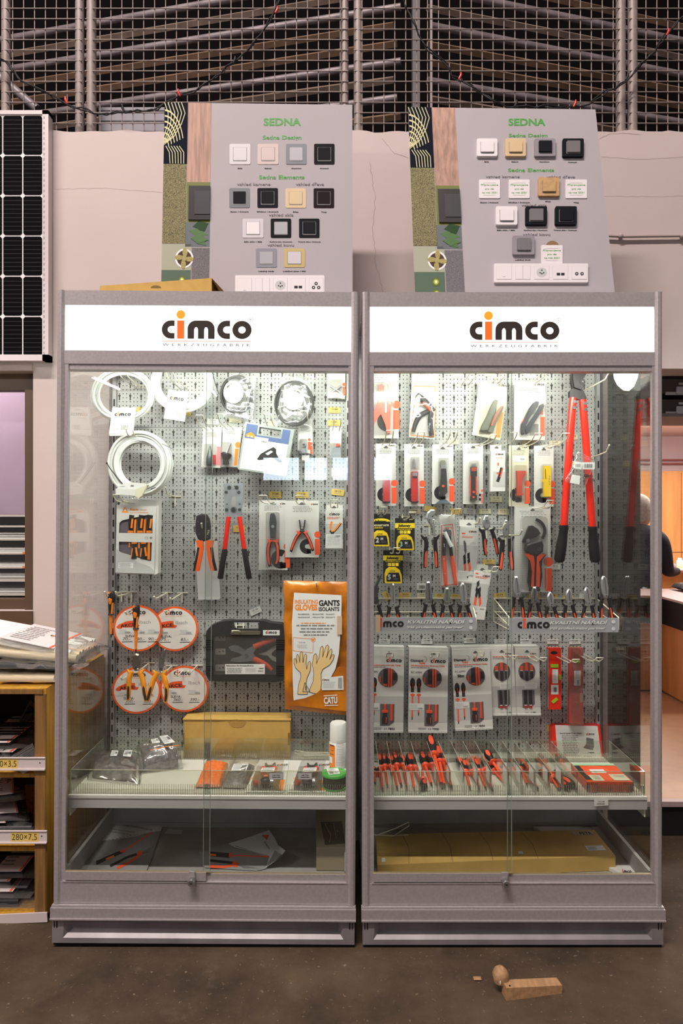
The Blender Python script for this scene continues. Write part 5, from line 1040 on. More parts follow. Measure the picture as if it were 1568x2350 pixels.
for pts, s in (([(460, 1241), (462, 1256), (458, 1280), (452, 1310)], -1), ([(482, 1241), (482, 1256), (485, 1280), (492, 1309)], 1)):
    m = MB(); w = 7.5
    m.poly(S, [(pts[0][0] - 9 if s < 0 else pts[0][0] - 7, pts[0][1] - 1), (pts[0][0] + 7 if s < 0 else pts[0][0] + 9, pts[0][1] - 1)] + [(x + 6.5, y) for x, y in pts[1:]] + [(x - 6.5, y) for x, y in pts[:0:-1]], 0, .016, ORANGE if 0 else M('bright_orange_grip', (.95, .13, .015), .4)); h = m.build('handle', t)
    m = MB(); k = -1 if s < 0 else 1; m.poly(S, [(x + k * 7, y) for x, y in pts[1:]] + [(x + k * 2.2, y) for x, y in pts[:0:-1]], -.0006, .0168, RUBBER); m.build('grip_edge', h)
hook_single(474, 1214, 'holding the crimping pliers', .10)
# big crimping lever
t = thing('lever_crimper', 'large lever crimper with a steel head and long red handles with black grips', 'crimping tool', P(540, 1328, 2.68)); S = SY(2.68)
m = MB(); m.poly(S, [(513, 1112), (518, 1109), (530, 1110), (534, 1119), (540, 1119), (543, 1110), (554, 1109), (559, 1112), (559, 1130), (555, 1178), (552, 1185), (543, 1187), (538, 1184), (520, 1187), (517, 1180)], 0, .006, STEELB)
for x, y, r_ in ((527, 1119, 4.5), (544, 1119, 4.5), (520, 1130, 3.6), (549, 1130, 3.6), (522, 1157, 1.8), (551, 1157, 1.8), (521, 1170, 3.6), (551, 1170, 3.6), (537, 1170, 5)): bolt(m, S, x, y, r_, .006, .0095, DARKM)
m.poly(S, [(533, 1140), (537, 1138), (541, 1142), (544, 1164), (530, 1164)], .0062, .0064, M('head_gap', (.30, .29, .28), .6)); m.disc(S, 537, 1170, 8, 7, .004, .0075, STEEL, 20); m.build('steel_head', t)
for a, b, c in (((525, 1186), (516, 1261), (506, 1328)), ((550, 1186), (561, 1260), (572, 1328))):
    m = MB(); m.tube([S(*a, .003), S(*b, .003)], 5.4 * 2.68 / F, REDD, 12); h = m.build('handle', t)
    m = MB(); k = (c[0] - b[0]) / 67; m.tube([S(b[0], b[1] - 1, .003), S(b[0], b[1] + 2, .003), S((b[0] + c[0]) / 2, (b[1] + c[1]) / 2, .003), S(c[0], c[1] - 2, .003), S(*c, .003)], [q * 2.68 / F for q in (5.8, 6.3, 6.6, 6.6, 5)], RUBBER, 12); m.build('grip', h)
hook_single(536, 1140, 'holding the large lever crimper', .09, side=-.02)
# cards with pliers
t, U, S = card('blister_card', 'tall card with long nosed red and black pliers, right of the lever crimper', [(595, 1148), (656, 1148), (660, 1308), (594, 1308)], 2.735, cat='blister pack')
art(t, U, S, 7, (.18, .075, .85, .155), (643, 1158, 3.4), (653, 1303, 38), (644, 1283, 22)); euro(m := MB(), S, 627, 1156); m.build('hang_hole', t)
pl = thing('x', '', '') if False else None
def card_pliers(t, S, hd, piv, hL, hR, w, Y, hm=DARKM, inlay=RED, i0=.05):
    m = MB(); m.poly(S, hd, .004, .014, hm); bolt(m, S, piv[0], piv[1], w * .8, .014, .016, STEELB); m.build('jaws', t)
    for p in (hL, hR): handle(t, S, p, w, RUBBER, inlay, i0, .92, .010, Y, 0, .7)
card_pliers(t, S, [(621, 1180), (624, 1178), (630, 1178), (633, 1185), (635, 1200), (634, 1218), (633, 1235), (621, 1235), (620, 1218), (619, 1200)], (627, 1208), [(624, 1238), (617, 1252), (616, 1280), (621, 1300)], [(631, 1238), (638, 1252), (639, 1280), (633, 1298)], 4.4, 2.735)
m = MB(); m.poly(S, [(615, 1236), (627, 1240), (640, 1236), (638, 1245), (627, 1242), (616, 1245)], .004, .017, RED); m.build('collar', t); blister(t, S, 611, 1175, 643, 1304, .022, 6)
t, U, S = card('blister_card', 'wide card with red and black wire stripping pliers, next to the boxed pliers', [(655, 1149), (732, 1149), (732, 1279), (655, 1279)], 2.73, cat='blister pack')
art(t, U, S, 8, (.2, .10, .85, .21), (714, 1159, 3.2), (723, 1273, 36), (705, 1254, 17)); euro(m := MB(), S, 693, 1157); m.build('hang_hole', t)
card_pliers(t, S, [(686, 1193), (689, 1193), (692, 1208), (697, 1208), (699, 1193), (702, 1193), (700, 1210), (698, 1217), (690, 1217), (688, 1210)], (694, 1211), [(692, 1219), (681, 1232), (673, 1250), (668, 1266)], [(696, 1219), (706, 1230), (714, 1248), (719, 1264)], 3.6, 2.73)
m = MB(); m.poly(S, [(681, 1217), (692, 1222), (696, 1222), (706, 1216), (704, 1225), (694, 1222), (683, 1226)], .004, .016, RED); m.build('collar', t)
hook_loop(628, 1157, 'carrying the long nosed pliers card', .20, 16, side=-.02); hook_loop(694, 1157, 'carrying the wire stripping pliers card', .20, 16)
t = thing('boxed_pliers', 'small white hanging box picturing orange pliers, by the middle frame posts', 'boxed tool', P(766, 1259, 2.71)); S = SY(2.70)
m = MB(); m.rect(S, 749, 1159, 787, 1175, -.03, -.028, CARD); m.rect(S, 747, 1171, 787, 1259, -.03, 0, CARD); m.build('box_body', t)
m = MB(); m.rect(S, 747, 1202, 787, 1238, .0003, .0003, GREYC); logo(m, S, 756, 1183, 4.8, .0006); m.dashes(S, 750, 1186, 782, 1192, 2, .0006, INKR, 3); m.stroke(S, [(762, 1197), (759, 1208), (760, 1221)], 5, .0008, .0008, INKO); m.stroke(S, [(782, 1200), (774, 1210), (764, 1222)], 5, .0008, .0008, INKO); m.stroke(S, [(784, 1201), (776, 1212), (766, 1223)], 1.8, .001, .001, INK); m.stroke(S, [(757, 1218), (763, 1225), (766, 1220)], 4, .001, .001, DARKM)
m.rect(S, 748, 1226, 784, 1258, .0008, .001, WHT); m.dashes(S, 750, 1229, 782, 1252, 7, .0014, INKL, 5); m.barcode(S, 770, 1228, 782, 1233, .0014, INKG); m.build('box_print', t)
m = MB(); euro(m, SY(2.7279), 767, 1165, 7); m.build('hang_hole', t); hook_loop(768, 1166, 'carrying the small box of orange pliers', .18, 15)
# hanging tags and remaining hooks in the upper half
for a in ((313, 935, 341, 947, 'y', 'behind the leftmost coil', 0, '140 027'), (428, 942, 439, 954, 'y', 'peeping out right of the second coil card', 0, None), (475, 961, 502, 974, 'w', 'left of the bagged coils, above the conical cutter', 4, '121 170'), (526, 960, 554, 970, 'c', 'just above the grey and blue case', 3, None), (615, 966, 634, 984, 'c', 'behind the handle of the grey and blue case', 10, None), (754, 935, 782, 948, 'y', 'upper of the two below the cross key', 0, '112 084'), (753, 964, 781, 977, 'y', 'lower of the two below the cross key', 0, '112 085'),
          (618, 1128, 646, 1143, 'y', 'above the long nosed pliers card', 2, '101 068'), (680, 1129, 708, 1143, 'y', 'above the wire stripping pliers card', 0, '118 200'), (761, 1123, 790, 1137, 'y', 'above the small box of orange pliers', 6, '120 152'), (535, 1206, 562, 1221, 'y', 'between the red handles of the lever crimper', 0, '101 909')): tag(*a[:6], a[6], a[7])
for bx, by, wh, L, w_, sd in ((322, 892, 'behind the leftmost coil', .24, 15, 0), (422, 893, 'behind the second coil', .24, 15, 0), (328, 1014, 'carrying the fat white coil', .18, 14, 0), (312, 1156, 'carrying the box of orange screwdrivers', .24, 14, 0), (487, 990, 'carrying the conical cutter card', .25, 14, 0), (532, 988, 'carrying the step drill card', .25, 14, 0), (628, 986, 'carrying the grey and blue case', .22, 14, 0), (702, 972, 'carrying the slim card of silver bits', .14, 15, 0), (770, 992, 'carrying the card with the red capped part', .20, 15, .01), (664, 866, 'carrying the right bagged coil', .12, 8, 0), (552, 862, 'carrying the left bagged coil', .12, 8, 0)): hook_loop(bx, by, wh, L, w_, side=sd)
hook_single(403, 1140, 'with nothing on it, right below the fat white coil', .16, .02)
hook_single(280, 1359, 'behind the leftmost orange screwdriver', .20); hook_single(303, 1359, 'second in the row above the price discs', .20)
hook_single(385, 1360, 'third in the row above the price discs', .20, -.004); hook_single(419, 1361, 'rightmost in the row above the price discs', .20, -.008)
hook_single(316, 1398, 'holding the upper left price disc', .16, .0, plate=False); hook_single(401, 1396, 'holding the upper right price disc', .16, .0, plate=False)
hook_single(343, 1521, 'holding the orange combination pliers', .16, .0); hook_single(395, 1528, 'holding the orange needle nose pliers', .16, .0); hook_single(453, 1527, 'empty above the lower right price disc', .16, .0)
hook_single(296, 1548, 'holding the lower left price disc', .10, .0, plate=False); hook_single(424, 1535, 'holding the lower right price disc', .14, .0, plate=False)
# orange screwdrivers hanging
def hang_driver(x, yt, yc, yb, ye, Y, label, w=8):
    S = SY(Y); t = thing('screwdriver', label, 'screwdriver', P(x, ye, Y)); m = MB()
    m.ptube(S, [(x, ye - 9), (x, ye)], [2.0, 1.4], DARKM, 8, 1, 0); m.build('blade', t); m = MB(); m.ptube(S, [(x, yc), (x, (yc + yb) / 2), (x, ye - 8)], [4, 3.4, 2.6], ORANGE, 10, 1, 0); m.build('shaft', t)
    m = MB(); H = yc - yt; m.ptube(S, [(x, yt), (x + 1, yt + H * .06), (x + 1, yt + H * .35), (x, yt + H * .6), (x, yt + H * .88), (x, yt + H * .95)], [5, w, w, w * .7, w * .55, w * .9], RUBBER, 12, .9, 0, sm=1); h = m.build('handle', t)
    m = MB(); m.ptube(S, [(x, yt + 1), (x, yt + H * .10)], [w * .75, w * .85], ORANGE, 10, .9, .0012); m.ptube(S, [(x, yt + H * .25), (x, yt + H * .32), (x, yt + H * .5)], [w * .3, w * .6, w * .3], ORANGE, 10, .4, w * .8 * Y / F, sm=1); m.ptube(S, [(x + w * .6, yt + H * .45), (x + w * .35, yt + H * .9)], [w * .3, w * .25], ORANGE, 8, .8, w * .5 * Y / F); m.ptube(S, [(x, yc - 2), (x, yc + 3)], [w * .8, w * .45], ORANGE, 12, .9, 0); m.build('grip_inlay', h)
    m = MB(); m.disc(S, x - 1, yt + H * .13, 1.8, 1.8, w * .95 * Y / F, w * .97 * Y / F, BLACK, 10); m.build('hang_hole', h)
hang_driver(255, 1357, 1414, 1452, 1463, 2.62, 'orange and black screwdriver hanging at the left edge above the price discs')
hang_driver(312, 1389, 1446, 1497, 1498, 2.62, 'orange and black screwdriver hanging over the upper left price disc')
# round price discs
def disc(cx, cy, r, Y, label, lx, ax, pr, flip=False, akce=True, ib=None, prices=()):
    S = SY(Y); t = thing('price_disc', label, 'price sign', P(cx, cy + r, Y), 'round promotion discs'); rr = r * .965
    m = MB(); m.disc(S, cx, cy, r * 1.02, rr, -.002, 0, M('disc_orange', (.88, .12, .015), .5), 48); m.disc(S, cx, cy, r * .935, rr * .915, .0004, .0004, M('disc_paper', (.78, .74, .70), .55), 48); m.build('disc', t)
    m = MB(); logo(m, S, lx, cy - 32, 8, .0008, oi=INKR); m.dashes(S, lx, cy - 30, lx + 39, cy - 28, 1, .0008, INKO, 4)
    bl = [(ax, cy - 3), (ax + 6, cy - 9), (ax + 22, cy - 16), (ax + 36, cy - 18), (ax + 45, cy - 18), (ax + 46, cy - 9), (ax + 54, cy - 8), (ax + 50, cy - 2), (ax + 14, cy - 2), (ax + 10, cy + 4), (ax + 4, cy + 1)]
    m.poly(S, bl, .0008, .0008, M('brush_red', (.85, .10, .02), .55)); text(m, S, 'AKCE:', ax + 10, cy - 2, 7.5, INK, .0012, 36, 'L', .03, ang=-6); text(m, S, 'Ibach', ib or ax + 50, cy - 11, 8, INKG, .001, 26, 'L', -.01)
    m.build('print', t); m = MB(); x0 = cx - r * .85
    for k in range(2 if len(prices) < 3 else 3): x = ax + 4 + k * (54 if len(prices) < 3 else 33); m.rect(S, x, cy + 1, x + 30, cy + 12, .0012, .0014, WHT); m.dashes(S, x + 2, cy + 2, x + 22, cy + 11, 4, .0018, INKL, k); m.barcode(S, x + 17, cy + 7, x + 29, cy + 11, .002, INKG)
    m.build('barcode_stickers', t); m = MB(); text(m, S, 'SLEVA:', pr, cy + 20, 5.5, INK, .001, 24, 'L', .01)
    for x, s in prices: text(m, S, s, x, cy + 27.5, 7, INK, .001, 18 if len(s) < 5 else 22, 'L', -.006, shear=.2); m.stroke(S, [(x - 2, cy + 31), (x + 22, cy + 30.4)], 1.3, .001, .001, INK)
    text(m, S, 'Kč', cx + r * .42, cy + 41, 3, INKG, .001, None, 'L', 0); m.build('lettering', t)
disc(401, 1443, 53, 2.742, 'white promotion disc with an orange rim, upper right one', 379, 353, 370, ib=404, prices=((370, '75,-'), (415, '85,-')))
disc(316, 1442, 55, 2.734, 'white promotion disc with an orange rim, upper left one behind a screwdriver', 295, 267, 288, ib=320, prices=((282, '70,-'), (314, '80,-'), (341, '90,-')))
disc(423, 1581, 55, 2.742, 'white promotion disc with an orange rim, lower right one', 399, 373, 392, ib=433, prices=((398, '360,-'), (436, '390,-')))
disc(313, 1585, 55, 2.734, 'white promotion disc with an orange rim, lower left one behind the pliers', 295, 265, 284, ib=319, prices=((288, '350,-'), (330, '380,-')))
AG = M('amber_grip', (.90, .33, .015), .4); BROWNH = M('worn_steel', (.20, .17, .15), .35, .7)
pliers('orange handled combination pliers hanging over the lower left price disc', [(309, 1500), (314, 1498), (321, 1500), (325, 1515), (323, 1533), (318, 1538), (311, 1538), (306, 1530), (306, 1512)], (315, 1530), [(304, 1540), (298, 1556), (297, 1585), (296, 1605)], [(321, 1540), (330, 1558), (333, 1585), (337, 1607)], 2.63, 5.6, BROWNH, DARKP, AG, .45, None, gd=0)
pliers('orange handled needle nose pliers hanging between the two lower price discs', [(368, 1485), (370, 1500), (373, 1516), (376, 1500), (380, 1487), (382, 1488), (379, 1510), (377, 1530), (374, 1540), (368, 1540), (365, 1530), (367, 1505)], (372, 1533), [(363, 1542), (353, 1560), (346, 1585), (340, 1607)], [(373, 1542), (382, 1562), (384, 1590), (381, 1610)], 2.63, 5.6, STEEL, DARKP, AG, .45, None, gd=0)
# black case with shears
t = thing('tool_case', 'black plastic case with a clear window showing red handled shears', 'tool case', P(566, 1566, 2.70)); S = SY(2.69)
CBK = M('case_black', (.035, .034, .034), .5, 0, .3, 200, .15, 400)
o = [(474, 1448), (484, 1436), (505, 1428), (521, 1425), (606, 1425), (620, 1430), (646, 1432), (654, 1440), (657, 1470), (657, 1540), (650, 1562), (630, 1566), (480, 1563), (473, 1545), (471, 1500), (472, 1470)]
hole = [(532, 1430), (534, 1427), (592, 1427), (595, 1432), (593, 1444), (588, 1447), (540, 1447), (534, 1444)]
m = MB(); m.poly(S, [(474, 1448), (484, 1436), (505, 1428), (521, 1425), (533, 1425), (532, 1431), (534, 1444), (540, 1448), (588, 1448), (594, 1444), (596, 1431), (595, 1425), (606, 1425), (620, 1430), (646, 1432), (654, 1440), (656, 1459), (472, 1459)], -.055, 0, CBK); m.rect(S, 532, 1424, 596, 1428, -.03, .004, CBK, r=1.8); m.poly(S, [(472, 1459), (489, 1459), (489, 1548), (472, 1548)], -.055, 0, CBK); m.poly(S, [(634, 1459), (657, 1459), (657, 1548), (634, 1548)], -.055, 0, CBK); m.poly(S, [(472, 1548), (657, 1548), (650, 1562), (630, 1566), (480, 1563)], -.055, 0, CBK)
m.build('case_shell', t)
m = MB(); m.rect(S, 489, 1459, 634, 1548, -.05, -.045, M('case_foam', (.028, .028, .034), .8)); m.build('tray_insert', t)
m = MB()
for y in (1466, 1471, 1476, 1481, 1486, 1526, 1531, 1536, 1541, 1546): m.rect(S, 473, y, 489, y + 2, 0, .004, CBK); m.rect(S, 634, y, 652, y + 2, 0, .004, CBK)
m.build('ribs', t)
m = MB(); m.rect(S, 530, 1448, 598, 1456, .0, .006, M('case_olive_shine', (.10, .09, .06), .45), r=3); m.build('handle_bar', t)
m = MB(); PG = M('grey_metal_blade', (.28, .29, .32), .35, .5); m.poly(S, [(523, 1487), (536, 1482), (548, 1484), (555, 1490), (562, 1494), (575, 1487), (583, 1484), (588, 1489), (580, 1500), (585, 1509), (578, 1518), (566, 1520), (545, 1521), (527, 1519), (530, 1514), (545, 1510), (556, 1505), (548, 1500), (530, 1495)], -.03, -.012, PG); bolt(m, S, 564, 1505, 4, -.012, -.008, STEEL); m.build('shears_blade', t)
m = MB(); m.ptube(S, [(582, 1487), (600, 1478), (618, 1473), (633, 1470)], [7, 6.5, 5, 3], RED, 10, .7, -.018); m.ptube(S, [(580, 1514), (596, 1521), (612, 1530), (623, 1540)], [7, 6.5, 6, 4], RED, 10, .7, -.018); m.build('shears_handles', t, 'red shears handles')
m = MB(); G2 = M('pale_cutout', (.33, .32, .30), .5); m.poly(S, [(592, 1503), (608, 1500), (620, 1490), (632, 1485), (633, 1492), (622, 1502), (622, 1508), (634, 1516), (634, 1524), (622, 1518), (612, 1508), (592, 1506)], -.04, -.03, G2)
for y in (1460, 1492, 1530): m.rect(S, 491, y, 515, y + 14, -.04, -.03, G2, r=2); m.disc(S, 501, y + 7, 2, 2, -.0298, -.0298, BLACK, 10); m.disc(S, 509, y + 6, 2, 2, -.0298, -.0298, BLACK, 10)
m.build('spare_blades', t, 'pale spare blades'); m = MB(); m.rect(S, 489, 1459, 634, 1548, -.004, -.002, BLIST); m.build('window_pane', t)
m = MB(); m.rect(S, 517, 1524, 608, 1547, 0, .001, CARD); text(m, S, 'Rohrschere für Kunststoffrohre', 520, 1529, 3.2, INK, .0015, 62, 'L', .02); m.dashes(S, 520, 1532, 560, 1545, 5, .0015, INKG, 3); m.dashes(S, 562, 1532, 590, 1543, 4, .0015, INKL, 4); logo(m, S, 594, 1535, 2.2, .0015); m.barcode(S, 592, 1538, 605, 1542, .0015, INKG); m.build('info_sticker', t)
m = MB(); m.rect(S, 604, 1446, 642, 1458, 0, .001, WHT); logo(m, S, 609.5, 1454.5, 5.4, .0015, oi=INKR); m.build('brand_sticker', t)
hook_loop(551, 1443, 'carrying the black shears case', .12, 16, .012); tag(573, 1395, 600, 1409, 'w', 'tilted, above the black shears case', -24, '120 104')
# bag of insulating gloves
t = thing('glove_bag', 'large orange bag of insulating gloves at the right frame of the left cabinet', 'bag of gloves', P(720, 1632, 2.69)); S = SY(2.68)
OB = M('orange_foil', (.66, .21, .004), .28, 0, .45, 9, .25, 14, col2=(.36, .10, .006)); Q = [(651, 1332), (803, 1335), (803, 1643), (654, 1627)]
m = MB(); m.pillow([P(654, 1627, 2.69), P(803, 1642, 2.69), P(803, 1335, 2.69), P(651, 1332, 2.69)], .016, OB, 30, 50, .009, 14, 3, .6, pw=8); m.build('foil_bag', t)
S = SY(2.655); wp = [(675, 1360), (784, 1366), (784, 1400), (781, 1460), (778, 1500), (770, 1535), (750, 1572), (725, 1592), (700, 1602), (674, 1607), (672, 1560), (671, 1480), (670, 1430)]
m = MB(); m.poly(S, wp, 0, .001, WHT); m.build('white_panel', t)
m = MB(); d = .0015; text(m, S, 'INSULATING', 677, 1385, 9, INKO, d, 53, 'L', .03); text(m, S, 'GLOVES', 677, 1400, 13, INKO, d, 52, 'L', .05); text(m, S, 'GANTS', 732, 1390, 13, INK, d, 48, 'L', .04); text(m, S, 'ISOLANTS', 732, 1402, 9, INK, d, 47, 'L', .03)
for x, a, b in ((684, 'ISOLIERENDE', 'HANDSCHUHE'), (717, 'GUANTES', 'AISLANTES'), (748, 'GUANTI', 'ISOLANTI')): text(m, S, a, x, 1411, 3, INKG, d, 26 if x < 740 else 20, 'L', .03); text(m, S, b, x, 1418, 3, INKG, d, 27 if x < 740 else 21, 'L', .03)
m.dashes(S, 690, 1428, 760, 1433, 1, d, INKO, 8); 
for k in range(4): m.dashes(S, 676 + 6 * (k % 2) + 4 * k, 1433 + k * 7.2, 774 - 5 * k, 1438 + k * 7.2, 1, d, INKG, 9 + k, 1.0)
m.stroke(S, [(716, 1466), (673, 1463), (673, 1493), (718, 1498), (719, 1474)], 1.0, d, d, INKO); m.ring(S, 719, 1468, 5.5, 4.6, d, d, INKO, 20); m.poly(S, [(716, 1471), (716, 1465), (718, 1467), (722, 1464), (724, 1466), (720, 1469), (722, 1471)], d, d, INKO); text(m, S, 'CG-06', 687, 1476, 3, INKG, d, 14, 'L', .01); m.dashes(S, 682, 1479, 708, 1488, 3, d, INKL, 3)
m.build('lettering', t)
SKN = M('glove_print', (.80, .55, .24), .6); 
def glove(m, base, sc, flip, ang):
    o = [(0, 0), (-1, -10), (-13, -22), (-17, -34), (-17, -44), (-13, -44), (-10, -32), (-11, -50), (-8, -55), (-5, -50), (-3, -34), (-2, -58), (1, -61), (4, -58), (5, -34), (8, -52), (11, -56), (14, -52), (12, -32), (14, -18), (17, -34), (21, -38), (24, -33), (22, -14), (14, 4), (12, 20), (16, 42), (-8, 42), (-6, 20)]
    o = [(base[0] + (x if not flip else -x) * sc, base[1] + y * sc) for x, y in o]; o = rot(o, base[0], base[1], ang); m.poly(S, o, .0018, .0022, SKN); m.stroke(S, o + [o[0]], .9, .0025, .0025, INK)
m = MB(); glove(m, (691, 1553), .95, False, 0); glove(m, (737, 1546), 1.12, True, 14); m.build('glove_print', t)
m = MB(); m.stroke(S, [(700, 1566), (695, 1587), (712, 1587), (700, 1566)], 1.0, .003, .003, INK); m.rect(S, 701.5, 1574, 703, 1584, .003, .003, INK); m.build('warning_triangle', t)
m = MB(); m.poly(S, [(670, 1608), (700, 1602), (725, 1592), (745, 1574), (760, 1556), (775, 1530), (796, 1530), (796, 1632), (670, 1618)], .0028, .0028, OB); m.build('lower_print', t)
m = MB(); S2_ = SY(2.65); m.poly(S2_, [(739, 1556), (788, 1551), (789, 1583), (739, 1584)], 0, .0008, WHT); logo(m, S2_, 740, 1562, 3.2, .0012); m.dashes(S2_, 740, 1564, 770, 1580, 5, .0012, INKL, 4); m.barcode(S2_, 776, 1555, 786, 1580, .0012, INKG); m.build('barcode_sticker', t)
m = MB(); m.rect(S2_, 774, 1414, 785, 1456, 0, .0008, M('beige_tape', (.62, .44, .30), .6)); m.build('tape', t)
m = MB(); text(m, S2_, 'CATU', 744, 1615, 15, WHT, .001, 31, 'L', .05, ang=-3); m.stroke(S2_, [(743, 1597), (774, 1595)], 2, .001, .001, WHT); m.stroke(S2_, [(745, 1619), (776, 1618)], 2, .001, .001, WHT); m.build('brand_print', t)
hook_single(729, 1337, 'holding the orange glove bag', .13, .0, plate=False)
# ---- shelf of the left cabinet
SH = SP((0, 0, ZSH), (0, 0, 1)); SHI = ZSH + .0015
TILT = math.radians(.38); XC1 = X_(815, YF)                 # the left cabinet stands slightly askew
def level(x, y, z): return SP((XC1, 0, z), (math.sin(TILT), 0, math.cos(TILT)))(x, y)
def onshelf(x, y, z=SHI): return level(x, y, z)
def settle(t): t.rotation_euler = (0, TILT, 0); t.location.z += (XC1 - t.location.x) * math.tan(TILT)
t = thing('cardboard_box', 'long yellow cardboard box standing on the shelf of the left cabinet', 'cardboard box', onshelf(543, 1738)); YX = onshelf(543, 1740).y; S = SY(YX)
m = MB(); zt = Z_(1655, YX); xa, xb = X_(421, YX), X_(666, YX); m.box(xa, YX, SHI, xb, YB - .012, zt, CBOARD); m.build('box_body', t)
m = MB(); m.mesh([(xa - .004, YX - .002, zt + .004), (xb + .002, YX - .002, zt + .004), (xb - .002, YB - .012, zt + .012), (xa + .006, YB - .012, zt + .012), (xa - .004, YX - .002, zt + .001), (xb + .002, YX - .002, zt + .001), (xb - .002, YB - .012, zt + .009), (xa + .006, YB - .012, zt + .009)], [(0, 1, 2, 3), (7, 6, 5, 4), (0, 4, 5, 1), (1, 5, 6, 2), (3, 2, 6, 7), (0, 3, 7, 4)], CBOARD); m.build('lid', t)
m = MB(); m.poly(S, [(422, 1654), (500, 1654.5), (545, 1652), (548, 1654), (500, 1657.5), (422, 1657)], .0005, .0012, CBOARDD); m.poly(S, [(566, 1655), (666, 1653), (666, 1656), (600, 1656.5)], .0005, .0012, CBOARDD); m.rect(S, 420.5, 1684, 423, 1711, .0005, .0012, CBOARDD); m.rect(S, 661, 1683, 665, 1711, .0005, .0012, CBOARDD); m.disc(S, 544, 1656, 21, 16, .0006, .0008, M('brown_tape', (.42, .24, .06), .35), 24, a0=0, a1=180); m.build('slots_and_tape', t); settle(t)
# bags
GREYB = M('grey_ties', (.22, .20, .20), .4, 0, .6, 60, col2=(.08, .073, .073)); ORB = M('orange_ties', (.90, .20, .04), .5, 0, .3, 90)
def shelfbag(label, q, bulge, inner, seed, grp, h=.0, lab=None, wr=.006, film=None):
    c = [onshelf(x, y, ZSH + .006 + z) for x, y, z in q]; t = crumple_bag(label, c, 0, bulge, film or BAGM, 'bag', seed, inner, bulge * .82, 'goods_bag', wr, grp); return t
def sticker_on(t, q, txtseed=1):
    U = QS(*[Vector(p) for p in q]); m = MB(); m.rect(U, 0, 0, 1, 1, 0, .0006, WHT); m.dashes(U, .06, .08, .6, .9, 6, .001, INKG, txtseed); m.barcode(U, .62, .2, .94, .6, .001, INK); m.build('barcode_sticker', t)
def lift(x, y, z): return level(x, y, ZSH + z)
t = shelfbag('flat crumpled bag of dark cable ties at the left end of the shelf', [(200, 1788, 0), (322, 1800, 0), (326, 1738, .01), (205, 1730, 0)], .040, GREYB, 21, 'bags of dark cable ties on the shelf')
sticker_on(t, [lift(286, 1722, .056), lift(304, 1722, .056), lift(300, 1737, .052), lift(282, 1735, .052)]); sticker_on(t, [lift(257, 1722, .056), lift(272, 1723, .056), lift(268, 1735, .052), lift(253, 1735, .052)], 2)
t = shelfbag('rolled bag of dark cable ties behind the flat one on the shelf', [(322, 1774, 0), (420, 1762, 0), (415, 1718, .06), (312, 1712, .06)], .045, GREYB, 22, 'bags of dark cable ties on the shelf')
sticker_on(t, [lift(366, 1690, .105), lift(384, 1687, .105), lift(402, 1703, .10), lift(378, 1708, .10)]); sticker_on(t, [lift(346, 1697, .10), lift(362, 1694, .10), lift(368, 1704, .095), lift(350, 1706, .095)], 3)
m = MB(); m.tube([lift(345, 1722, .088), lift(380, 1714, .090), lift(412, 1710, .086)], .0012, INKO, 6); m.build('orange_line', t)
FILM = clear('pale_film', (.95, .94, .90), 1.6, .15, .10, (.9, .85, .75))
t = shelfbag('clear bag of orange cable ties at the front of the left shelf', [(447, 1807, 0), (509, 1808, 0), (540, 1740, 0), (478, 1736, 0)], .016, None, 23, 'small bags at the front of the left shelf', wr=.003, film=FILM)
m = MB(); m.pillow([lift(450, 1806, .006), lift(506, 1807, .006), lift(524, 1752, .008), (lift(472, 1750, .008))], .022, ORB, 22, 16, .005, 60, 4, .4); m.build('contents', t, 'orange cable ties')
t = shelfbag('clear bag of grey cable ties beside the orange one', [(509, 1808, 0), (565, 1809, 0), (597, 1742, 0), (540, 1739, 0)], .016, None, 24, 'small bags at the front of the left shelf', wr=.003, film=FILM)
m = MB(); m.pillow([lift(512, 1807, .006), lift(561, 1808, .006), lift(584, 1758, .008), (lift(537, 1757, .008))], .022, M('silver_grey_ties', (.20, .19, .18), .45, 0, .5, 90), 22, 16, .005, 60, 5, .4); m.build('contents', t, 'grey cable ties'); sticker_on(t, [lift(537, 1753, .030), lift(571, 1753, .030), lift(565, 1768, .030), lift(530, 1770, .030)], 7)
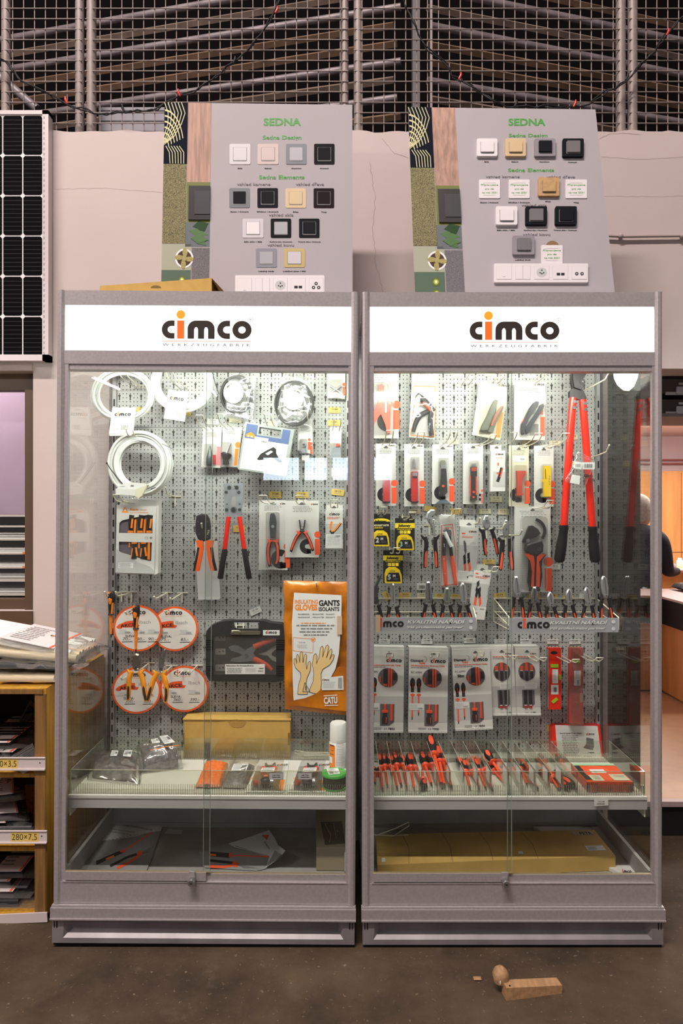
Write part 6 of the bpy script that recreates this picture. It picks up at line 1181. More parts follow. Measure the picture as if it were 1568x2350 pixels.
for dx, num, hm, lb in ((0, '148 765', STEEL, 'blister pack with a chrome pipe cutter lying on the shelf'), (97, '148 736', DARKM, 'blister pack with a dark pipe cutter lying beside the green tin')):
    t = thing('blister_card', lb, 'blister pack', onshelf(610 + dx, 1815), 'blister packs lying on the left shelf'); q = [(588 + dx, 1752, 0), (663 + dx * .985, 1748, 0), (652 + dx * .985, 1818, 0), (564 + dx, 1818, 0)]
    c = [lift(x, y, .004) for x, y, z in q]; U = QS(*c); m = MB(); m.rect(U, 0, 0, 1, 1, -.002, 0, CARD); m.build('backing_card', t)
    m = MB(); LT = lambda u, v, d=0.0, U=U: U(u / 100, v / 100, d); logo(m, LT, 66, 14, 6, .0006, wk=1.1); m.poly(U, [(.72, .62), (.97, .62), (.97, .95), (.72, .95)], .0004, .0004, INKO); m.dashes(U, .3, .08, .6, .2, 3, .0006, INKL, 3); m.poly(U, [(.0, .55), (.25, .35), (.62, .3), (.3, .75)], .0004, .0004, M('pale_orange_ink', (.85, .40, .22), .6)); m.build('card_print', t)
    m = MB(); m.ring(U, .48, .22, .16, .10, .002, .022, hm, 18, .8, a0=0, a1=180); m.build('cutter_jaw', t)
    m = MB(); m.tube([U(.30, .33, .012), U(.33, .46, .012)], .010, RED, 10); m.tube([U(.64, .33, .012), U(.62, .46, .012)], .009, RED, 10); m.tube([U(.38, .62, .014), U(.50, .62, .014)], .006, RED, 8); m.tube([U(.17, .82, .012), U(.24, .80, .012)], .010, CRIM, 10); m.build('red_grips', t)
    m = MB(); m.tube([U(.36, .84, .016), U(.44, .83, .017), U(.56, .83, .017), U(.64, .83, .015)], [.012, .018, .017, .012], DARKP, 14); m.tube([U(.60, .83, .017), U(.68, .83, .016)], .015, STEELB, 14); m.build('knob', t)
    m = MB(); m.rect(U, .28, .44, .66, .58, .026, .0265, WHT); m.dashes(U, .3, .46, .64, .56, 2, .027, INKG, 4); m.build('barcode_sticker', t)
    m = MB(); m.rect(U, .12, .12, .88, .96, .001, .024, BLIST, r=.05); m.build('blister', t)
t = thing('hook_bundle', 'loose white wire hook lying on the shelf behind the blister packs', 'hook', onshelf(715, 1735)); m = MB(); m.tube([lift(755, 1733, .004), lift(700, 1736, .004), lift(677, 1728, .012), lift(676, 1722, .02), lift(700, 1726, .012), lift(755, 1727, .006)], .0022, WIRE, 6); m.build('wire', t)
# spray can and tin
t = thing('spray_can', 'white and orange spray can with white cap at the left shelf, right end', 'spray can', onshelf(775, 1760)); b = onshelf(775, 1757); Yc = b.y + .0; cx_ = X_(777, Yc); R_ = 21 * Yc / F
m = MB(); z0 = b.z; z1 = Z_(1700, Yc); z2 = Z_(1657, Yc); m.tube([(cx_, Yc, z0), (cx_, Yc, z0 + .004), (cx_, Yc, z1 - .004), (cx_, Yc, z1)], [R_ * .96, R_, R_, R_ * .92], WHT, 28); m.build('can', t)
m = MB(); m.tube([(cx_, Yc, z1), (cx_, Yc, z2 - .006), (cx_, Yc, z2)], [R_ * .95, R_ * .93, R_ * .80], CARD, 28); m.build('cap', t)
def cylsurf(cx, cy, r): return lambda a, z, d=0.0: Vector((cx + (r + d) * math.sin(math.radians(a)), cy - (r + d) * math.cos(math.radians(a)), z))
C = cylsurf(cx_, Yc, R_); m = MB()
def cyl_rect(m, C, a0, a1, z0, z1, d, mat):
    n = max(1, int(abs(a1 - a0) / 8))
    for k in range(n): m.face([C(a0 + (a1 - a0) * k / n, z0, d), C(a0 + (a1 - a0) * (k + 1) / n, z0, d), C(a0 + (a1 - a0) * (k + 1) / n, z1, d), C(a0 + (a1 - a0) * k / n, z1, d)], mat)
cyl_rect(m, C, -75, -22, z0 + .002, z0 + .078, .0005, ORANGE); cyl_rect(m, C, -75, -22, z1 - .020, z1 - .008, .0005, ORANGE); cyl_rect(m, C, -70, -40, z0 + .018, z0 + .042, .001, WHT)
lz = z0 + .084; ls = math.degrees(.009 / R_); LG = lambda u, v, d=0.0: C(u, v, d)
text(m, lambda u, v, d=0.0: C(u, v, d), 'co', -62, lz, .0075, INK, .001, 34, 'L', .05, up=1); text(m, LG, 'und', -55, z0 + .066, .004, INK, .0012, 22, 'L', .02, up=1); text(m, LG, 'Spray', -62, z0 + .052, .004, INK, .0012, 32, 'L', .02, up=1)
for k in range(16): cyl_rect(m, C, -14, 38 - (k * 7) % 11, z0 + .012 + k * .0062, z0 + .0135 + k * .0062, .0007, INKL)
m.build('label_print', t)
t = thing('round_tin', 'green lidded round tin with a white sticker in front of the spray can', 'tin', onshelf(768, 1822)); b = onshelf(768, 1806); cx_, Yc, R_ = b.x, b.y, 29 * b.y / F
GRN = M('green_plastic', (.06, .42, .07), .35); z0 = b.z; z1 = z0 + .052
m = MB(); m.tube([(cx_, Yc, z0 + .006), (cx_, Yc, z1 - .006)], R_ * .93, M('dark_tin_side', (.05, .055, .05), .5, 0, .6, 160), 32); m.build('tin_body', t); m = MB(); m.tube([(cx_, Yc, z1 - .008), (cx_, Yc, z1), (cx_, Yc, z1 + .002)], [R_, R_, R_ * .93], GRN, 32); m.tube([(cx_, Yc, z0), (cx_, Yc, z0 + .006)], R_, GRN, 32); m.build('lid', t, 'green lid')
zt = z1 + .0026; U = QS((cx_ - .030, Yc + .028, zt), (cx_ + .012, Yc + .032, zt), (cx_ + .020, Yc - .022, zt), (cx_ - .020, Yc - .030, zt)); m = MB(); m.rect(U, 0, 0, 1, 1, 0, .0005, WHT); m.dashes(U, .1, .08, .7, .4, 3, .001, INKG, 4); m.barcode(U, .1, .55, .5, .9, .001, INK); m.dashes(U, .55, .55, .9, .9, 3, .001, INKG, 6); m.build('barcode_sticker', t)
# ------------------------------------------------------------------ acrylic trays (both cabinets)
def acrylic_tray(label, xa, xb, z1=.550, yb=2.66):
    t = thing('acrylic_tray', label, 'shelf tray', ((xa + xb) / 2, 2.35, SHI), 'clear acrylic trays'); z0 = ZSH + .001
    m = MB(); m.box(xa, 2.349, z0, xb, 2.352, z1, ACRYL); m.build('front_pane', t)
    m = MB(); m.box(xa, 2.3485, z1, xb, 2.3525, z1 + .0012, AEDGE); m.box(xa - .001, 2.3485, z0, xa + .001, 2.3525, z1, AEDGE); m.box(xb - .001, 2.3485, z0, xb + .001, 2.3525, z1, AEDGE); m.build('polished_edge', t)
    m = MB(); x = xa + .004
    while x < xb - .004: m.box(x, 2.3445, z0, x + .0026, 2.3488, z0 + .036, ARIB); x += .0078
    m.build('ribbed_strip', t)
    for x in (xa, xb):
        m = MB(); m.mesh([(x - .001, 2.352, z0), (x - .001, yb, z0), (x - .001, yb, z1 + .002), (x - .001, 2.352, z1), (x + .001, 2.352, z0), (x + .001, yb, z0), (x + .001, yb, z1 + .002), (x + .001, 2.352, z1)], [(0, 1, 2, 3), (7, 6, 5, 4), (0, 3, 7, 4), (1, 5, 6, 2)], ACRYL); m.mesh([(x - .001, 2.352, z1), (x + .001, 2.352, z1), (x + .001, yb, z1 + .0025), (x - .001, yb, z1 + .0025)], [(0, 1, 2, 3)], AEDGE); m.build('side_pane', t)
    m = MB(); m.box(xa, yb, z0, xb, yb + .002, z1 + .002, ACRYL); m.build('back_pane', t)
    m = MB(); x = xa + .004
    while x < xb - .004: m.box(x, yb - .003, z0, x + .0026, yb, z0 + .036, ARIB); x += .0078
    m.build('back_ribbed_strip', t)
    return t
settle(acrylic_tray('clear ribbed acrylic tray along the shelf front of the left cabinet', X_(162, 2.35), X_(812, 2.35), yb=2.68))
for x, n_, lb in ((634, '148 765', 'grey framed price label on the acrylic edge, left one'), (700, '148 736', 'grey framed price label on the acrylic edge, right one')):
    m = MB(); S = SY(2.345); m.rect(S, x - 16.5, 1773, x + 16.5, 1789, 0, .0008, INKG); m.rect(S, x - 15.5, 1774, x + 15.5, 1788, .001, .001, GREYC); text(m, S, n_, x, 1780.5, 3.2, INK, .0013, 17, 'C', .02); m.dashes(S, x - 10, 1782, x + 12, 1786, 1, .0013, INK, 3); solo(m, 'price_label', lb, 'price label', 'price labels on the acrylic edge')
# ---- bottom tray of the left cabinet
TZ = .1675
def ont(x, y, z=0.0): return level(x, y, TZ + z)
def leaflet(label, q, seed, lean=0.0, hx=.1, mirror=False, zo=0):
    t = thing('leaflet', label, 'leaflet', ont(q[3][0], q[3][1]), 'leaflets lying in the bottom tray'); c = [ont(x, y, z + zo) for x, y, z in q]; U = QS(*c)
    LP = M('leaflet_grey', (.30, .30, .30), .6, 0, .15, 8)
    m = MB(); m.rect(U, 0, 0, 1, 1, -.001, 0, WHT); m.poly(U, [(0, .52), (.15, .50), (.3, .44), (.45, .40), (.6, .34), (.8, .22), (1, .14), (1, 1), (0, 1)], .0006, .0006, LP); m.build('paper', t)
    m = MB(); m.poly(U, [(.06, .17), (.14, .03), (.24, .17)], .001, .001, INKR); m.poly(U, [(.12, .14), (.15, .08), (.18, .14)], .0013, .0013, WHT); LT = lambda u, v, d=0.0: U(u / 100, v / 100, d); text(m, LT, 'Ibach', 30, 12, 6.5, INKR, .001, 24, 'L', .05); text(m, LT, 'ELEKTROWERKZEUGE', 29, 17, 3.2, INKG, .001, 55); m.dashes(U, .06, .25, .6, .36, 2, .001, INKL, 3)
    for k in range(14): m.rect(U, .1 + .055 * k, .50 - .022 * k, .15 + .055 * k, .508 - .022 * k, .001, .001, INKG)
    m.build('print', t)
    m = MB(); m.stroke(U, [(.86, .20), (.62, .52), (.50, .66)], .022, .001, .001, INKR); m.stroke(U, [(.50, .66), (.34, .78), (.18, .90)], .075, .001, .001, INK); m.stroke(U, [(.40, .76), (.30, .83)], .04, .0014, .0014, ORANGE); m.disc(U, .50, .66, .05, .03, .0016, .0016, INKR, 14)
    m.stroke(U, [(.96, .52), (.80, .66)], .03, .001, .001, STEELB); m.stroke(U, [(.92, .62), (.80, .68)], .02, .001, .001, STEEL); m.stroke(U, [(.80, .66), (.62, .76), (.42, .94)], .05, .001, .001, INK); m.stroke(U, [(.80, .70), (.70, .84), (.54, .97)], .055, .0014, .0014, INKR); m.disc(U, .79, .67, .05, .045, .0018, .0018, INKR, 14); m.build('tool_picture', t)
leaflet('torn-edge leaflet picturing a screwdriver and pliers at the left of the tray', [(262, 1871, .004), (374, 1894, .004), (336, 2000, .004), (186, 1994, .004)], 1)
leaflet('leaflet with curled corner picturing a screwdriver and pliers in the middle of the tray', [(612, 1904, .01), (652, 1945, .02), (612, 1990, .0), (466, 1953, 0)], 2) if False else None
t = thing('leaflet', 'leaflet with a curled right corner picturing tools, in the middle of the left tray', 'leaflet', ont(560, 1990), 'leaflets lying in the bottom tray')
S = SP(ont(560, 1985, .006), (TILT, -.12, 1)); m = MB(); m.poly(S, [(458, 1955), (560, 1925), (618, 1905), (632, 1925), (641, 1945), (610, 1993), (590, 1998), (470, 1990)], -.001, 0, WHT); m.poly(S, [(458, 1955), (523, 1936), (540, 1945), (560, 1950), (585, 1957), (618, 1967), (610, 1993), (590, 1998), (470, 1990)], .0005, .0005, M('leaflet_grey')); m.build('paper', t)
m = MB(); m.poly(S, [(600, 1917), (618, 1916), (613, 1928)], .001, .001, INKR); text(m, S, 'Ibach', 606, 1933, 4, INKG, .001, 20, 'L', .03, ang=55); m.stroke(S, [(540, 1942), (580, 1955), (614, 1964)], 1, .001, .001, INKG); m.build('print', t)
m = MB(); m.stroke(S, [(480, 1960), (528, 1964)], 11, .001, .001, DARKP); m.stroke(S, [(482, 1962), (496, 1963)], 5, .0013, .0013, ORANGE); m.stroke(S, [(528, 1964), (618, 1966)], 3, .001, .001, INKR); m.disc(S, 529, 1963, 4, 6, .0015, .0015, INKR, 12); m.stroke(S, [(480, 1975), (510, 1978), (545, 1982)], 6, .001, .001, INK); m.stroke(S, [(480, 1989), (515, 1990), (545, 1984)], 6, .001, .001, INKR); m.disc(S, 540, 1984, 7, 7, .0015, .0015, INKR, 12); m.poly(S, [(545, 1985), (565, 1988), (595, 1993), (560, 1993)], .001, .001, STEELB); m.build('tool_picture', t)
m = MB(); c = [ont(640, 1932), ont(612, 1990)]; m.face([ont(612, 1990, .002), ont(634, 1936, .004), ont(655, 1952, .045), ont(640, 1972, .03)], WHT); m.face([ont(612, 1990, .006), ont(628, 1950, .010), ont(645, 1960, .045), ont(632, 1976, .03)], M('leaflet_grey')); m.build('curled_corner', t)
t = thing('open_carton', 'dim taupe carton with a dark opening at the right end of the left tray', 'carton', ont(750, 1995)); TP = M('taupe_card', (.30, .26, .17), .7); HO = M('carton_dark', (.07, .06, .04), .8)
a, b = ont(726, 1998), ont(792, 1988); xa, xb, y0, y1 = a.x, b.x, a.y, 2.66; zc = TZ + .085
m = MB(); v = [(xa, y0, TZ + .001), (xb, y0, TZ + .001), (xb, y1, TZ + .001), (xa - .01, y1, TZ + .001), (xa, y0, zc), (xb, y0, zc), (xb, y1, zc + .03), (xa - .01, y1, zc + .03)]; m.mesh(v, [(0, 3, 2, 1), (4, 5, 6, 7), (0, 1, 5, 4), (1, 2, 6, 5), (2, 3, 7, 6), (3, 0, 4, 7)], TP); m.build('carton_body', t)
m = MB(); U = QS(v[7], v[6], v[5], v[4]); m.poly(U, [(.15, .35), (.9, .33), (1, .92), (.3, .96)], .0006, .0006, HO); m.stroke(U, [(.3, .40), (.5, .7), (.45, .9)], .02, .001, .001, TP); m.stroke(U, [(.6, .38), (.7, .8)], .02, .001, .001, TP); m.build('dark_opening', t); settle(t)
m = MB(); U = QS(ont(386, 1903, .001), ont(420, 1905, .001), ont(415, 1915, .001), ont(378, 1913, .001)); m.rect(U, 0, 0, 1, 1, 0, .0005, GREYC); solo(m, 'paper_scrap', 'small grey paper scrap behind the left leaflet in the tray', 'paper scrap')
# ================================================================== goods in the right cabinet
def onshelf(x, y, z=SHI): return SP((0, 0, z), (0, 0, 1))(x, y)
def ont(x, y, z=0.0): return SP((0, 0, TZ + z), (0, 0, 1))(x, y)
def strip_card(label, x0, y0, x1, y1, Y, mat=None, seed=1, i=None, c=None, lg=None, head=(.18, .075, .85, .17)):
    t, U, S = card('blister_card', label, [(x0, y0), (x1, y0), (x1, y1), (x0, y1)], Y, mat=mat, cat='blister pack'); art(t, U, S, seed, head, lg, i, c)
    m = MB(); euro(m, S, (x0 + x1) / 2, y0 + 9, 6); m.build('hang_hole', t); return t, U, S
# --- top row
SAL = M('salmon_plastic', (.78, .11, .06), .4)
t, U, S = card('blister_card', 'large card with a salmon red wire stripper, top left of the right cabinet', [(852, 846), (915, 846), (915, 1006), (852, 1006)], 2.735, cat='blister pack')
art(t, U, S, 31, (.1, .08, .6, .22), (878, 857, 6), (903, 985, 44), None, stripes=False)
m = MB(); m.disc(S, 888, 968, 22, 22, .0007, .0007, DARKP, 24, a0=90, a1=270); m.build('c_print', t)
m = MB(); m.poly(S, [(869, 886), (876, 882), (880, 892), (881, 908), (886, 908), (884, 884), (889, 883), (895, 912), (893, 930), (899, 926), (896, 913), (900, 911), (904, 925), (897, 938), (896, 958), (895, 994), (889, 996), (884, 975), (874, 950), (866, 962), (852, 982), (846, 984), (846, 968), (862, 935), (868, 910)], .002, .014, SAL); m.build('stripper_body', t)
m = MB(); m.poly(S, [(882, 884), (888, 884), (893, 910), (883, 908), (880, 900)], .014, .017, M('grey_jaw', (.42, .33, .31), .4)); m.rect(S, 883, 923, 887, 948, .014, .016, STEELB, r=1.5); m.build('metal_plate', t); blister(t, S, 850, 880, 905, 1000, .022)
# blister with orange border
t, U, S = card('blister_bag', 'clear bag card with an orange outline holding black and red stripping pliers', [(946, 858), (1003, 858), (998, 1008), (939, 1003)], 2.72, cat='blister pack', mat=WHT)
m = MB(); p = [(949, 886), (999, 887), (1000, 943), (996, 1003), (943, 999), (947, 955), (952, 925), (949, 905), (949, 886)]; m.stroke(S, p, 2.0, .0006, .0006, INKO); m.build('outline_print', t)
m = MB(); m.ptube(S, [(956, 907), (968, 917), (983, 930), (997, 944)], [6, 8, 6, 4], DARKP, 8, .6, .012, Yref=2.7); m.build('jaw_head', t)
m = MB(); m.ptube(S, [(992, 940), (975, 948), (962, 955), (953, 972), (948, 992)], [5, 6, 6, 5.5, 4], DARKP, 8, .7, .012, Yref=2.7); m.build('handle', t); m = MB(); m.ptube(S, [(990, 945), (986, 965), (990, 1000)], [6, 6, 5.5], DARKP, 8, .7, .012, Yref=2.7); m.build('handle', t)
m = MB(); m.ptube(S, [(969, 926), (978, 931), (987, 945)], [2.5, 5, 2], RED, 8, .6, .020, Yref=2.7); m.ptube(S, [(953, 912), (958, 922), (966, 933)], [1.5, 1.8, 2], RED, 8, .6, .014, Yref=2.7); m.build('red_trigger', t)
m = MB(); m.pillow([P(940, 1004, 2.71), P(1000, 1006, 2.71), P(1003, 862, 2.71), P(946, 860, 2.71)], .014, BLIST, 16, 26, .004, 30, 3, .2); m.build('bag_film', t)
# tilted card with olive stripper, and straight one
OLV = M('olive_black_plastic', (.085, .095, .065), .4)
t, U, S = card('blister_card', 'tilted card with a dark olive stripper with a red lever', [(1100, 877), (1167, 884), (1149, 1010), (1084, 998)], 2.71, cat='blister pack', mat=CARDC)
m = MB(); logo(m, S, 1144, 886, 4.6, .0008, ang=7); m.dashes(U, .2, .05, .62, .13, 3, .0006, INKG, 4); m.poly(U, [(.80, .50), (.97, .50), (.97, .96), (.80, .96)], .0006, .0006, INKO); m.build('card_print', t)
m = MB(); m.bev(S, [(1132, 920), (1137, 918), (1141, 922), (1138, 932), (1136, 948), (1128, 962), (1122, 978), (1118, 990), (1106, 992), (1100, 990), (1104, 978), (1116, 955), (1124, 935)], .002, .018, OLV); m.poly(S, [(1148, 935), (1153, 932), (1154, 938), (1146, 955), (1136, 975), (1130, 994), (1118, 992), (1124, 978), (1136, 958)], .002, .016, OLV); [bolt(m, S, x, y, 1.2, .018, .02, STEELB) for x, y in ((1128, 948), (1125, 956), (1123, 962), (1112, 979))]; m.build('stripper_body', t)
m = MB(); m.stroke(S, [(1149, 935), (1140, 950), (1134, 960), (1126, 978)], 3.4, .014, .019, RED); m.build('red_lever', t); blister(t, S, 1097, 912, 1160, 1000, .024, 6)
t, U, S = card('blister_card', 'straight card with a black stripper, right of the tilted olive one', [(1181, 877), (1251, 878), (1251, 1010), (1180, 1009)], 2.72, cat='blister pack')
m = MB(); logo(m, S, 1227, 885, 4.6, .0008); m.dashes(U, .1, .10, .88, .18, 3, .0006, INKG, 5); m.disc(S, 1246, 943, 9, 9, .0006, .0006, INKR, 20, a0=90, a1=270); m.rect(S, 1240, 957, 1250, 1001, .0006, .0006, INKR); m.rect(S, 1216, 973, 1236, 1000, .0005, .0005, INKG); m.build('card_print', t)
BP = M('blue_black_plastic', (.045, .048, .055), .35)
m = MB(); m.bev(S, [(1222, 926), (1228, 922), (1235, 924), (1232, 934), (1220, 950), (1212, 962), (1204, 980), (1200, 998), (1196, 1000), (1192, 990), (1194, 975), (1206, 952), (1213, 938)], .002, .018, BP); m.poly(S, [(1239, 930), (1245, 927), (1247, 934), (1240, 948), (1230, 962), (1220, 978), (1212, 994), (1206, 998), (1204, 984), (1216, 966), (1230, 946)], .002, .016, BP); m.rect(S, 1223, 941, 1228, 948, .016, .018, DARKM); m.build('stripper_body', t)
m = MB(); m.stroke(S, [(1212, 945), (1196, 972)], 2, .004, .0185, RED); m.build('red_edge', t); blister(t, S, 1191, 904, 1249, 1001, .024, 6)
# --- second row
def knife_card(label, x0, x1, y0, y1, Y, build, seed, mat=None, i=True):
    t, U, S = strip_card(label, x0, y0, x1, y1, Y, mat, seed, i=((x1 - 9.5, y1 - 6, 36) if i else None), c=(((x0 + x1) / 2 - 3, y1 - 26, 17) if i else None), lg=(x1 - 16, y0 + 6, 2.6)); build(t, S, (x0 + x1) / 2); return t
def k_red(t, S, x):
    m = MB(); m.poly(S, [(x - 1, 1066), (x - 4, 1056), (x - 2, 1053), (x + 3, 1056), (x + 1, 1060), (x + 4, 1068), (x + 4, 1072), (x - 3, 1072)], .004, .010, STEELB); m.build('hook_blade', t)
    m = MB(); m.rect(S, x - 7, 1083, x + 8, 1151, .002, .020, CRIM, r=2); [m.rect(S, x - 5, 1126 + k * 4, x + 6, 1128 + k * 4, .020, .0215, REDD) for k in range(5)]; h = m.build('grip', t)
    m = MB(); m.rect(S, x - 5, 1085, x + 6, 1093, .020, .023, STEELB); m.rect(S, x - 4, 1094, x + 5, 1098, .020, .023, DARKM); m.build('slider', h); m = MB(); m.rect(S, x - 7, 1149, x + 9, 1154, .002, .018, RUBBER, r=1.5); m.build('end_cap', t); blister(t, S, x - 10, 1050, x + 11, 1156, .026, 3)
def k_black(t, S, x):
    m = MB(); m.poly(S, [(x - 7, 1062), (x - 5, 1057), (x + 4, 1057), (x + 6, 1062), (x + 6, 1072), (x - 7, 1072)], .004, .012, M('green_grey_blade', (.30, .32, .26), .35, .5)); m.build('hook_blade', t)
    m = MB(); m.rect(S, x - 6, 1067, x + 6, 1077, .008, .019, STEELB); m.build('collar', t); m = MB(); m.poly(S, [(x - 5, 1076), (x + 6, 1076), (x + 8, 1105), (x + 9, 1130), (x + 3, 1137), (x - 6, 1136), (x - 8, 1120), (x - 6, 1098)], .002, .020, DARKP); h = m.build('grip', t); m = MB(); m.disc(S, x - 1, 1116, 3, 3, .020, .024, RED, 12); m.build('button', h); m = MB(); m.poly(S, [(x - 17, 1155), (x - 6, 1147), (x + 6, 1146), (x + 18, 1155)], .0012, .006, M('blue_grey_print', (.14, .18, .24), .4)); m.build('blade_print', t); blister(t, S, x - 12, 1052, x + 12, 1140, .026, 3)
def k_red2(t, S, x):
    m = MB(); m.rect(S, x - 4, 1064, x + 5, 1074, .004, .012, STEELB); m.build('blade', t); m = MB(); m.rect(S, x - 7, 1072, x + 7, 1149, .002, .020, DARKP, r=2); h = m.build('grip', t); m = MB(); m.rect(S, x - 6, 1073, x + 6, 1082, .020, .022, M('dusky_red', (.48, .07, .05), .4), r=2); m.rect(S, x - 9, 1092, x - 5, 1138, .006, .019, RED); m.rect(S, x + 4, 1094, x + 7, 1136, .012, .0205, RED); m.disc(S, x - 1, 1141, 2.4, 2.4, .02, .0225, RED, 12); m.rect(S, x - 3, 1127, x + 2, 1132, .020, .0215, RED); m.build('red_insert', h); blister(t, S, x - 11, 1058, x + 11, 1153, .026, 4)
    m = MB(); m.rect(S, x + 13, 1133, x + 18, 1139, .0008, .0008, INK); m.rect(S, x + 13, 1143, x + 18, 1149, .0008, .0008, INK); m.disc(S, x + 21, 1126, 3, 3, .0008, .0008, INKR, 10); m.rect(S, x + 19.5, 1133, x + 22, 1156, .0008, .0008, INKR); m.build('symbol_print', t)
def k_dred(t, S, x):
    m = MB(); DR = M('brick_red_plastic', (.52, .055, .035), .45); m.poly(S, [(x - 7, 1081), (x + 13, 1081), (x + 13, 1088), (x + 7, 1097), (x + 5, 1110), (x + 5, 1130), (x + 8, 1137), (x - 7, 1138), (x - 6, 1110)], .002, .020, DR); m.build('stripper_body', t); blister(t, S, x - 12, 1068, x + 15, 1152, .024, 3); m = MB(); m.rect(S, x - 14, 1046, x + 16, 1060, .0008, .0012, WHT); m.barcode(S, x + 3, 1052, x + 13, 1056, .0016, INKG); m.build('barcode_sticker', t)
def k_yel(t, S, x):
    m = MB(); m.rect(S, x - 3, 1070, x + 13, 1140, .002, .020, YEL, r=1); m.rect(S, x - 6, 1100, x, 1107, .006, .018, YEL, r=1); m.build('stripper_body', t); m = MB(); m.stroke(S, [(x + 0, 1077), (x + 1, 1100)], 1.4, .0206, .0206, INK); [m.stroke(S, [(x + 9, 1092 + 6 * k), (x + 10, 1096 + 6 * k)], 1.6, .0206, .0206, INKG) for k in range(4)]; m.build('marks', t); blister(t, S, x - 8, 1066, x + 14, 1142, .024, 3)
knife_card('card with a red cable knife, leftmost in the second row of the right cabinet', 863, 909, 1018, 1161, 2.735, k_red, 41)
knife_card('card with a red cable knife, second from left in the second row', 928, 973, 1019, 1162, 2.735, k_red, 42)
knife_card('card with a black cable knife with a red button', 992, 1041, 1020, 1157, 2.735, k_black, 43)
knife_card('card with a black and red folding cutter knife', 1063, 1109, 1018, 1157, 2.735, k_red2, 44, i=False)
t = thing('boxed_knife', 'slim white hanging box printed with a small red stripping knife', 'boxed tool', P(1143, 1128, 2.71)); S = SY(2.70)
m = MB(); m.rect(S, 1128, 1020, 1154, 1036, -.025, -.023, CARD); m.poly(S, [(1127, 1036), (1131, 1033), (1160, 1034), (1160, 1127), (1126, 1128)], -.025, 0, CARD); m.build('box_body', t)
m = MB(); m.poly(S, [(1132, 1082), (1160, 1083), (1160, 1118), (1131, 1118)], .0004, .0004, GREYC); logo(m, S, 1138, 1044.5, 3.6, .0006); m.dashes(S, 1138, 1050, 1156, 1052, 1, .0006, INKR, 3); m.stroke(S, [(1152, 1073), (1147, 1092), (1142, 1106)], 7, .0008, .0008, DARKP); m.stroke(S, [(1154, 1074), (1148, 1095)], 2.6, .001, .001, RED); m.rect(S, 1140, 1084, 1146, 1088, .001, .001, INKR); m.rect(S, 1142, 1062, 1145, 1069, .001, .001, INKR); m.build('box_print', t)
m = MB(); euro(m, SY(2.7229), 1140, 1028, 6); m.build('hang_hole', t)
knife_card('cream card with a brick red cable stripper', 1168, 1214, 1022, 1162, 2.73, k_dred, 45, mat=CARDC)
knife_card('white card with a yellow cable stripper', 1226, 1271, 1023, 1163, 2.735, k_yel, 46)
# --- bolt cutter
t = thing('bolt_cutter', 'huge bolt cutter with long red tube handles and black rubber grips', 'bolt cutter', P(1325, 1292, 2.66)); S = SY(2.66); CI = M('cast_iron', (.040, .036, .038), .4, .3)
m = MB(); m.poly(S, [(1312, 846), (1342, 846), (1341, 862), (1334, 872), (1337, 882), (1333, 895), (1338, 905), (1343, 917), (1325, 919), (1304, 913), (1304, 900), (1311, 893), (1308, 880), (1308, 862)], 0, .022, CI)
m.poly(S, [(1310, 846), (1323, 846), (1323, 870), (1334, 885), (1328, 898), (1312, 892), (1309, 870)], .022, .034, CI); m.disc(S, 1330, 880, 6, 6, .022, .036, CI, 18); bolt(m, S, 1330, 880, 2, .036, .04, DARKM); m.build('jaws', t)
for (a, b, c, d) in (((1313, 914), (1302, 1030), (1292, 1209), (1282, 1290)), ((1335, 918), (1346, 1040), (1358, 1212), (1364, 1290))):
    k = 2.66 / F; m = MB(); m.tube([S(*a, .011), S(*c, .011)], 8.4 * k, REDD, 16); h = m.build('handle_tube', t); u = (c[0] - a[0]) / (c[1] - a[1]); x0 = a[0]
    m = MB(); [bolt(m, S, a[0] + u * q + 2, a[1] + q, 3.6, .011 + 8 * k, .013 + 8.8 * k, DARKM) for q in (10, 24)]; m.build('rivets', h)
    m = MB(); e = (c[0] + (d[0] - c[0]) * .5, (c[1] + d[1]) / 2); s_ = 1 if c[0] > 1325 else 0
    m.tube([S(c[0], c[1] - 4, .011), S(c[0], c[1] + 4, .011), S(c[0] + 1 * s_, c[1] + 8, .011), S(*e, .011), S(d[0], d[1] - 6, .011), S(*d, .011)], [q * k for q in (10, 11, 9.5, 12, 12, 8)], RUBBER, 16); m.build('grip', h)
hook_single(1322, 905, 'pushed through the bolt cutter, bent up to the right', .30, .02, .02, plate=False); hook_single(1350, 1052, 'holding the small parts bag', .22, .02, .0, plate=False)
t = thing('parts_bag', 'clear zip bag with white labels and small metal parts over the bolt cutter', 'plastic bag', P(1330, 1122, 2.60))
m = MB(); m.pillow([P(1296, 1105, 2.61), P(1340, 1124, 2.61), P(1368, 1056, 2.61), P(1328, 1036, 2.61)], .010, BAGM, 18, 24, .005, 28, 8, .4); m.build('bag_film', t)
m = MB(); S = SY(2.595); m.rect(S, 1337, 1061, 1365, 1077, 0, .001, WHT); m.barcode(S, 1341, 1065, 1361, 1074, .0014); m.rect(S, 1318, 1060, 1336, 1076, 0, .001, WHT, ang=10); m.barcode(S, 1321, 1065, 1333, 1072, .0014, INKG); m.poly(S, [(1313, 1089), (1332, 1092), (1330, 1112), (1308, 1108)], 0, .001, WHT); m.build('barcode_labels', t)
m = MB(); rr = random.Random(4); S = SY(2.602)
for k in range(7): x, y = rr.uniform(1340, 1362), rr.uniform(1090, 1104); m.ring(S, x, y, 3.4, 2.3, 0, .003, DARKM, 14)
m.build('metal_parts', t)
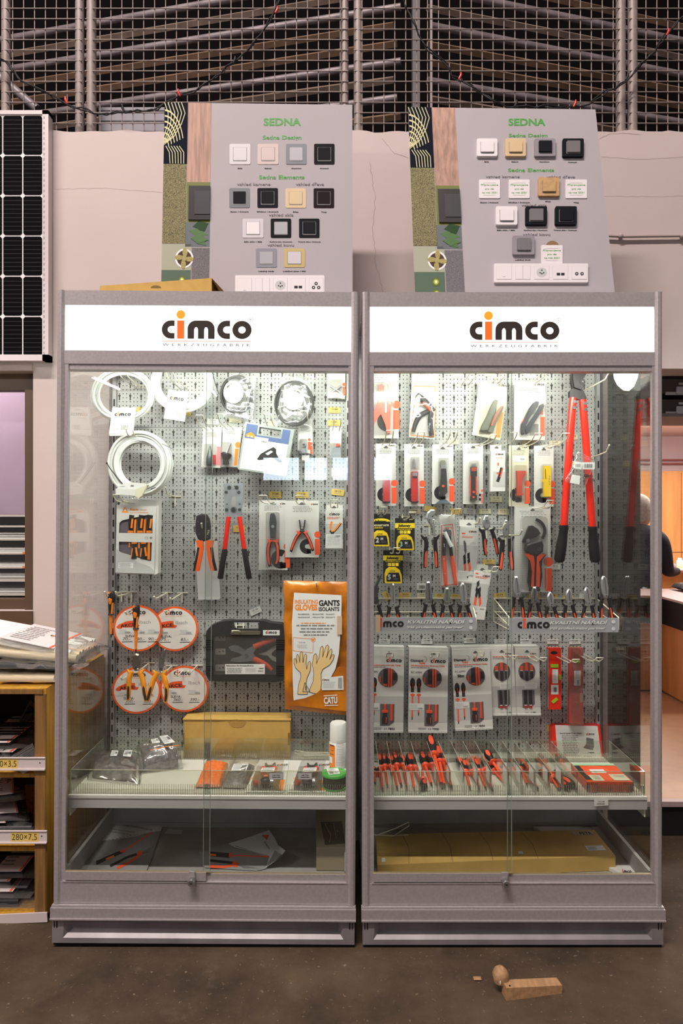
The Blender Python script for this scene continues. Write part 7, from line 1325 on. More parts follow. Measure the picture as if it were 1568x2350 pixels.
# --- tape measures
def tape(label, x0, y0, x1, y1, num, Y, red=False, two=False):
    S = SY(Y); t = thing('tape_measure', label, 'tape measure', P((x0 + x1) / 2, y1, Y), 'yellow tape measures on black cards'); m = MB(); W = x1 - x0; H = y1 - y0; m.rect(S, x0, y0, x1, y1, -.003, 0, M('black_card', (.018, .018, .018), .5)); m.build('backing_card', t); m = MB()
    U = lambda u, v, d=0.0: S(x0 + W * u, y0 + H * v, d)
    if two: m.disc(U, .5, .24, .5, .10, .0005, .0005, M('yellow_ink', (.90, .70, .02), .5), 24, a0=180, a1=360); text(m, S, 'INOVAST METR', x0 + 2, y0 + H * .38, 4, WHT, .0008, W * .88, 'L', .04, shear=.2)
    else: m.rect(S, x0, y0 + H * .155, x1, y0 + H * .31, .0005, .0005, M('yellow_ink', (.90, .70, .02), .5)); [m.rect(U, .24 + .19 * k, .385, .40 + .19 * k, .48, .0005, .0005, MAT['yellow_ink']) for k in range(3)]
    text(m, S, 'Johnney', x0 + W * .14, y0 + H * .27, H * .085, INK, .0012, W * .66, 'L', .05, shear=.15); m.dashes(S, x0 + W * .08, y0 + H * .33, x1 - W * .05, y0 + H * .36, 1, .0008, MAT['yellow_ink'], 3, 1.1); m.dashes(S, x0 + W * .12, y0 + H * .40, x1 - W * .3, y0 + H * .46, 2, .0009, MAT['yellow_ink'] if two else INKG, 5); euro(m, S, (x0 + x1) / 2, y0 + 6, 6); m.build('card_print', t)
    q = [(.06, .97), (.05, .72), (.12, .58), (.28, .51), (.62, .51), (.80, .58), (.90, .74), (.93, .96), (.90, .985), (.12, .985)]; m = MB(); m.poly(U, q, .001, .030, YEL); m.poly(U, [(.14, .93), (.13, .78), (.26, .66), (.76, .66), (.82, .78), (.85, .93)], .030, .031, INK); h = m.build('tape_body', t)
    m = MB(); text(m, S, num, x0 + W * .20, y0 + H * .865, H * .15, M('number_print', (.62, .66, .78), .5) if num == '5' else (WHT if num == '2' else M('green_print', (.35, .62, .38), .5)), .0316, None, 'L', .03); text(m, S, 'M', x0 + W * .46, y0 + H * .80, H * .085, WHT, .0316, None, 'L', .02); m.dashes(U, .48, .83, .76, .88, 2, .0316, INKG, 3); text(m, S, 'Johnney', x0 + W * .30, y0 + H * .625, H * .035, INK, .0306, W * .28, 'L', .03); m.build('window_print', h)
tape('black card with a yellow 2 M tape measure, leftmost under the cable knives', 853, 1179, 896, 1254, '2', 2.735, two=True)
tape('black card with a yellow 3 M tape measure, right of the 2 M one', 907, 1189, 952, 1263, '3', 2.735)
tape('black card with a yellow 5 M tape measure, lowest of the three', 880, 1263, 925, 1338, '5', 2.735)
# --- hanging pliers
CH = M('chrome_grey', (.45, .46, .47), .35, .7)
pliers('grey steel water pump pliers hanging open beside the 3 M tape measure', [(980, 1176), (988, 1169), (997, 1169), (999, 1175), (992, 1180), (987, 1184), (991, 1188), (998, 1182), (1000, 1188), (992, 1196), (998, 1208), (998, 1230), (994, 1230), (992, 1212), (982, 1198), (977, 1188)], (985, 1193), [(975, 1232), (979, 1246), (976, 1270), (975, 1303)], [(999, 1232), (998, 1250), (1001, 1275), (1002, 1303)], 2.66, 4.6, CH, RED, RUBBER, .42, None)
t = thing('bagged_pliers', 'long water pump pliers with red handles in a clear bag with a white opener', 'pliers', P(1028, 1348, 2.66)); S = SY(2.66)
m = MB(); m.poly(S, [(1008, 1182), (1044, 1180), (1044, 1200), (1052, 1345), (1010, 1347), (1010, 1205)], -.002, 0, WHT); m.stroke(S, [(1014, 1206), (1039, 1203), (1045, 1260), (1048, 1340), (1012, 1345), (1014, 1206)], 1.6, .001, .001, INKR); logo(m, S, 1021, 1213.5, 3.4, .001, ink=INKR); m.build('insert_card', t)
m = MB(); m.poly(S, [(1016, 1218), (1024, 1214), (1034, 1216), (1036, 1226), (1030, 1235), (1020, 1232)], .003, .012, STEEL); m.build('jaws', t)
for a, b, c in (((1019, 1228), (1018, 1275), (1023, 1342)), ((1030, 1230), (1036, 1275), (1046, 1342))):
    m = MB(); m.tube([S(*a, .008), S(*b, .008)], 4.2 * 2.66 / F, RUBBER, 10); h = m.build('handle', t); m = MB(); m.ptube(S, [b, ((b[0] + c[0]) / 2, (b[1] + c[1]) / 2 - 2), c], [4.2, 5, 4], RED, 10, .8, .008, Yref=2.66); m.build('grip', h)
m = MB(); m.tube([S(1019, 1221, .02), S(1028, 1240, .02), S(1035, 1254, .02)], 4.4 * 2.66 / F, WHT, 12); m.tube([S(1022, 1228, .0245), S(1032, 1248, .0245)], 1.6 * 2.66 / F, DARKP, 8); m.build('white_opener', t); m = MB(); m.pillow([P(1008, 1350, 2.65), P(1053, 1348, 2.65), P(1045, 1180, 2.65), P(1005, 1180, 2.65)], .014, BLIST, 12, 30, .003, 30, 2, .2); m.build('bag_film', t)
def slimbox(label, q, tab, Y, deco):
    S = SY(Y); t = thing('boxed_pliers', label, 'boxed tool', P((q[2][0] + q[3][0]) / 2, q[2][1], Y)); m = MB(); m.poly(S, tab, -.028, -.026, CARD); m.poly(S, q, -.028, 0, CARD); m.build('box_body', t); U = lambda u, v, d=0.0: S(*[((q[0][i] * (1 - u) + q[1][i] * u) * (1 - v) + (q[3][i] * (1 - u) + q[2][i] * u) * v) for i in (0, 1)], d); m = MB(); deco(m, U, S); m.build('box_print', t); m = MB(); euro(m, SY(Y + .0255), (tab[0][0] + tab[1][0]) / 2, (tab[0][1] * .4 + tab[2][1] * .6), 7); m.build('hang_hole', t); return t
def dk(m, U, S):
    LT = lambda u, v, d=0.0: U(u / 100, v / 100, d); m.poly(U, [(0, .33), (1, .33), (1, .78), (0, .78)], .0004, .0004, GREYC); logo(m, S, 1076, 1222, 3.6, .0008); m.rect(U, .12, .11, .30, .135, .0006, .0006, INKR); m.dashes(U, .12, .16, .8, .2, 2, .0006, INKR, 3)
    m.poly(U, [(.22, .26), (.28, .24), (.38, .30), (.42, .44), (.36, .50), (.28, .42)], .0008, .0008, STEEL); m.stroke(U, [(.30, .50), (.34, .60), (.36, .66)], .13, .0008, .0008, INK); m.stroke(U, [(.36, .66), (.40, .78)], .12, .0008, .0008, INKR); m.stroke(U, [(.52, .46), (.54, .56), (.58, .64)], .13, .0008, .0008, INK); m.stroke(U, [(.58, .64), (.66, .77)], .12, .0008, .0008, INKR); m.ring(U, .72, .34, .17, .155, .0008, .0008, INKL, 20, .45)
    m.poly(U, [(0, .79), (.92, .79), (.92, .98), (0, .98)], .0010, .0010, WHT); m.dashes(U, .05, .81, .6, .95, 6, .0014, INKL, 3); m.barcode(U, .58, .85, .86, .88, .0014, INKG); m.poly(U, [(.48, .88), (.60, .88), (.54, .92)], .0014, .0014, INK)
slimbox('tilted white box picturing pliers with red and black handles, right of the bagged pliers', [(1056, 1208), (1099, 1211), (1092, 1340), (1050, 1336)], [(1058, 1192), (1095, 1194), (1093, 1212), (1057, 1210)], 2.68, dk)
def dk2(m, U, S):
    m.poly(U, [(0, .25), (1, .25), (1, .72), (0, .72)], .0004, .0004, GREYC); logo(m, S, 1108, 1323.5, 3.4, .0008, ang=3); m.rect(U, .08, .04, .25, .065, .0006, .0006, INKR); m.dashes(U, .08, .10, .9, .15, 2, .0006, INKR, 3); m.stroke(U, [(.28, .21), (.32, .32)], .16, .0008, .0008, DARKM); m.stroke(U, [(.2, .36), (.34, .42), (.50, .36)], .10, .0009, .0009, INK); m.stroke(U, [(.30, .42), (.26, .54)], .14, .0008, .0008, INK); m.stroke(U, [(.26, .54), (.24, .71)], .15, .0008, .0008, INKR); m.stroke(U, [(.42, .42), (.50, .54)], .13, .0008, .0008, INK); m.stroke(U, [(.50, .54), (.60, .70)], .13, .0008, .0008, INKR)
    T2 = lambda u, v, d=0.0: U(u, v, d); text(m, S, 'Duracut', 1121, 1370, 4, INKG, .0008, 22, 'L', .01, ang=-86); m.dashes(U, .05, .74, .5, .80, 3, .0006, INKL, 3); m.barcode(U, .6, .76, .9, .79, .0006, INKG); m.poly(U, [(.30, .86), (.46, .86), (.38, .90)], .0008, .0008, INK)
slimbox('white box lettered down its side picturing cutters, lower right of the tilted box', [(1089, 1309), (1128, 1315), (1112, 1423), (1078, 1420)], [(1091, 1295), (1124, 1298), (1123, 1316), (1089, 1312)], 2.66, dk2)
pliers('cable shears with short red and black handles hanging on a single hook', [(1107, 1192), (1112, 1182), (1119, 1182), (1123, 1192), (1124, 1205), (1120, 1214), (1113, 1217), (1108, 1208)], (1115, 1195), [(1107, 1216), (1110, 1232), (1111, 1252), (1114, 1274)], [(1127, 1214), (1133, 1232), (1138, 1252), (1141, 1272)], 2.66, 4.4, CH, RED, RUBBER, .30, None)
pliers('cable shears with longer red and black handles, left of the large ratchet cutter', [(1153, 1205), (1158, 1193), (1164, 1192), (1168, 1206), (1168, 1222), (1164, 1232), (1156, 1234), (1153, 1222)], (1161, 1214), [(1153, 1238), (1151, 1258), (1149, 1285), (1147, 1308)], [(1168, 1236), (1170, 1260), (1173, 1285), (1175, 1308)], 2.64, 5.4, CH, RED, RUBBER, .35, None)
t, U, S = strip_card('big card with a red and black ratchet cable cutter beside the bolt cutter', 1181, 1162, 1264, 1359, 2.725, None, 51, i=(1250, 1356, 52), head=(.12, .05, .88, .13), lg=(1244, 1167, 3.6))
m = MB(); m.poly(S, [(1197, 1243), (1206, 1222), (1212, 1207), (1220, 1206), (1232, 1214), (1238, 1224), (1228, 1232), (1214, 1238), (1200, 1246)], .004, .020, DARKP); m.disc(S, 1209, 1240, 4, 4, .02, .023, STEELB, 12); m.ring(S, 1222, 1218, 30, 24, .006, .012, DARKP, 20, a0=-75, a1=40); m.bev(S, [(1204, 1252), (1214, 1246), (1240, 1240), (1244, 1250), (1243, 1266), (1230, 1274), (1212, 1272), (1202, 1262)], .004, .022, DARKP); m.stroke(S, [(1207, 1250), (1228, 1243), (1243, 1238)], 3.4, .022, .024, STEELB); bolt(m, S, 1234, 1259, 5, .022, .027, DARKM); m.build('cutting_head', t)
m = MB(); m.poly(S, [(1205, 1272), (1212, 1269), (1226, 1276), (1246, 1270), (1250, 1273), (1242, 1284), (1240, 1300), (1242, 1320), (1238, 1344), (1234, 1349), (1214, 1349), (1210, 1335), (1212, 1300), (1212, 1285)], .006, .020, RUBBER); h = m.build('handle', t)
m = MB(); m.poly(S, [(1200, 1271), (1213, 1269), (1222, 1275), (1224, 1290), (1223, 1320), (1222, 1346), (1216, 1346), (1218, 1310), (1214, 1286)], .02, .0225, RED); m.poly(S, [(1249, 1271), (1236, 1271), (1229, 1277), (1228, 1300), (1227, 1346), (1235, 1345), (1237, 1310), (1234, 1288)], .02, .0225, RED); m.build('red_inlay', h); blister(t, S, 1194, 1185, 1252, 1354, .030, 8)
m = MB(); m.rect(S, 1214, 1350, 1240, 1357, .0008, .0008, INK); m.build('black_print', t)
# --- wire baskets with sign boards
def basket(label, x0, x1, yt, yb, bx0, bx1, skip, sx, sY=2.565):
    t = thing('wire_basket', label, 'wire basket', P((x0 + x1) / 2, yb, sY), 'cream wire baskets with grey name boards'); BW = M('cream_wire', (.80, .76, .62), .35); S = SY(sY)
    xf0, xf1 = X_(x0, sY), X_(x1, sY); xb0, xb1 = X_(bx0, YB), X_(bx1, YB); zf = Z_(yt + 6, sY); zfl = Z_(yb - 6, sY); zb = Z_(1384, YB); yb_ = YB - .006; m = MB(); r_ = .0016
    m.tube([(xf0, sY, zf), (xf1, sY, zf)], .002, BW, 6); m.tube([(xb0, yb_, zb + .02), (xb1, yb_, zb + .02)], .0026, BW, 6); m.tube([(xb0, yb_, zb - .035), (xb1, yb_, zb - .035)], .0026, BW, 6)
    for x, xb_ in ((xf0, xb0), (xf1, xb1)):
        m.tube([(xb_, yb_, zb + .02), (x, sY, zf + .012), (x, sY, zfl)], .0024, BW, 6); m.tube([(xb_, yb_, zb - .03), (x, sY, zf - .02)], r_, BW, 6); m.tube([(xb_, yb_, zb - .075), (x, sY, zfl)], .002, BW, 6); m.tube([(xb_, yb_, zb + .02), (xb_, yb_, zb - .075)], .002, BW, 6)
    for k in range(6): f = (k + .5) / 6; m.tube([(xf0 + (xb0 - xf0) * f, sY + (yb_ - sY) * f, zf - .022 + (zb - zf - .03) * f * .4), (xf1 + (xb1 - xf1) * f, sY + (yb_ - sY) * f, zf - .022 + (zb - zf - .03) * f * .4)], r_, BW, 5)
    for k in range(4): f = (k + .5) / 4; m.tube([(xf0 + (xf1 - xf0) * f, sY, zf - .022), (xb0 + (xb1 - xb0) * f, yb_, zb - .05)], r_, BW, 5)
    m.build('wire_frame', t)
    SG = M('sign_silver', (.40, .40, .43), .4, .1); m = MB(); S = SY(sY - .006); m.rect(S, x0, yt, x1, yb, -.003, 0, SG, r=1); q = m.build('sign_board', t, 'silver name board'); m = MB(); logo(m, S, sx, yb - 9, 15 if not skip else 13.6, .0008, oi=INKR, skip=skip); h = (yb - yt)
    SHW = M('letter_shadow', (.18, .18, .20), .5)
    for dx, mt, d in ((.9, SHW, .0006), (0, WHT, .001)): text(m, S, 'KVALITNÍ NÁŘADÍ', x1 - 158 + dx, yt + h * .44 + dx, 7.6, mt, d, 134, 'L', .03, shear=.25); text(m, S, 'Váš profesionální partner', x1 - 158 + dx, yt + h * .80 + dx, 5.6, mt, d, 128, 'L', .03, shear=.25)
    for y in (yt + h * .27, yt + h * .76): m.disc(S, x1 - 12, y, 4.4, 4.4, .0008, .0014, M('pale_rivet', (.66, .66, .68), .4), 16)
    m.build('lettering', q); return t
b1 = basket('cream wire basket at the left with a grey name board, partly behind the frame', 848, 1093, 1417, 1448, 850, 1079, 1, 860)
b2 = basket('cream wire basket at the right with a full grey name board', 1169, 1420, 1418, 1451, 1133, 1368, 0, 1188)
m = MB(); S = SY(2.555); m.rect(S, 862, 1411, 873, 1451, 0, .001, M('beige_tape')); solo(m, 'tape_strip', 'beige tape strip across the left end of the left name board', 'tape')
def ph(cx, yt, yp, kind, w=8):
    if kind == 'needle': return [(cx - 1, yt), (cx + 1.5, yt), (cx + 4, yt + (yp - yt) * .6), (cx + 5, yp - 4), (cx + 3, yp + 4), (cx - 4, yp + 4), (cx - 5, yp - 4), (cx - 3, yt + (yp - yt) * .6)]
    if kind == 'combi': return [(cx - 3, yt), (cx + 3, yt), (cx + 8, yt + (yp - yt) * .5), (cx + 8, yp - 6), (cx + 4, yp + 4), (cx - 4, yp + 4), (cx - 8, yp - 6), (cx - 8, yt + (yp - yt) * .5)]
    if kind == 'diag': return [(cx - 2, yt), (cx + 2, yt), (cx + 6, yt + 6), (cx + 8, yt + (yp - yt) * .55), (cx + 6, yp - 2), (cx + 3, yp + 4), (cx - 3, yp + 4), (cx - 7, yp - 6), (cx - 8, yt + (yp - yt) * .4), (cx - 6, yt + 6)]
def bp(label, cx, yt, yp, xl, xr, kind, hm=STEEL, tilt=0, Y=2.62, long=False):
    hd = ph(cx, yt, yp, kind); hd = [(x + tilt * (yp - y) / 30, y) for x, y in hd]; d = 1446
    jaw = [(cx + tilt * (yp - yt) / 30, yt + 2), (cx + tilt * .3, (yt + yp) / 2), (cx, yp - 4)]
    t = pliers(label, hd, (cx, yp), [(cx - 7, yp + 6), (cx - 10, yp + 16), (xl, 1418), (xl - 6, d)], [(cx + 7, yp + 6), (cx + 10, yp + 16), (xr, 1418), (xr + 6, d)], Y, 4.0, hm, RED, RUBBER, .24, jaw=jaw); return t
GRS = M('green_grey_steel', (.25, .26, .23), .35, .6)
pliers('bent nose pliers half hidden by the frame at the left end of the left basket', [(874, 1318), (876, 1316), (875, 1324), (866, 1342), (866, 1355), (869, 1378), (864, 1386), (856, 1384), (856, 1352), (862, 1338)], (862, 1380), [(858, 1388), (854, 1396), (852, 1415), (850, 1446)], [(868, 1388), (871, 1396), (876, 1416), (881, 1446)], 2.62, 4.0, DARKM, RED, RUBBER, .40)
bp('slim needle nose pliers standing in the left basket below the 5 M tape measure', 902, 1339, 1386, 890, 915, 'needle', STEELB)
bp('long tipped needle nose pliers in the middle of the left basket', 985, 1334, 1380, 971, 999, 'combi', STEEL, -2)
bp('combination pliers below the bagged water pump pliers in the left basket', 1025, 1348, 1382, 1013, 1039, 'combi', GRS)
bp('heavy diagonal cutters at the right end of the left basket', 1064, 1337, 1382, 1053, 1081, 'diag', STEELB, -2)
bp('long nose pliers behind the glass edge, leftmost in the right basket', 1187, 1322, 1364, 1173, 1201, 'combi', STEELB, -3)
bp('open fork shaped wire stripping pliers, second in the right basket', 1225, 1346, 1378, 1212, 1240, 'combi', STEEL)
bp('small silver diagonal cutters, third in the right basket', 1263, 1358, 1386, 1254, 1278, 'diag', STEELB, -2)
bp('silver diagonal cutters, fourth in the right basket', 1305, 1351, 1382, 1296, 1320, 'diag', STEELB, -1)
bp('shiny diagonal cutters leaning left, third from the right end of the right basket', 1349, 1347, 1383, 1336, 1362, 'diag', STEELB, -4) if False else bp('shiny diagonal cutters leaning left, second from the right end of the right basket', 1349, 1347, 1383, 1336, 1362, 'diag', STEELB, -4)
bp('tallest diagonal cutters, at the right end of the right basket', 1388, 1321, 1366, 1378, 1404, 'diag', STEELB, -3)
# --- screwdriver set boxes
BG = M('box_slot', (.13, .115, .125), .7)
def setbox(label, q, Y, num, big=True, slim=False, dty=True):
    S = SY(Y); t = thing('screwdriver_set_box', label, 'screwdriver set', P((q[2][0] + q[3][0]) / 2, q[2][1], Y), 'white screwdriver set boxes under the baskets'); U = lambda u, v, d=0.0: S(*[((q[0][i] * (1 - u) + q[1][i] * u) * (1 - v) + (q[3][i] * (1 - u) + q[2][i] * u) * v) for i in (0, 1)], d)
    w_ = q[1][0] - q[0][0]; h_ = q[3][1] - q[0][1]; m = MB(); m.poly(S, q, -.045, 0, CARD, M('box_side', (.50, .48, .46), .6)); m.rect(U, 0, -.03, 1, .015, -.045, -.003, CARD); m.poly(U, [(-.0, .985), (1, .985), (.99, 1.012), (.01, 1.012)], -.03, .002, CARD); m.build('box_body', t)
    m = MB(); m.rect(U, .0, .57, 1, .885, .0004, .0004, GREYC); sc = w_ / 92.0
    if big:
        logo(m, U2 := (lambda u, v, d=0.0: U(u / 92, v / 193, d)), 51, 30, 7.2, .0008, oi=INKR)
        if dty: text(m, U2, 'Diamant', 4, 28, 6, INK, .0008, 30, 'L', .03); text(m, U2, 'Duality', 24, 33, 4, INKR, .0008, 15, 'L', .03); m.ring(U2, 35, 22, 7, 6.2, .0008, .0008, INKG, 20, a0=-90, a1=90)
        text(m, U2, 'VDE-Schraubendreher-Sortiment, 7-teilig', 4, 38.5, 3.2, INKR, .0008, 80, 'L', .03); m.dashes(U2, 4, 40, 50, 44, 1, .0008, INKG, 4); text(m, U2, 'IEC 60900', 5, 55, 4.6, INKG, .0008, 26, 'L', .02); text(m, U2, num, 48, 189, 5.4, INK, .0008, 24, 'L', .02); m.dashes(U2, 22, 183, 45, 190, 2, .0008, INKG, 5)
        if slim: text(m, U2, 'Slim', 11, 67, 7, INK, .0008, 16, 'L', .04); m.ring(U2, 16, 63, 8, 7.4, .0008, .0008, INKL, 20, a0=180, a1=320)
        for k, (x, s_) in enumerate(((9, 1), (24, .9 if slim else 1))): y0 = 82 if slim else 68; m.disc(U2, x, y0 + 10, 6 * s_, 12, .0008, .0008, DARKP, 18); m.rect(U2, x - 3.6, y0 + 12, x + 3.6, y0 + 32, .0008, .0008, DARKP); m.disc(U2, x, y0 + 38, 5.4, 3, .001, .001, INKR, 14); m.rect(U2, x - 1.7, y0 + 38, x + 1.7, y0 + (92 if k == 0 else 82), .0008, .0008, INKR); m.rect(U2, x - 1.1, y0 + (90 if k == 0 else 80), x + 1.1, y0 + (97 if k == 0 else 87), .0008, .0008, INK); text(m, U2, 'cimco', x + 1.4, y0 + 22, 2.6, INKR, .0012, 11, 'L', .03, ang=-90)
        m.rect(U2, 2, 126, 36, 142, .0012, .0014, WHT); m.dashes(U2, 3, 128, 24, 140, 4, .0018, INKL, 3); m.barcode(U2, 22, 136, 34, 140, .0018, INKG)
        cxy, rr_, win = (55, 66), 23, (38, 128, 71, 203 - 24)
    else:
        U2 = lambda u, v, d=0.0: U(u / 62, v / 155, d); logo(m, U2, 40, 14, 3, .0008); m.dashes(U2, 6, 18, 56, 21, 1, .0008, INKR, 3, 1); m.dashes(U2, 6, 22, 36, 25, 1, .0008, INKG, 4, 1); m.rect(U2, 22, 80, 54, 94, .0012, .0014, WHT); m.dashes(U2, 24, 82, 52, 92, 3, .0018, INKL, 3); text(m, U2, num, 36, 151, 3, INK, .0008, 13, 'L', .02); m.dashes(U2, 20, 149, 33, 151, 1, .0008, INKG, 2); cxy, rr_, win = (29, 54), 22, (15, 97, 47, 139)
    m.build('box_print', t)
    m = MB(); m.disc(U2, cxy[0], cxy[1], rr_, rr_ * .98, .0005, .0009, BG, 32); x0, y0, x1, y1 = win; c_ = (x1 - x0) * .35; m.poly(U2, [(x0, y0), (x1, y0), (x1, y1 - c_ * .8), (x1 - c_, y1), (x0, y1)], .0005, .0009, BG); m.build('windows', t)
    m = MB(); d = .004
    def clipc(x, ya, yb): h = math.sqrt(max(0, (rr_ * .97) ** 2 - (x - cxy[0]) ** 2)); return max(ya, cxy[1] - h), min(yb, cxy[1] + h)
    if big:
        for x, w, mt in ((cxy[0] - 18, 3, RED), (cxy[0] - 6, 9, DARKP), (cxy[0] + 2, 3, RED), (cxy[0] + 8, 3.4, RED), (cxy[0] + 16, 8, DARKP)):
            a, b = clipc(x + math.copysign(w * .4, x - cxy[0]), 0, 200); 
            if mt is RED and x < cxy[0]: a = cxy[1] - 2
            m.rect(U2, x - w / 2, a, x + w / 2, b - (6 if mt is DARKP else 0), .001, d, mt)
        m.rect(U2, cxy[0] - 11, cxy[1] + 15, cxy[0] - 2, cxy[1] + 19, .001, d, RED)
        m.rect(U2, x0 + 9, y0, x0 + 13, y0 + 14, .001, d, RED); m.rect(U2, x0 + 4, y0 + 14, x0 + 18, y0 + 20, .001, d + .001, RED, r=2); m.poly(U2, [(x0 + 8, y0 + 20), (x0 + 14, y0 + 20), (x0 + 18, y0 + 34), (x0 + 17, y1 - 6), (x0 + 5, y1 - 6), (x0 + 4, y0 + 34)], .001, d, DARKP); m.rect(U2, x0 + 24, y0, x0 + 28.5, y1 - 12, .001, d, RED); text(m, U2, 'cimco', x0 + 13, y0 + 30, 3, INKR, d + .001, 14, 'L', .03, ang=90)
    else:
        for k in range(3): x = cxy[0] - 14 + 13 * k; a, b = clipc(x + (3 if k == 2 else -3 if k == 0 else 0), 0, 200); m.rect(U2, x - 3.4, a, x + 3.4, cxy[1] - 3, .001, d, RED); m.rect(U2, x - 3.4, cxy[1] - 3, x + 3.4, cxy[1] - 1.6, .001, d, WHT if k != 1 else M('blue_ring', (.08, .2, .6), .4)); m.rect(U2, x - 3.6, cxy[1] - 1.6, x + 3.6, b, .001, d, DARKP)
        for k in range(2): x = x0 + 8 + 13 * k; m.rect(U2, x - 3.6, y0, x + 3.6, y1 - 8, .001, d, DARKP); m.rect(U2, x - 3, y1 - 8, x + 3, y1 - 6, .001, d, WHT); m.rect(U2, x - 3, y1 - 6, x + 3, y1, .001, d, CRIM)
    m.build('screwdrivers', t, 'screwdrivers behind the windows'); m = MB(); euro(m, U2, cxy[0] + 2, 8 if not big else 9, 7); m.build('hang_hole', t); return t
setbox('white screwdriver set box numbered 11 7802, cut by the frame', [(837, 1489), (928, 1491), (926, 1679), (834, 1679)], 2.70, '11 7802', dty=False)
setbox('white screwdriver set box numbered 11 7700 with two drivers pictured', [(939, 1491), (1029, 1493), (1027, 1680), (937, 1679)], 2.70, '11 7700')
setbox('white screwdriver set box numbered 11 7850 with the word Slim', [(1037, 1491), (1124, 1488), (1132, 1671), (1045, 1675)], 2.70, '11 7850', slim=True)
setbox('narrow white screwdriver set box, left one of the two narrow ones', [(1124, 1488), (1179, 1488), (1186, 1640), (1131, 1641)], 2.715, '11 7701', big=False)
setbox('narrow white screwdriver set box, right one of the two narrow ones', [(1182, 1488), (1237, 1488), (1242, 1640), (1187, 1640)], 2.705, '11 7802', big=False)
# --- spirit levels
VG = M('vial_green', (.35, .55, .03), .25)
t = thing('spirit_level', 'bright red spirit level with two white stickers', 'spirit level', P(1272, 1630, 2.71), 'red spirit levels'); S = SY(2.70)
m = MB(); m.rect(S, 1258, 1487, 1288, 1628, -.022, 0, REDD, r=1); m.rect(S, 1257.5, 1491, 1259.5, 1626, -.02, .002, STEELB); m.build('level_body', t); m = MB(); m.rect(S, 1264, 1524, 1282, 1532, 0, .002, VG, r=1); m.rect(S, 1283.5, 1548, 1287.5, 1560, 0, .003, VG, r=1); m.rect(S, 1266, 1604, 1281, 1611, 0, .002, VG, ang=-40); m.build('vials', t, 'green vials'); m = MB(); m.disc(S, 1272, 1498, 8, 4, .0005, .0005, BLACK, 16); m.build('hang_hole', t)
m = MB(); m.rect(S, 1268, 1536, 1281, 1568, .0005, .001, WHT); m.dashes(S, 1269, 1538, 1277, 1566, 10, .0014, INKL, 3); m.rect(S, 1265, 1571.5, 1282, 1593.5, .0005, .001, WHT); m.barcode(S, 1271, 1577, 1278, 1588, .0014); m.build('barcode_stickers', t)
t = thing('spirit_level', 'dull red spirit level wrapped in clear foil, right of the bright one', 'spirit level', P(1325, 1662, 2.71), 'red spirit levels'); S = SY(2.70); DRD = M('dull_red', (.40, .045, .03), .45)
m = MB(); m.rect(S, 1312, 1487, 1339, 1662, -.022, 0, DRD, r=1); m.rect(S, 1308, 1487, 1312, 1660, -.02, -.006, CRIM); m.rect(S, 1331, 1590, 1338, 1612, 0, .002, M('clear_vial', (.42, .24, .20), .3), r=2); m.stroke(S, [(1313, 1583), (1339, 1583)], .8, .0005, .0005, CRIM); m.build('level_body', t); m = MB(); m.rect(S, 1316, 1514, 1332, 1521, 0, .003, VG, r=2); m.build('vials', t, 'green vial'); m = MB(); m.rect(S, 1318, 1539, 1333, 1573, .0005, .001, WHT); m.dashes(S, 1320, 1541, 1331, 1558, 7, .0014, INKL, 3); m.barcode(S, 1324, 1560, 1330, 1571, .0014, INKG); m.build('barcode_sticker', t)
m = MB(); m.pillow([P(1307, 1664, 2.69), P(1341, 1664, 2.69), P(1341, 1484, 2.69), P(1307, 1484, 2.69)], .006, BLIST, 10, 30, .004, 30, 6, .2); m.build('foil_wrap', t)
# --- hooks and tags of the right cabinet
for bx, by, wh, L, w_, sd in ((884, 1024, 'carrying the leftmost cable knife card', .28, 15, .0), (950, 1026, 'carrying the second cable knife card', .26, 14, 0), (1016, 1027, 'carrying the black cable knife card', .28, 15, .0), (1086, 1027, 'bent flat over the folding knife card', .20, 12, .04), (1140, 1028, 'carrying the slim knife box', .28, 14, .0), (1191, 1030, 'carrying the cream card', .28, 15, .0), (1247, 1030, 'carrying the yellow stripper card', .28, 15, 0),
                             (1132, 884, 'carrying the tilted olive stripper card', .22, 14, 0), (1216, 885, 'carrying the straight stripper card', .24, 14, 0), (1066, 885, 'with nothing on it left of the olive stripper', .24, 16, 0), (970, 868, 'carrying the orange outlined bag card', .10, 15, 0), (873, 1182, 'carrying the 2 M tape measure', .22, 14, 0), (931, 1193, 'carrying the 3 M tape measure', .27, 14, 0), (901, 1268, 'carrying the 5 M tape measure', .22, 14, 0), (1028, 1186, 'carrying the bagged water pump pliers', .24, 14, 0), (1105, 1306, 'carrying the lettered pliers box', .27, 12, .0), (1225, 1168, 'carrying the ratchet cutter card', .22, 14, .0),
                             (890, 1499, 'carrying the set box 11 7802', .14, 15, 0), (990, 1499, 'carrying the set box 11 7700', .14, 15, 0), (1088, 1498, 'carrying the set box 11 7850', .14, 15, 0), (1152, 1498, 'carrying the left narrow set box', .20, 14, .0), (1208, 1498, 'carrying the right narrow set box', .24, 14, .0), (1272, 1499, 'carrying the bright red spirit level', .26, 14, .0), (1326, 1498, 'carrying the dull red spirit level', .24, 14, .0)): hook_loop(bx, by, wh, L, w_, side=sd)
for bx, by, wh, L, sd in ((985, 1206, 'holding the grey water pump pliers', .14, .0), (1078, 1202, 'holding the tilted pliers box', .16, .01), (1116, 1214, 'holding the short cable shears', .20, .03), (1160, 1228, 'holding the longer cable shears', .18, .02)): hook_single(bx, by, wh, L, .012, sd)
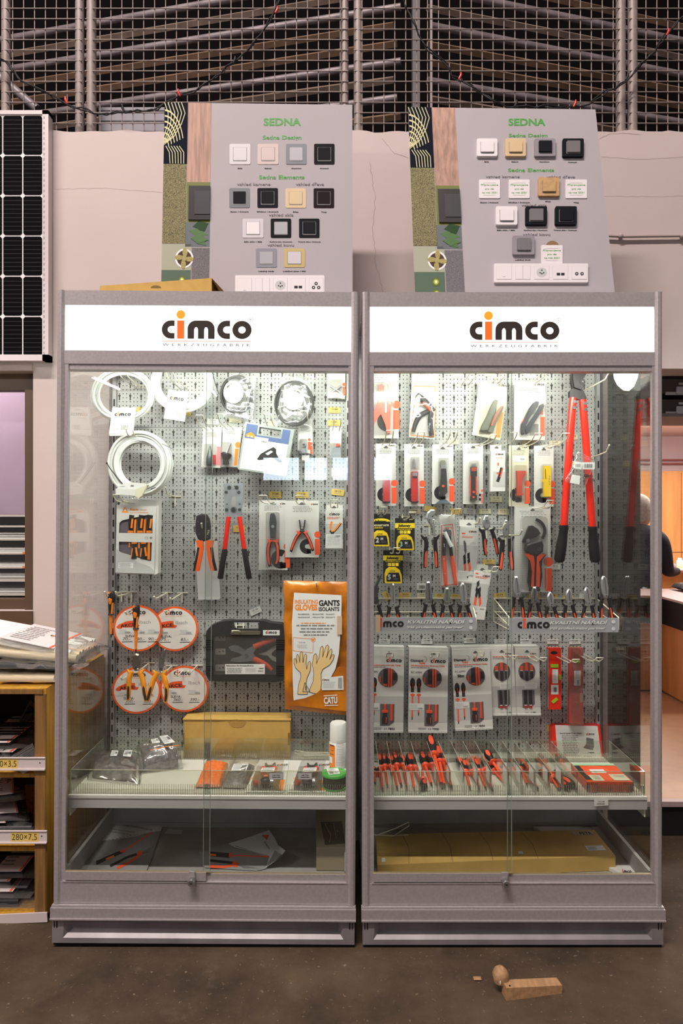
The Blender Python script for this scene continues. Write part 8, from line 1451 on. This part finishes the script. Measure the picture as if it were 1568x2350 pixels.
for a in ((1035, 857, 1062, 868, 'c', 'at the top edge left of the olive stripper', 0, None), (1112, 856, 1141, 866, 'c', 'at the top edge above the olive stripper', 12, None), (1202, 856, 1229, 867, 'w', 'at the top edge above the straight stripper card', 0, '101 862'), (1027, 1008, 1053, 1020, 'c', 'above the black cable knife card', 0, '121 106'), (1200, 1011, 1227, 1022, 'c', 'above the cream card', 0, '120 035'), (1261, 1012, 1287, 1023, 'c', 'left of the bolt cutter above the yellow stripper', 0, '120 015'), (1312, 997, 1326, 1009, 'c', 'between the bolt cutter handles', 0, '104'), (1306, 1058, 1320, 1070, 'c', 'behind the small parts bag', 0, '123 0'), (1126, 1139, 1152, 1152, 'c', 'below the slim knife box', 0, '121 125'),
          (939, 1168, 965, 1179, 'c', 'right of the second knife card hook', 0, '120 088'), (974, 1162, 1002, 1175, 'y', 'above the grey water pump pliers', 9, None), (1034, 1167, 1061, 1180, 'y', 'above the bagged water pump pliers', 0, '161 02'), (1065, 1167, 1092, 1180, 'w', 'left of the short cable shears', 7, '123 210'), (1100, 1168, 1127, 1179, 'c', 'above the short cable shears', -2, '123 198'), (1143, 1168, 1168, 1181, 'c', 'above the longer cable shears', 0, '121 961'), (926, 1275, 950, 1288, 'w', 'right of the 5 M tape measure card', 5, '216 043'), (1109, 1284, 1136, 1295, 'y', 'above the lettered pliers box', 0, '145 07'), (1264, 1295, 1286, 1307, 'w', 'below the left bolt cutter grip', 0, '120 104'),
          (876, 1361, 898, 1374, 'y', 'steeply tilted at the left basket', 60, '198 052'), (917, 1360, 944, 1372, 'y', 'right of the slim needle nose pliers', 0, '100 018'), (958, 1361, 980, 1372, 'c', 'left of the long tipped pliers', 0, '104 208'), (998, 1362, 1018, 1373, 'y', 'left of the combination pliers', 0, '100 202'), (1033, 1364, 1056, 1374, 'y', 'left of the heavy diagonal cutters', 0, '101 204'), (1134, 1361, 1161, 1374, 'y', 'at the left end of the right basket', -6, '107 074'), (1214, 1363, 1239, 1375, 'y', 'behind the fork shaped pliers', 0, '106 040'), (1262, 1363, 1279, 1375, 'y', 'behind the small silver cutters', 0, '074'), (1292, 1366, 1317, 1376, 'y', 'behind the silver diagonal cutters', 0, '102 20'), (1330, 1362, 1356, 1374, 'w', 'behind the shiny cutters', 0, None),
          (869, 1467, 895, 1478, 'w', 'above the set box 11 7802', 0, '117 802'), (967, 1467, 993, 1478, 'w', 'above the set box 11 7700', 0, '117 700'), (1065, 1464, 1092, 1476, 'w', 'above the set box 11 7850', 0, '117 850'), (1135, 1467, 1161, 1478, 'w', 'above the left narrow set box', 0, '117 701'), (1194, 1467, 1220, 1478, 'w', 'above the right narrow set box', 0, '117 801'), (1256, 1467, 1282, 1478, 'w', 'above the bright red spirit level', 0, '211 542'), (1307, 1467, 1333, 1478, 'w', 'above the dull red spirit level', -2, '211 520'), (1256, 1664, 1268, 1678, 'y', 'behind the red case with the white sleeve', 0, None)): tag(*a[:8])
m = MB(); S = SY(2.77); m.rect(S, 957, 1338, 977, 1354, 0, .001, WHT); m.barcode(S, 962, 1343, 976, 1351, .0014); solo(m, 'barcode_label', 'white barcode label above the long tipped pliers in the left basket', 'label')
# --- shelf of the right cabinet
XT0, XT1 = X_(848, 2.35), X_(1480, 2.35)
acrylic_tray('clear ribbed acrylic tray along the shelf front of the right cabinet', XT0, XT1)
def divider(xf, label, w=True, yb=2.655):
    t = thing('shelf_divider', label, 'shelf divider', (X_(xf, 2.355), 2.355, SHI), 'clear dividers between the screwdrivers'); x = X_(xf, 2.355); z0, z1 = ZSH + .001, .552
    m = MB(); m.box(x - .0008, 2.355, z0, x + .0008, yb, z1, ACRYL); m.build('pane', t); m = MB(); m.box(x - .0010, 2.355, z1, x + .0010, yb, z1 + .0014, AEDGE); m.box(x - .001, 2.3545, z0, x + .001, 2.3565, z1, AEDGE); m.build('polished_edge', t)
    if w: m = MB(); y = 2.375; m.mesh([(x - .0012, y, .496), (x - .0012, y + .06, .496), (x - .0012, y + .06, .545), (x - .0012, y, .545)], [(0, 1, 2, 3)], WHT); m.mesh([(x + .0012, y, .496), (x + .0012, y + .06, .496), (x + .0012, y + .06, .545), (x + .0012, y, .545)], [(0, 1, 2, 3)], WHT); m.build('white_label', t)
ordn = ['first', 'second', 'third', 'fourth', 'fifth', 'sixth', 'seventh', 'eighth', 'ninth', 'tenth', 'eleventh', 'twelfth', 'thirteenth', 'fourteenth']
for k, xf in enumerate((872, 901, 932, 963, 1004, 1034, 1066, 1098, 1128, 1168, 1199, 1230, 1262, 1293)): divider(xf, 'clear divider, %s from the left in the right acrylic tray' % ordn[k], k > 3)
divider(1326, 'clear divider left of the red toolbox on the shelf', False)
def drv(label, xt, yt, xh, yh, r=.0125, ztop=None, hf=.42, ztip=.006):
    tip = SP((0, 0, SHI + ztip), (0, 0, 1))(xt, yt); zt = SHI + (ztop if ztop else r + .004); top = SP((0, 0, zt), (0, 0, 1))(xh, yh)
    if (top - tip).length > .34: top = tip + (top - tip).normalized() * .34
    screwdriver(label, tip, top, r, hf, grp='red screwdrivers in the acrylic tray')
D = [('orange inlaid screwdriver, leftmost full one in the tray', 879, 1818, 869.6, 1728, .0125), ('slim screwdriver right beside the leftmost one', 890, 1808, 880, 1731, .011), ('screwdriver hugging the second divider', 913, 1813, 897, 1733, .0105), ('screwdriver with a bright inlay in the third compartment', 922, 1806, 905, 1729, .0125), ('thin screwdriver with a white sticker left of the third divider', 935, 1811, 925, 1735, .010), ('screwdriver in the fourth compartment under the set box 11 7802', 951.6, 1817, 938, 1729, .0125),
     ('stubby screwdriver lying at the left frame', 862, 1800, 857, 1762, .012), ('thick screwdriver left of the biggest one', 992, 1805, 968, 1730, .0145), ('short screwdriver pointing back in front of the thick one', 969, 1765, 973, 1808, .013),
     ('screwdriver lying right of the biggest pair', 1038, 1810, 1018, 1742, .012), ('short screwdriver in the seventh compartment', 1080, 1812, 1063, 1748, .012), ('screwdriver half behind the seventh divider', 1092, 1795, 1054, 1742, .011), ('slim screwdriver left of the eighth divider', 1101, 1813, 1082, 1738, .011), ('screwdriver lying across the eighth compartment', 1117, 1813, 1090, 1745, .011), ('screwdriver right of the eighth divider', 1131, 1815, 1108, 1738, .0115),
     ('lower of the two screwdrivers before the glass overlap', 1157, 1796, 1122, 1753, .012), ('screwdriver behind the glass overlap', 1190, 1800, 1168, 1745, .011), ('screwdriver left of the tenth divider', 1212, 1804, 1186, 1742, .011), ('screwdriver pointing forward in the eleventh compartment', 1236, 1811, 1203, 1755, .012), ('screwdriver lying at the back of the twelfth compartment', 1266, 1772, 1238, 1733, .012), ('small screwdriver left of the thirteenth divider', 1262, 1806, 1240, 1770, .011), ('screwdriver in the thirteenth compartment', 1283, 1812, 1262, 1775, .012), ('slim screwdriver at the front right of the tray', 1296, 1806, 1276, 1768, .011)]
for l, xt, yt, xh, yh, r_ in D: drv(l, xt, yt, xh, yh, r_)
drv('biggest screwdriver of the tray, standing out above the others', 1016, 1809, 986, 1692, .018, .085, .40); drv('second big screwdriver leaning behind the biggest one', 1022, 1809, 1003, 1716, .015, .055, .40); drv('screwdriver with a white sticker on its handle end, lying across the ninth divider', 1159, 1791, 1116, 1725, .014, .06, .40)
for xx, lb in ((1308, 'dark screwdriver handle with a red ring at the front right of the tray'), (1318, 'second dark handle beside the red toolbox')):
    b = SP((0, 0, SHI + .016), (0, 0, 1))(xx, 1808 - (xx - 1308) * .5); screwdriver(lb, b + Vector((-.05, .16, 0)), b, .014, .6, grp='red screwdrivers in the acrylic tray')
# red case with white sleeve
t = thing('bit_set_case', 'red case in a white paper sleeve standing at the right end of the shelf', 'tool set', onshelf(1325, 1747)); b = onshelf(1325, 1747); S = SP((0, b.y, 0), (0, -1, .12))
m = MB(); m.poly(S, [(1266, 1668), (1276, 1662), (1282, 1664), (1286, 1745), (1270, 1744)], -.05, .002, REDD); m.poly(S, [(1371, 1662), (1378, 1672), (1384, 1740), (1378, 1747), (1373, 1745)], -.05, .002, REDD); m.rect(S, 1274, 1663, 1378, 1746, -.05, 0, CRIM); m.build('case', t)
Q = [(1274, 1664), (1371, 1666), (1381, 1747), (1281, 1746)]; m = MB(); m.poly(S, Q, 0, .004, CARD); m.build('paper_sleeve', t); U = lambda u, v, d=0.0: S(*[((Q[0][i] * (1 - u) + Q[1][i] * u) * (1 - v) + (Q[3][i] * (1 - u) + Q[2][i] * u) * v) for i in (0, 1)], d)
m = MB(); d = .0046
for k in range(22): m.rect(U, .02, .12 + .038 * k, .98, .124 + .038 * k, d, d, GREYC)
text(m, S, 'Box-Set Spezial 75 mm, 30-teilig', 1285, 1684, 3.4, INK, d, 50, 'L', .02); logo(m, S, 1345, 1686.5, 3.8, d, oi=INKR); m.dashes(U, .12, .26, .52, .92, 14, d, INKG, 7); text(m, S, '114600', 1348, 1728, 3, INK, d, 15, 'L', .03); m.poly(U, [(.70, .32), (.87, .36), (.86, .56), (.68, .50)], d + .0003, d + .0003, INKG); m.poly(U, [(.68, .51), (.86, .57), (.82, .68), (.60, .62)], d + .0003, d + .0003, M('case_picture', (.12, .12, .12), .6)); m.poly(U, [(.71, .34), (.85, .37), (.845, .54), (.695, .49)], d + .0006, d + .0006, M('case_picture')); m.rect(U, .56, .80, .98, .97, d, d, WHT); m.dashes(U, .6, .84, .8, .95, 3, d + .0003, INKG, 3); m.barcode(U, .82, .88, .96, .94, d + .0003, INKG); m.build('sleeve_print', t)
# flat red tool box
t = thing('toolbox', 'flat red plastic box with white stickers at the right end of the acrylic tray', 'toolbox', onshelf(1395, 1818)); a, b_ = onshelf(1352, 1818), onshelf(1455, 1820); xa, xb, ya = a.x - .004, b_.x - .002, a.y + .0; yb = ya + .17; h = .036
m = MB(); m.box(xa, ya + .0, SHI, xb, yb, SHI + h * .5, CRIM); m.box(xa - .002, ya - .002, SHI + h * .5, xb + .002, yb, SHI + h, M('red_orange_box', (.80, .09, .02), .4)); m.build('box_body', t); m = MB(); x = xa
while x < xb - .004: m.box(x, ya - .005, SHI + .003, x + .0035, ya - .002, SHI + h - .003, M('red_orange_box')); x += .0065
m.build('ribs', t); m = MB(); m.box(xa - .003, ya - .0035, SHI + .004, xa + .035, ya - .0005, SHI + h - .004, RUBBER); m.box(xb - .032, ya - .0035, SHI + .004, xb + .003, ya - .0005, SHI + h - .004, RUBBER); m.build('rubber_corner', t)
zt = SHI + h + .001; U = QS((xa, yb, zt), (xb, yb, zt), (xb, ya, zt), (xa, ya, zt)); m = MB(); m.disc(U, .45, .55, .34, .42, .0003, .0003, INKR, 26); m.rect(U, 0, 0, 1, .12, .0002, .0002, M('green_print')); m.rect(U, .0, .12, .14, .9, .0002, .0002, DARKP); m.rect(U, .28, .35, .62, .55, .0008, .0008, WHT); LT = lambda u, v, d=0.0: U(u / 100, v / 100, d); text(m, LT, 'cimco', 34, 50, 8, INKG, .0012, 18, 'L', .03); m.rect(U, .14, .66, .40, .97, .0008, .0008, CARDC); m.rect(U, .62, .62, .98, .95, .0008, .0008, CARDC); m.dashes(U, .2, .70, .36, .92, 4, .0012, INKG, 4); m.dashes(U, .7, .68, .95, .8, 2, .0012, INKG, 4); m.build('sticker_print', t)
m = MB(); S = SY(2.322); m.rect(S, 1364, 1832, 1396, 1849, 0, .0008, TAGW, ang=-3); text(m, S, '112 124', 1380, 1841, 3.6, INK, .0012, 15, 'C', .02); m.dashes(S, 1370, 1843, 1390, 1847, 1, .0012, INK, 3); solo(m, 'price_tag', 'white price tag stuck on the shelf front of the right cabinet', 'price tag')
# --- bottom tray of the right cabinet
t = thing('cardboard_box', 'long flat brown cardboard box lying in the bottom tray of the right cabinet', 'cardboard box', ont(1130, 2000)); h = .052
fz = TZ + h; T_ = SP((0, 0, fz), (0, 0, 1)); pts = [(862, 1975), (1418, 1958), (1362, 1903), (858, 1915)]; tp = [T_(*p) for p in pts]; tp[0] = Vector((tp[0].x, max(tp[0].y, 2.32), fz)); 
tl, tr = T_(862, 1915), T_(1364, 1904); fl, fr_ = T_(866, 1985), T_(1413, 1964)
tl.y = min(tl.y, YB - .035); tr.y = min(tr.y, YB - .03); lo = [Vector((p.x, p.y, TZ)) for p in (tl, tr, fr_, fl)]; m = MB(); CB2 = M('brown_cardboard', (.58, .38, .11), .7, 0, .12, 14); m.mesh([tl, tr, fr_, fl] + lo, [(0, 3, 2, 1), (4, 5, 6, 7), (3, 7, 6, 2), (2, 6, 5, 1), (1, 5, 4, 0), (0, 4, 7, 3)], CB2); m.build('box_body', t)
U = QS(tl, tr, fr_, fl); m = MB(); m.rect(U, .02, .80, .035, .92, .0008, .0012, WHT, ang=0); m.rect(U, .60, .74, .62, .82, .0008, .0012, WHT); m.rect(U, .90, .62, .98, .80, .0008, .0012, WHT); m.dashes(U, .905, .66, .95, .78, 4, .0016, INKG, 3); m.rect(U, .89, .06, .985, .22, .0006, .001, M('grey_brown_sticker', (.45, .40, .34), .7)); LT = lambda u, v, d=0.0: U(u / 100, v / 20, d); text(m, LT, 'PETR', 92, 4, 2.2, INK, .0014, 5.5, 'L', .02); m.build('stickers', t)
m = MB(); [m.stroke(U, [(u, .0), (u + .02, .5), (u + .01, 1)], .002, .0006, .0006, CBOARDD) for u in (.12, .30, .47, .66)]; m.build('creases', t)
t = thing('product_box', 'white cimco box lying under the brown cardboard box'.replace('cimco ', ''), 'box', ont(1400, 2005)); q = [ont(1220, 1901), ont(1392, 1898), ont(1478, 2012), ont(1300, 2013)]
q = [ont(1222, 1900, .0), ont(1390, 1897, .0), ont(1474, 2008, .0), ont(1420, 2010, 0)]; q[0].y = min(q[0].y, YB - .03); q[1].y = min(q[1].y, YB - .03); q[3].x = 1415 and q[3].x; m = MB(); hb = .012
q[0].x, q[3].x = q[0].x, q[3].x; lo = [p.copy() for p in q]; hi = [p + Vector((0, 0, hb)) for p in q]; m.mesh(hi + lo, [(0, 3, 2, 1), (4, 5, 6, 7), (3, 7, 6, 2), (2, 6, 5, 1), (1, 5, 4, 0), (0, 4, 7, 3)], CARD); m.build('box_body', t)
m = MB(); T2 = SP((0, 0, TZ + hb + .0006), (0, 0, 1)); S3 = lambda x, y, d=0.0: T2(x, y, d); logo(m, S3, 1424, 2003, 5.2, 0.0004, oi=INKR, skip=1); text(m, S3, 'TROMMEL', 1333, 1899, 5, INKG, .0005, 26, 'L', .02); m.build('box_print', t)
t = thing('loose_hook', 'loose white double wire hook lying on the brown cardboard box', 'hook', onshelf(880, 1910)); zz = fz + .003; L_ = lambda x, y, z=0: SP((0, 0, zz + z), (0, 0, 1))(x, y); bY = 2.58
m = MB(); m.tube([P(862, 1918, bY), P(873, 1914, bY), P(908, 1901, bY), P(939, 1886, bY), P(939, 1895, bY), P(905, 1917, bY), P(938, 1916, bY)], .0020, WIRE, 6); m.tube([P(858, 1916, bY), P(905, 1918, bY)], .0020, WIRE, 6); m.build('wire', t)
# small white piece at the top right inside the right cabinet
t = thing('hanging_lamp', 'white lamp shade hanging in the office behind the right glass side', 'lamp', P(1440, 900, 3.9)) if False else None
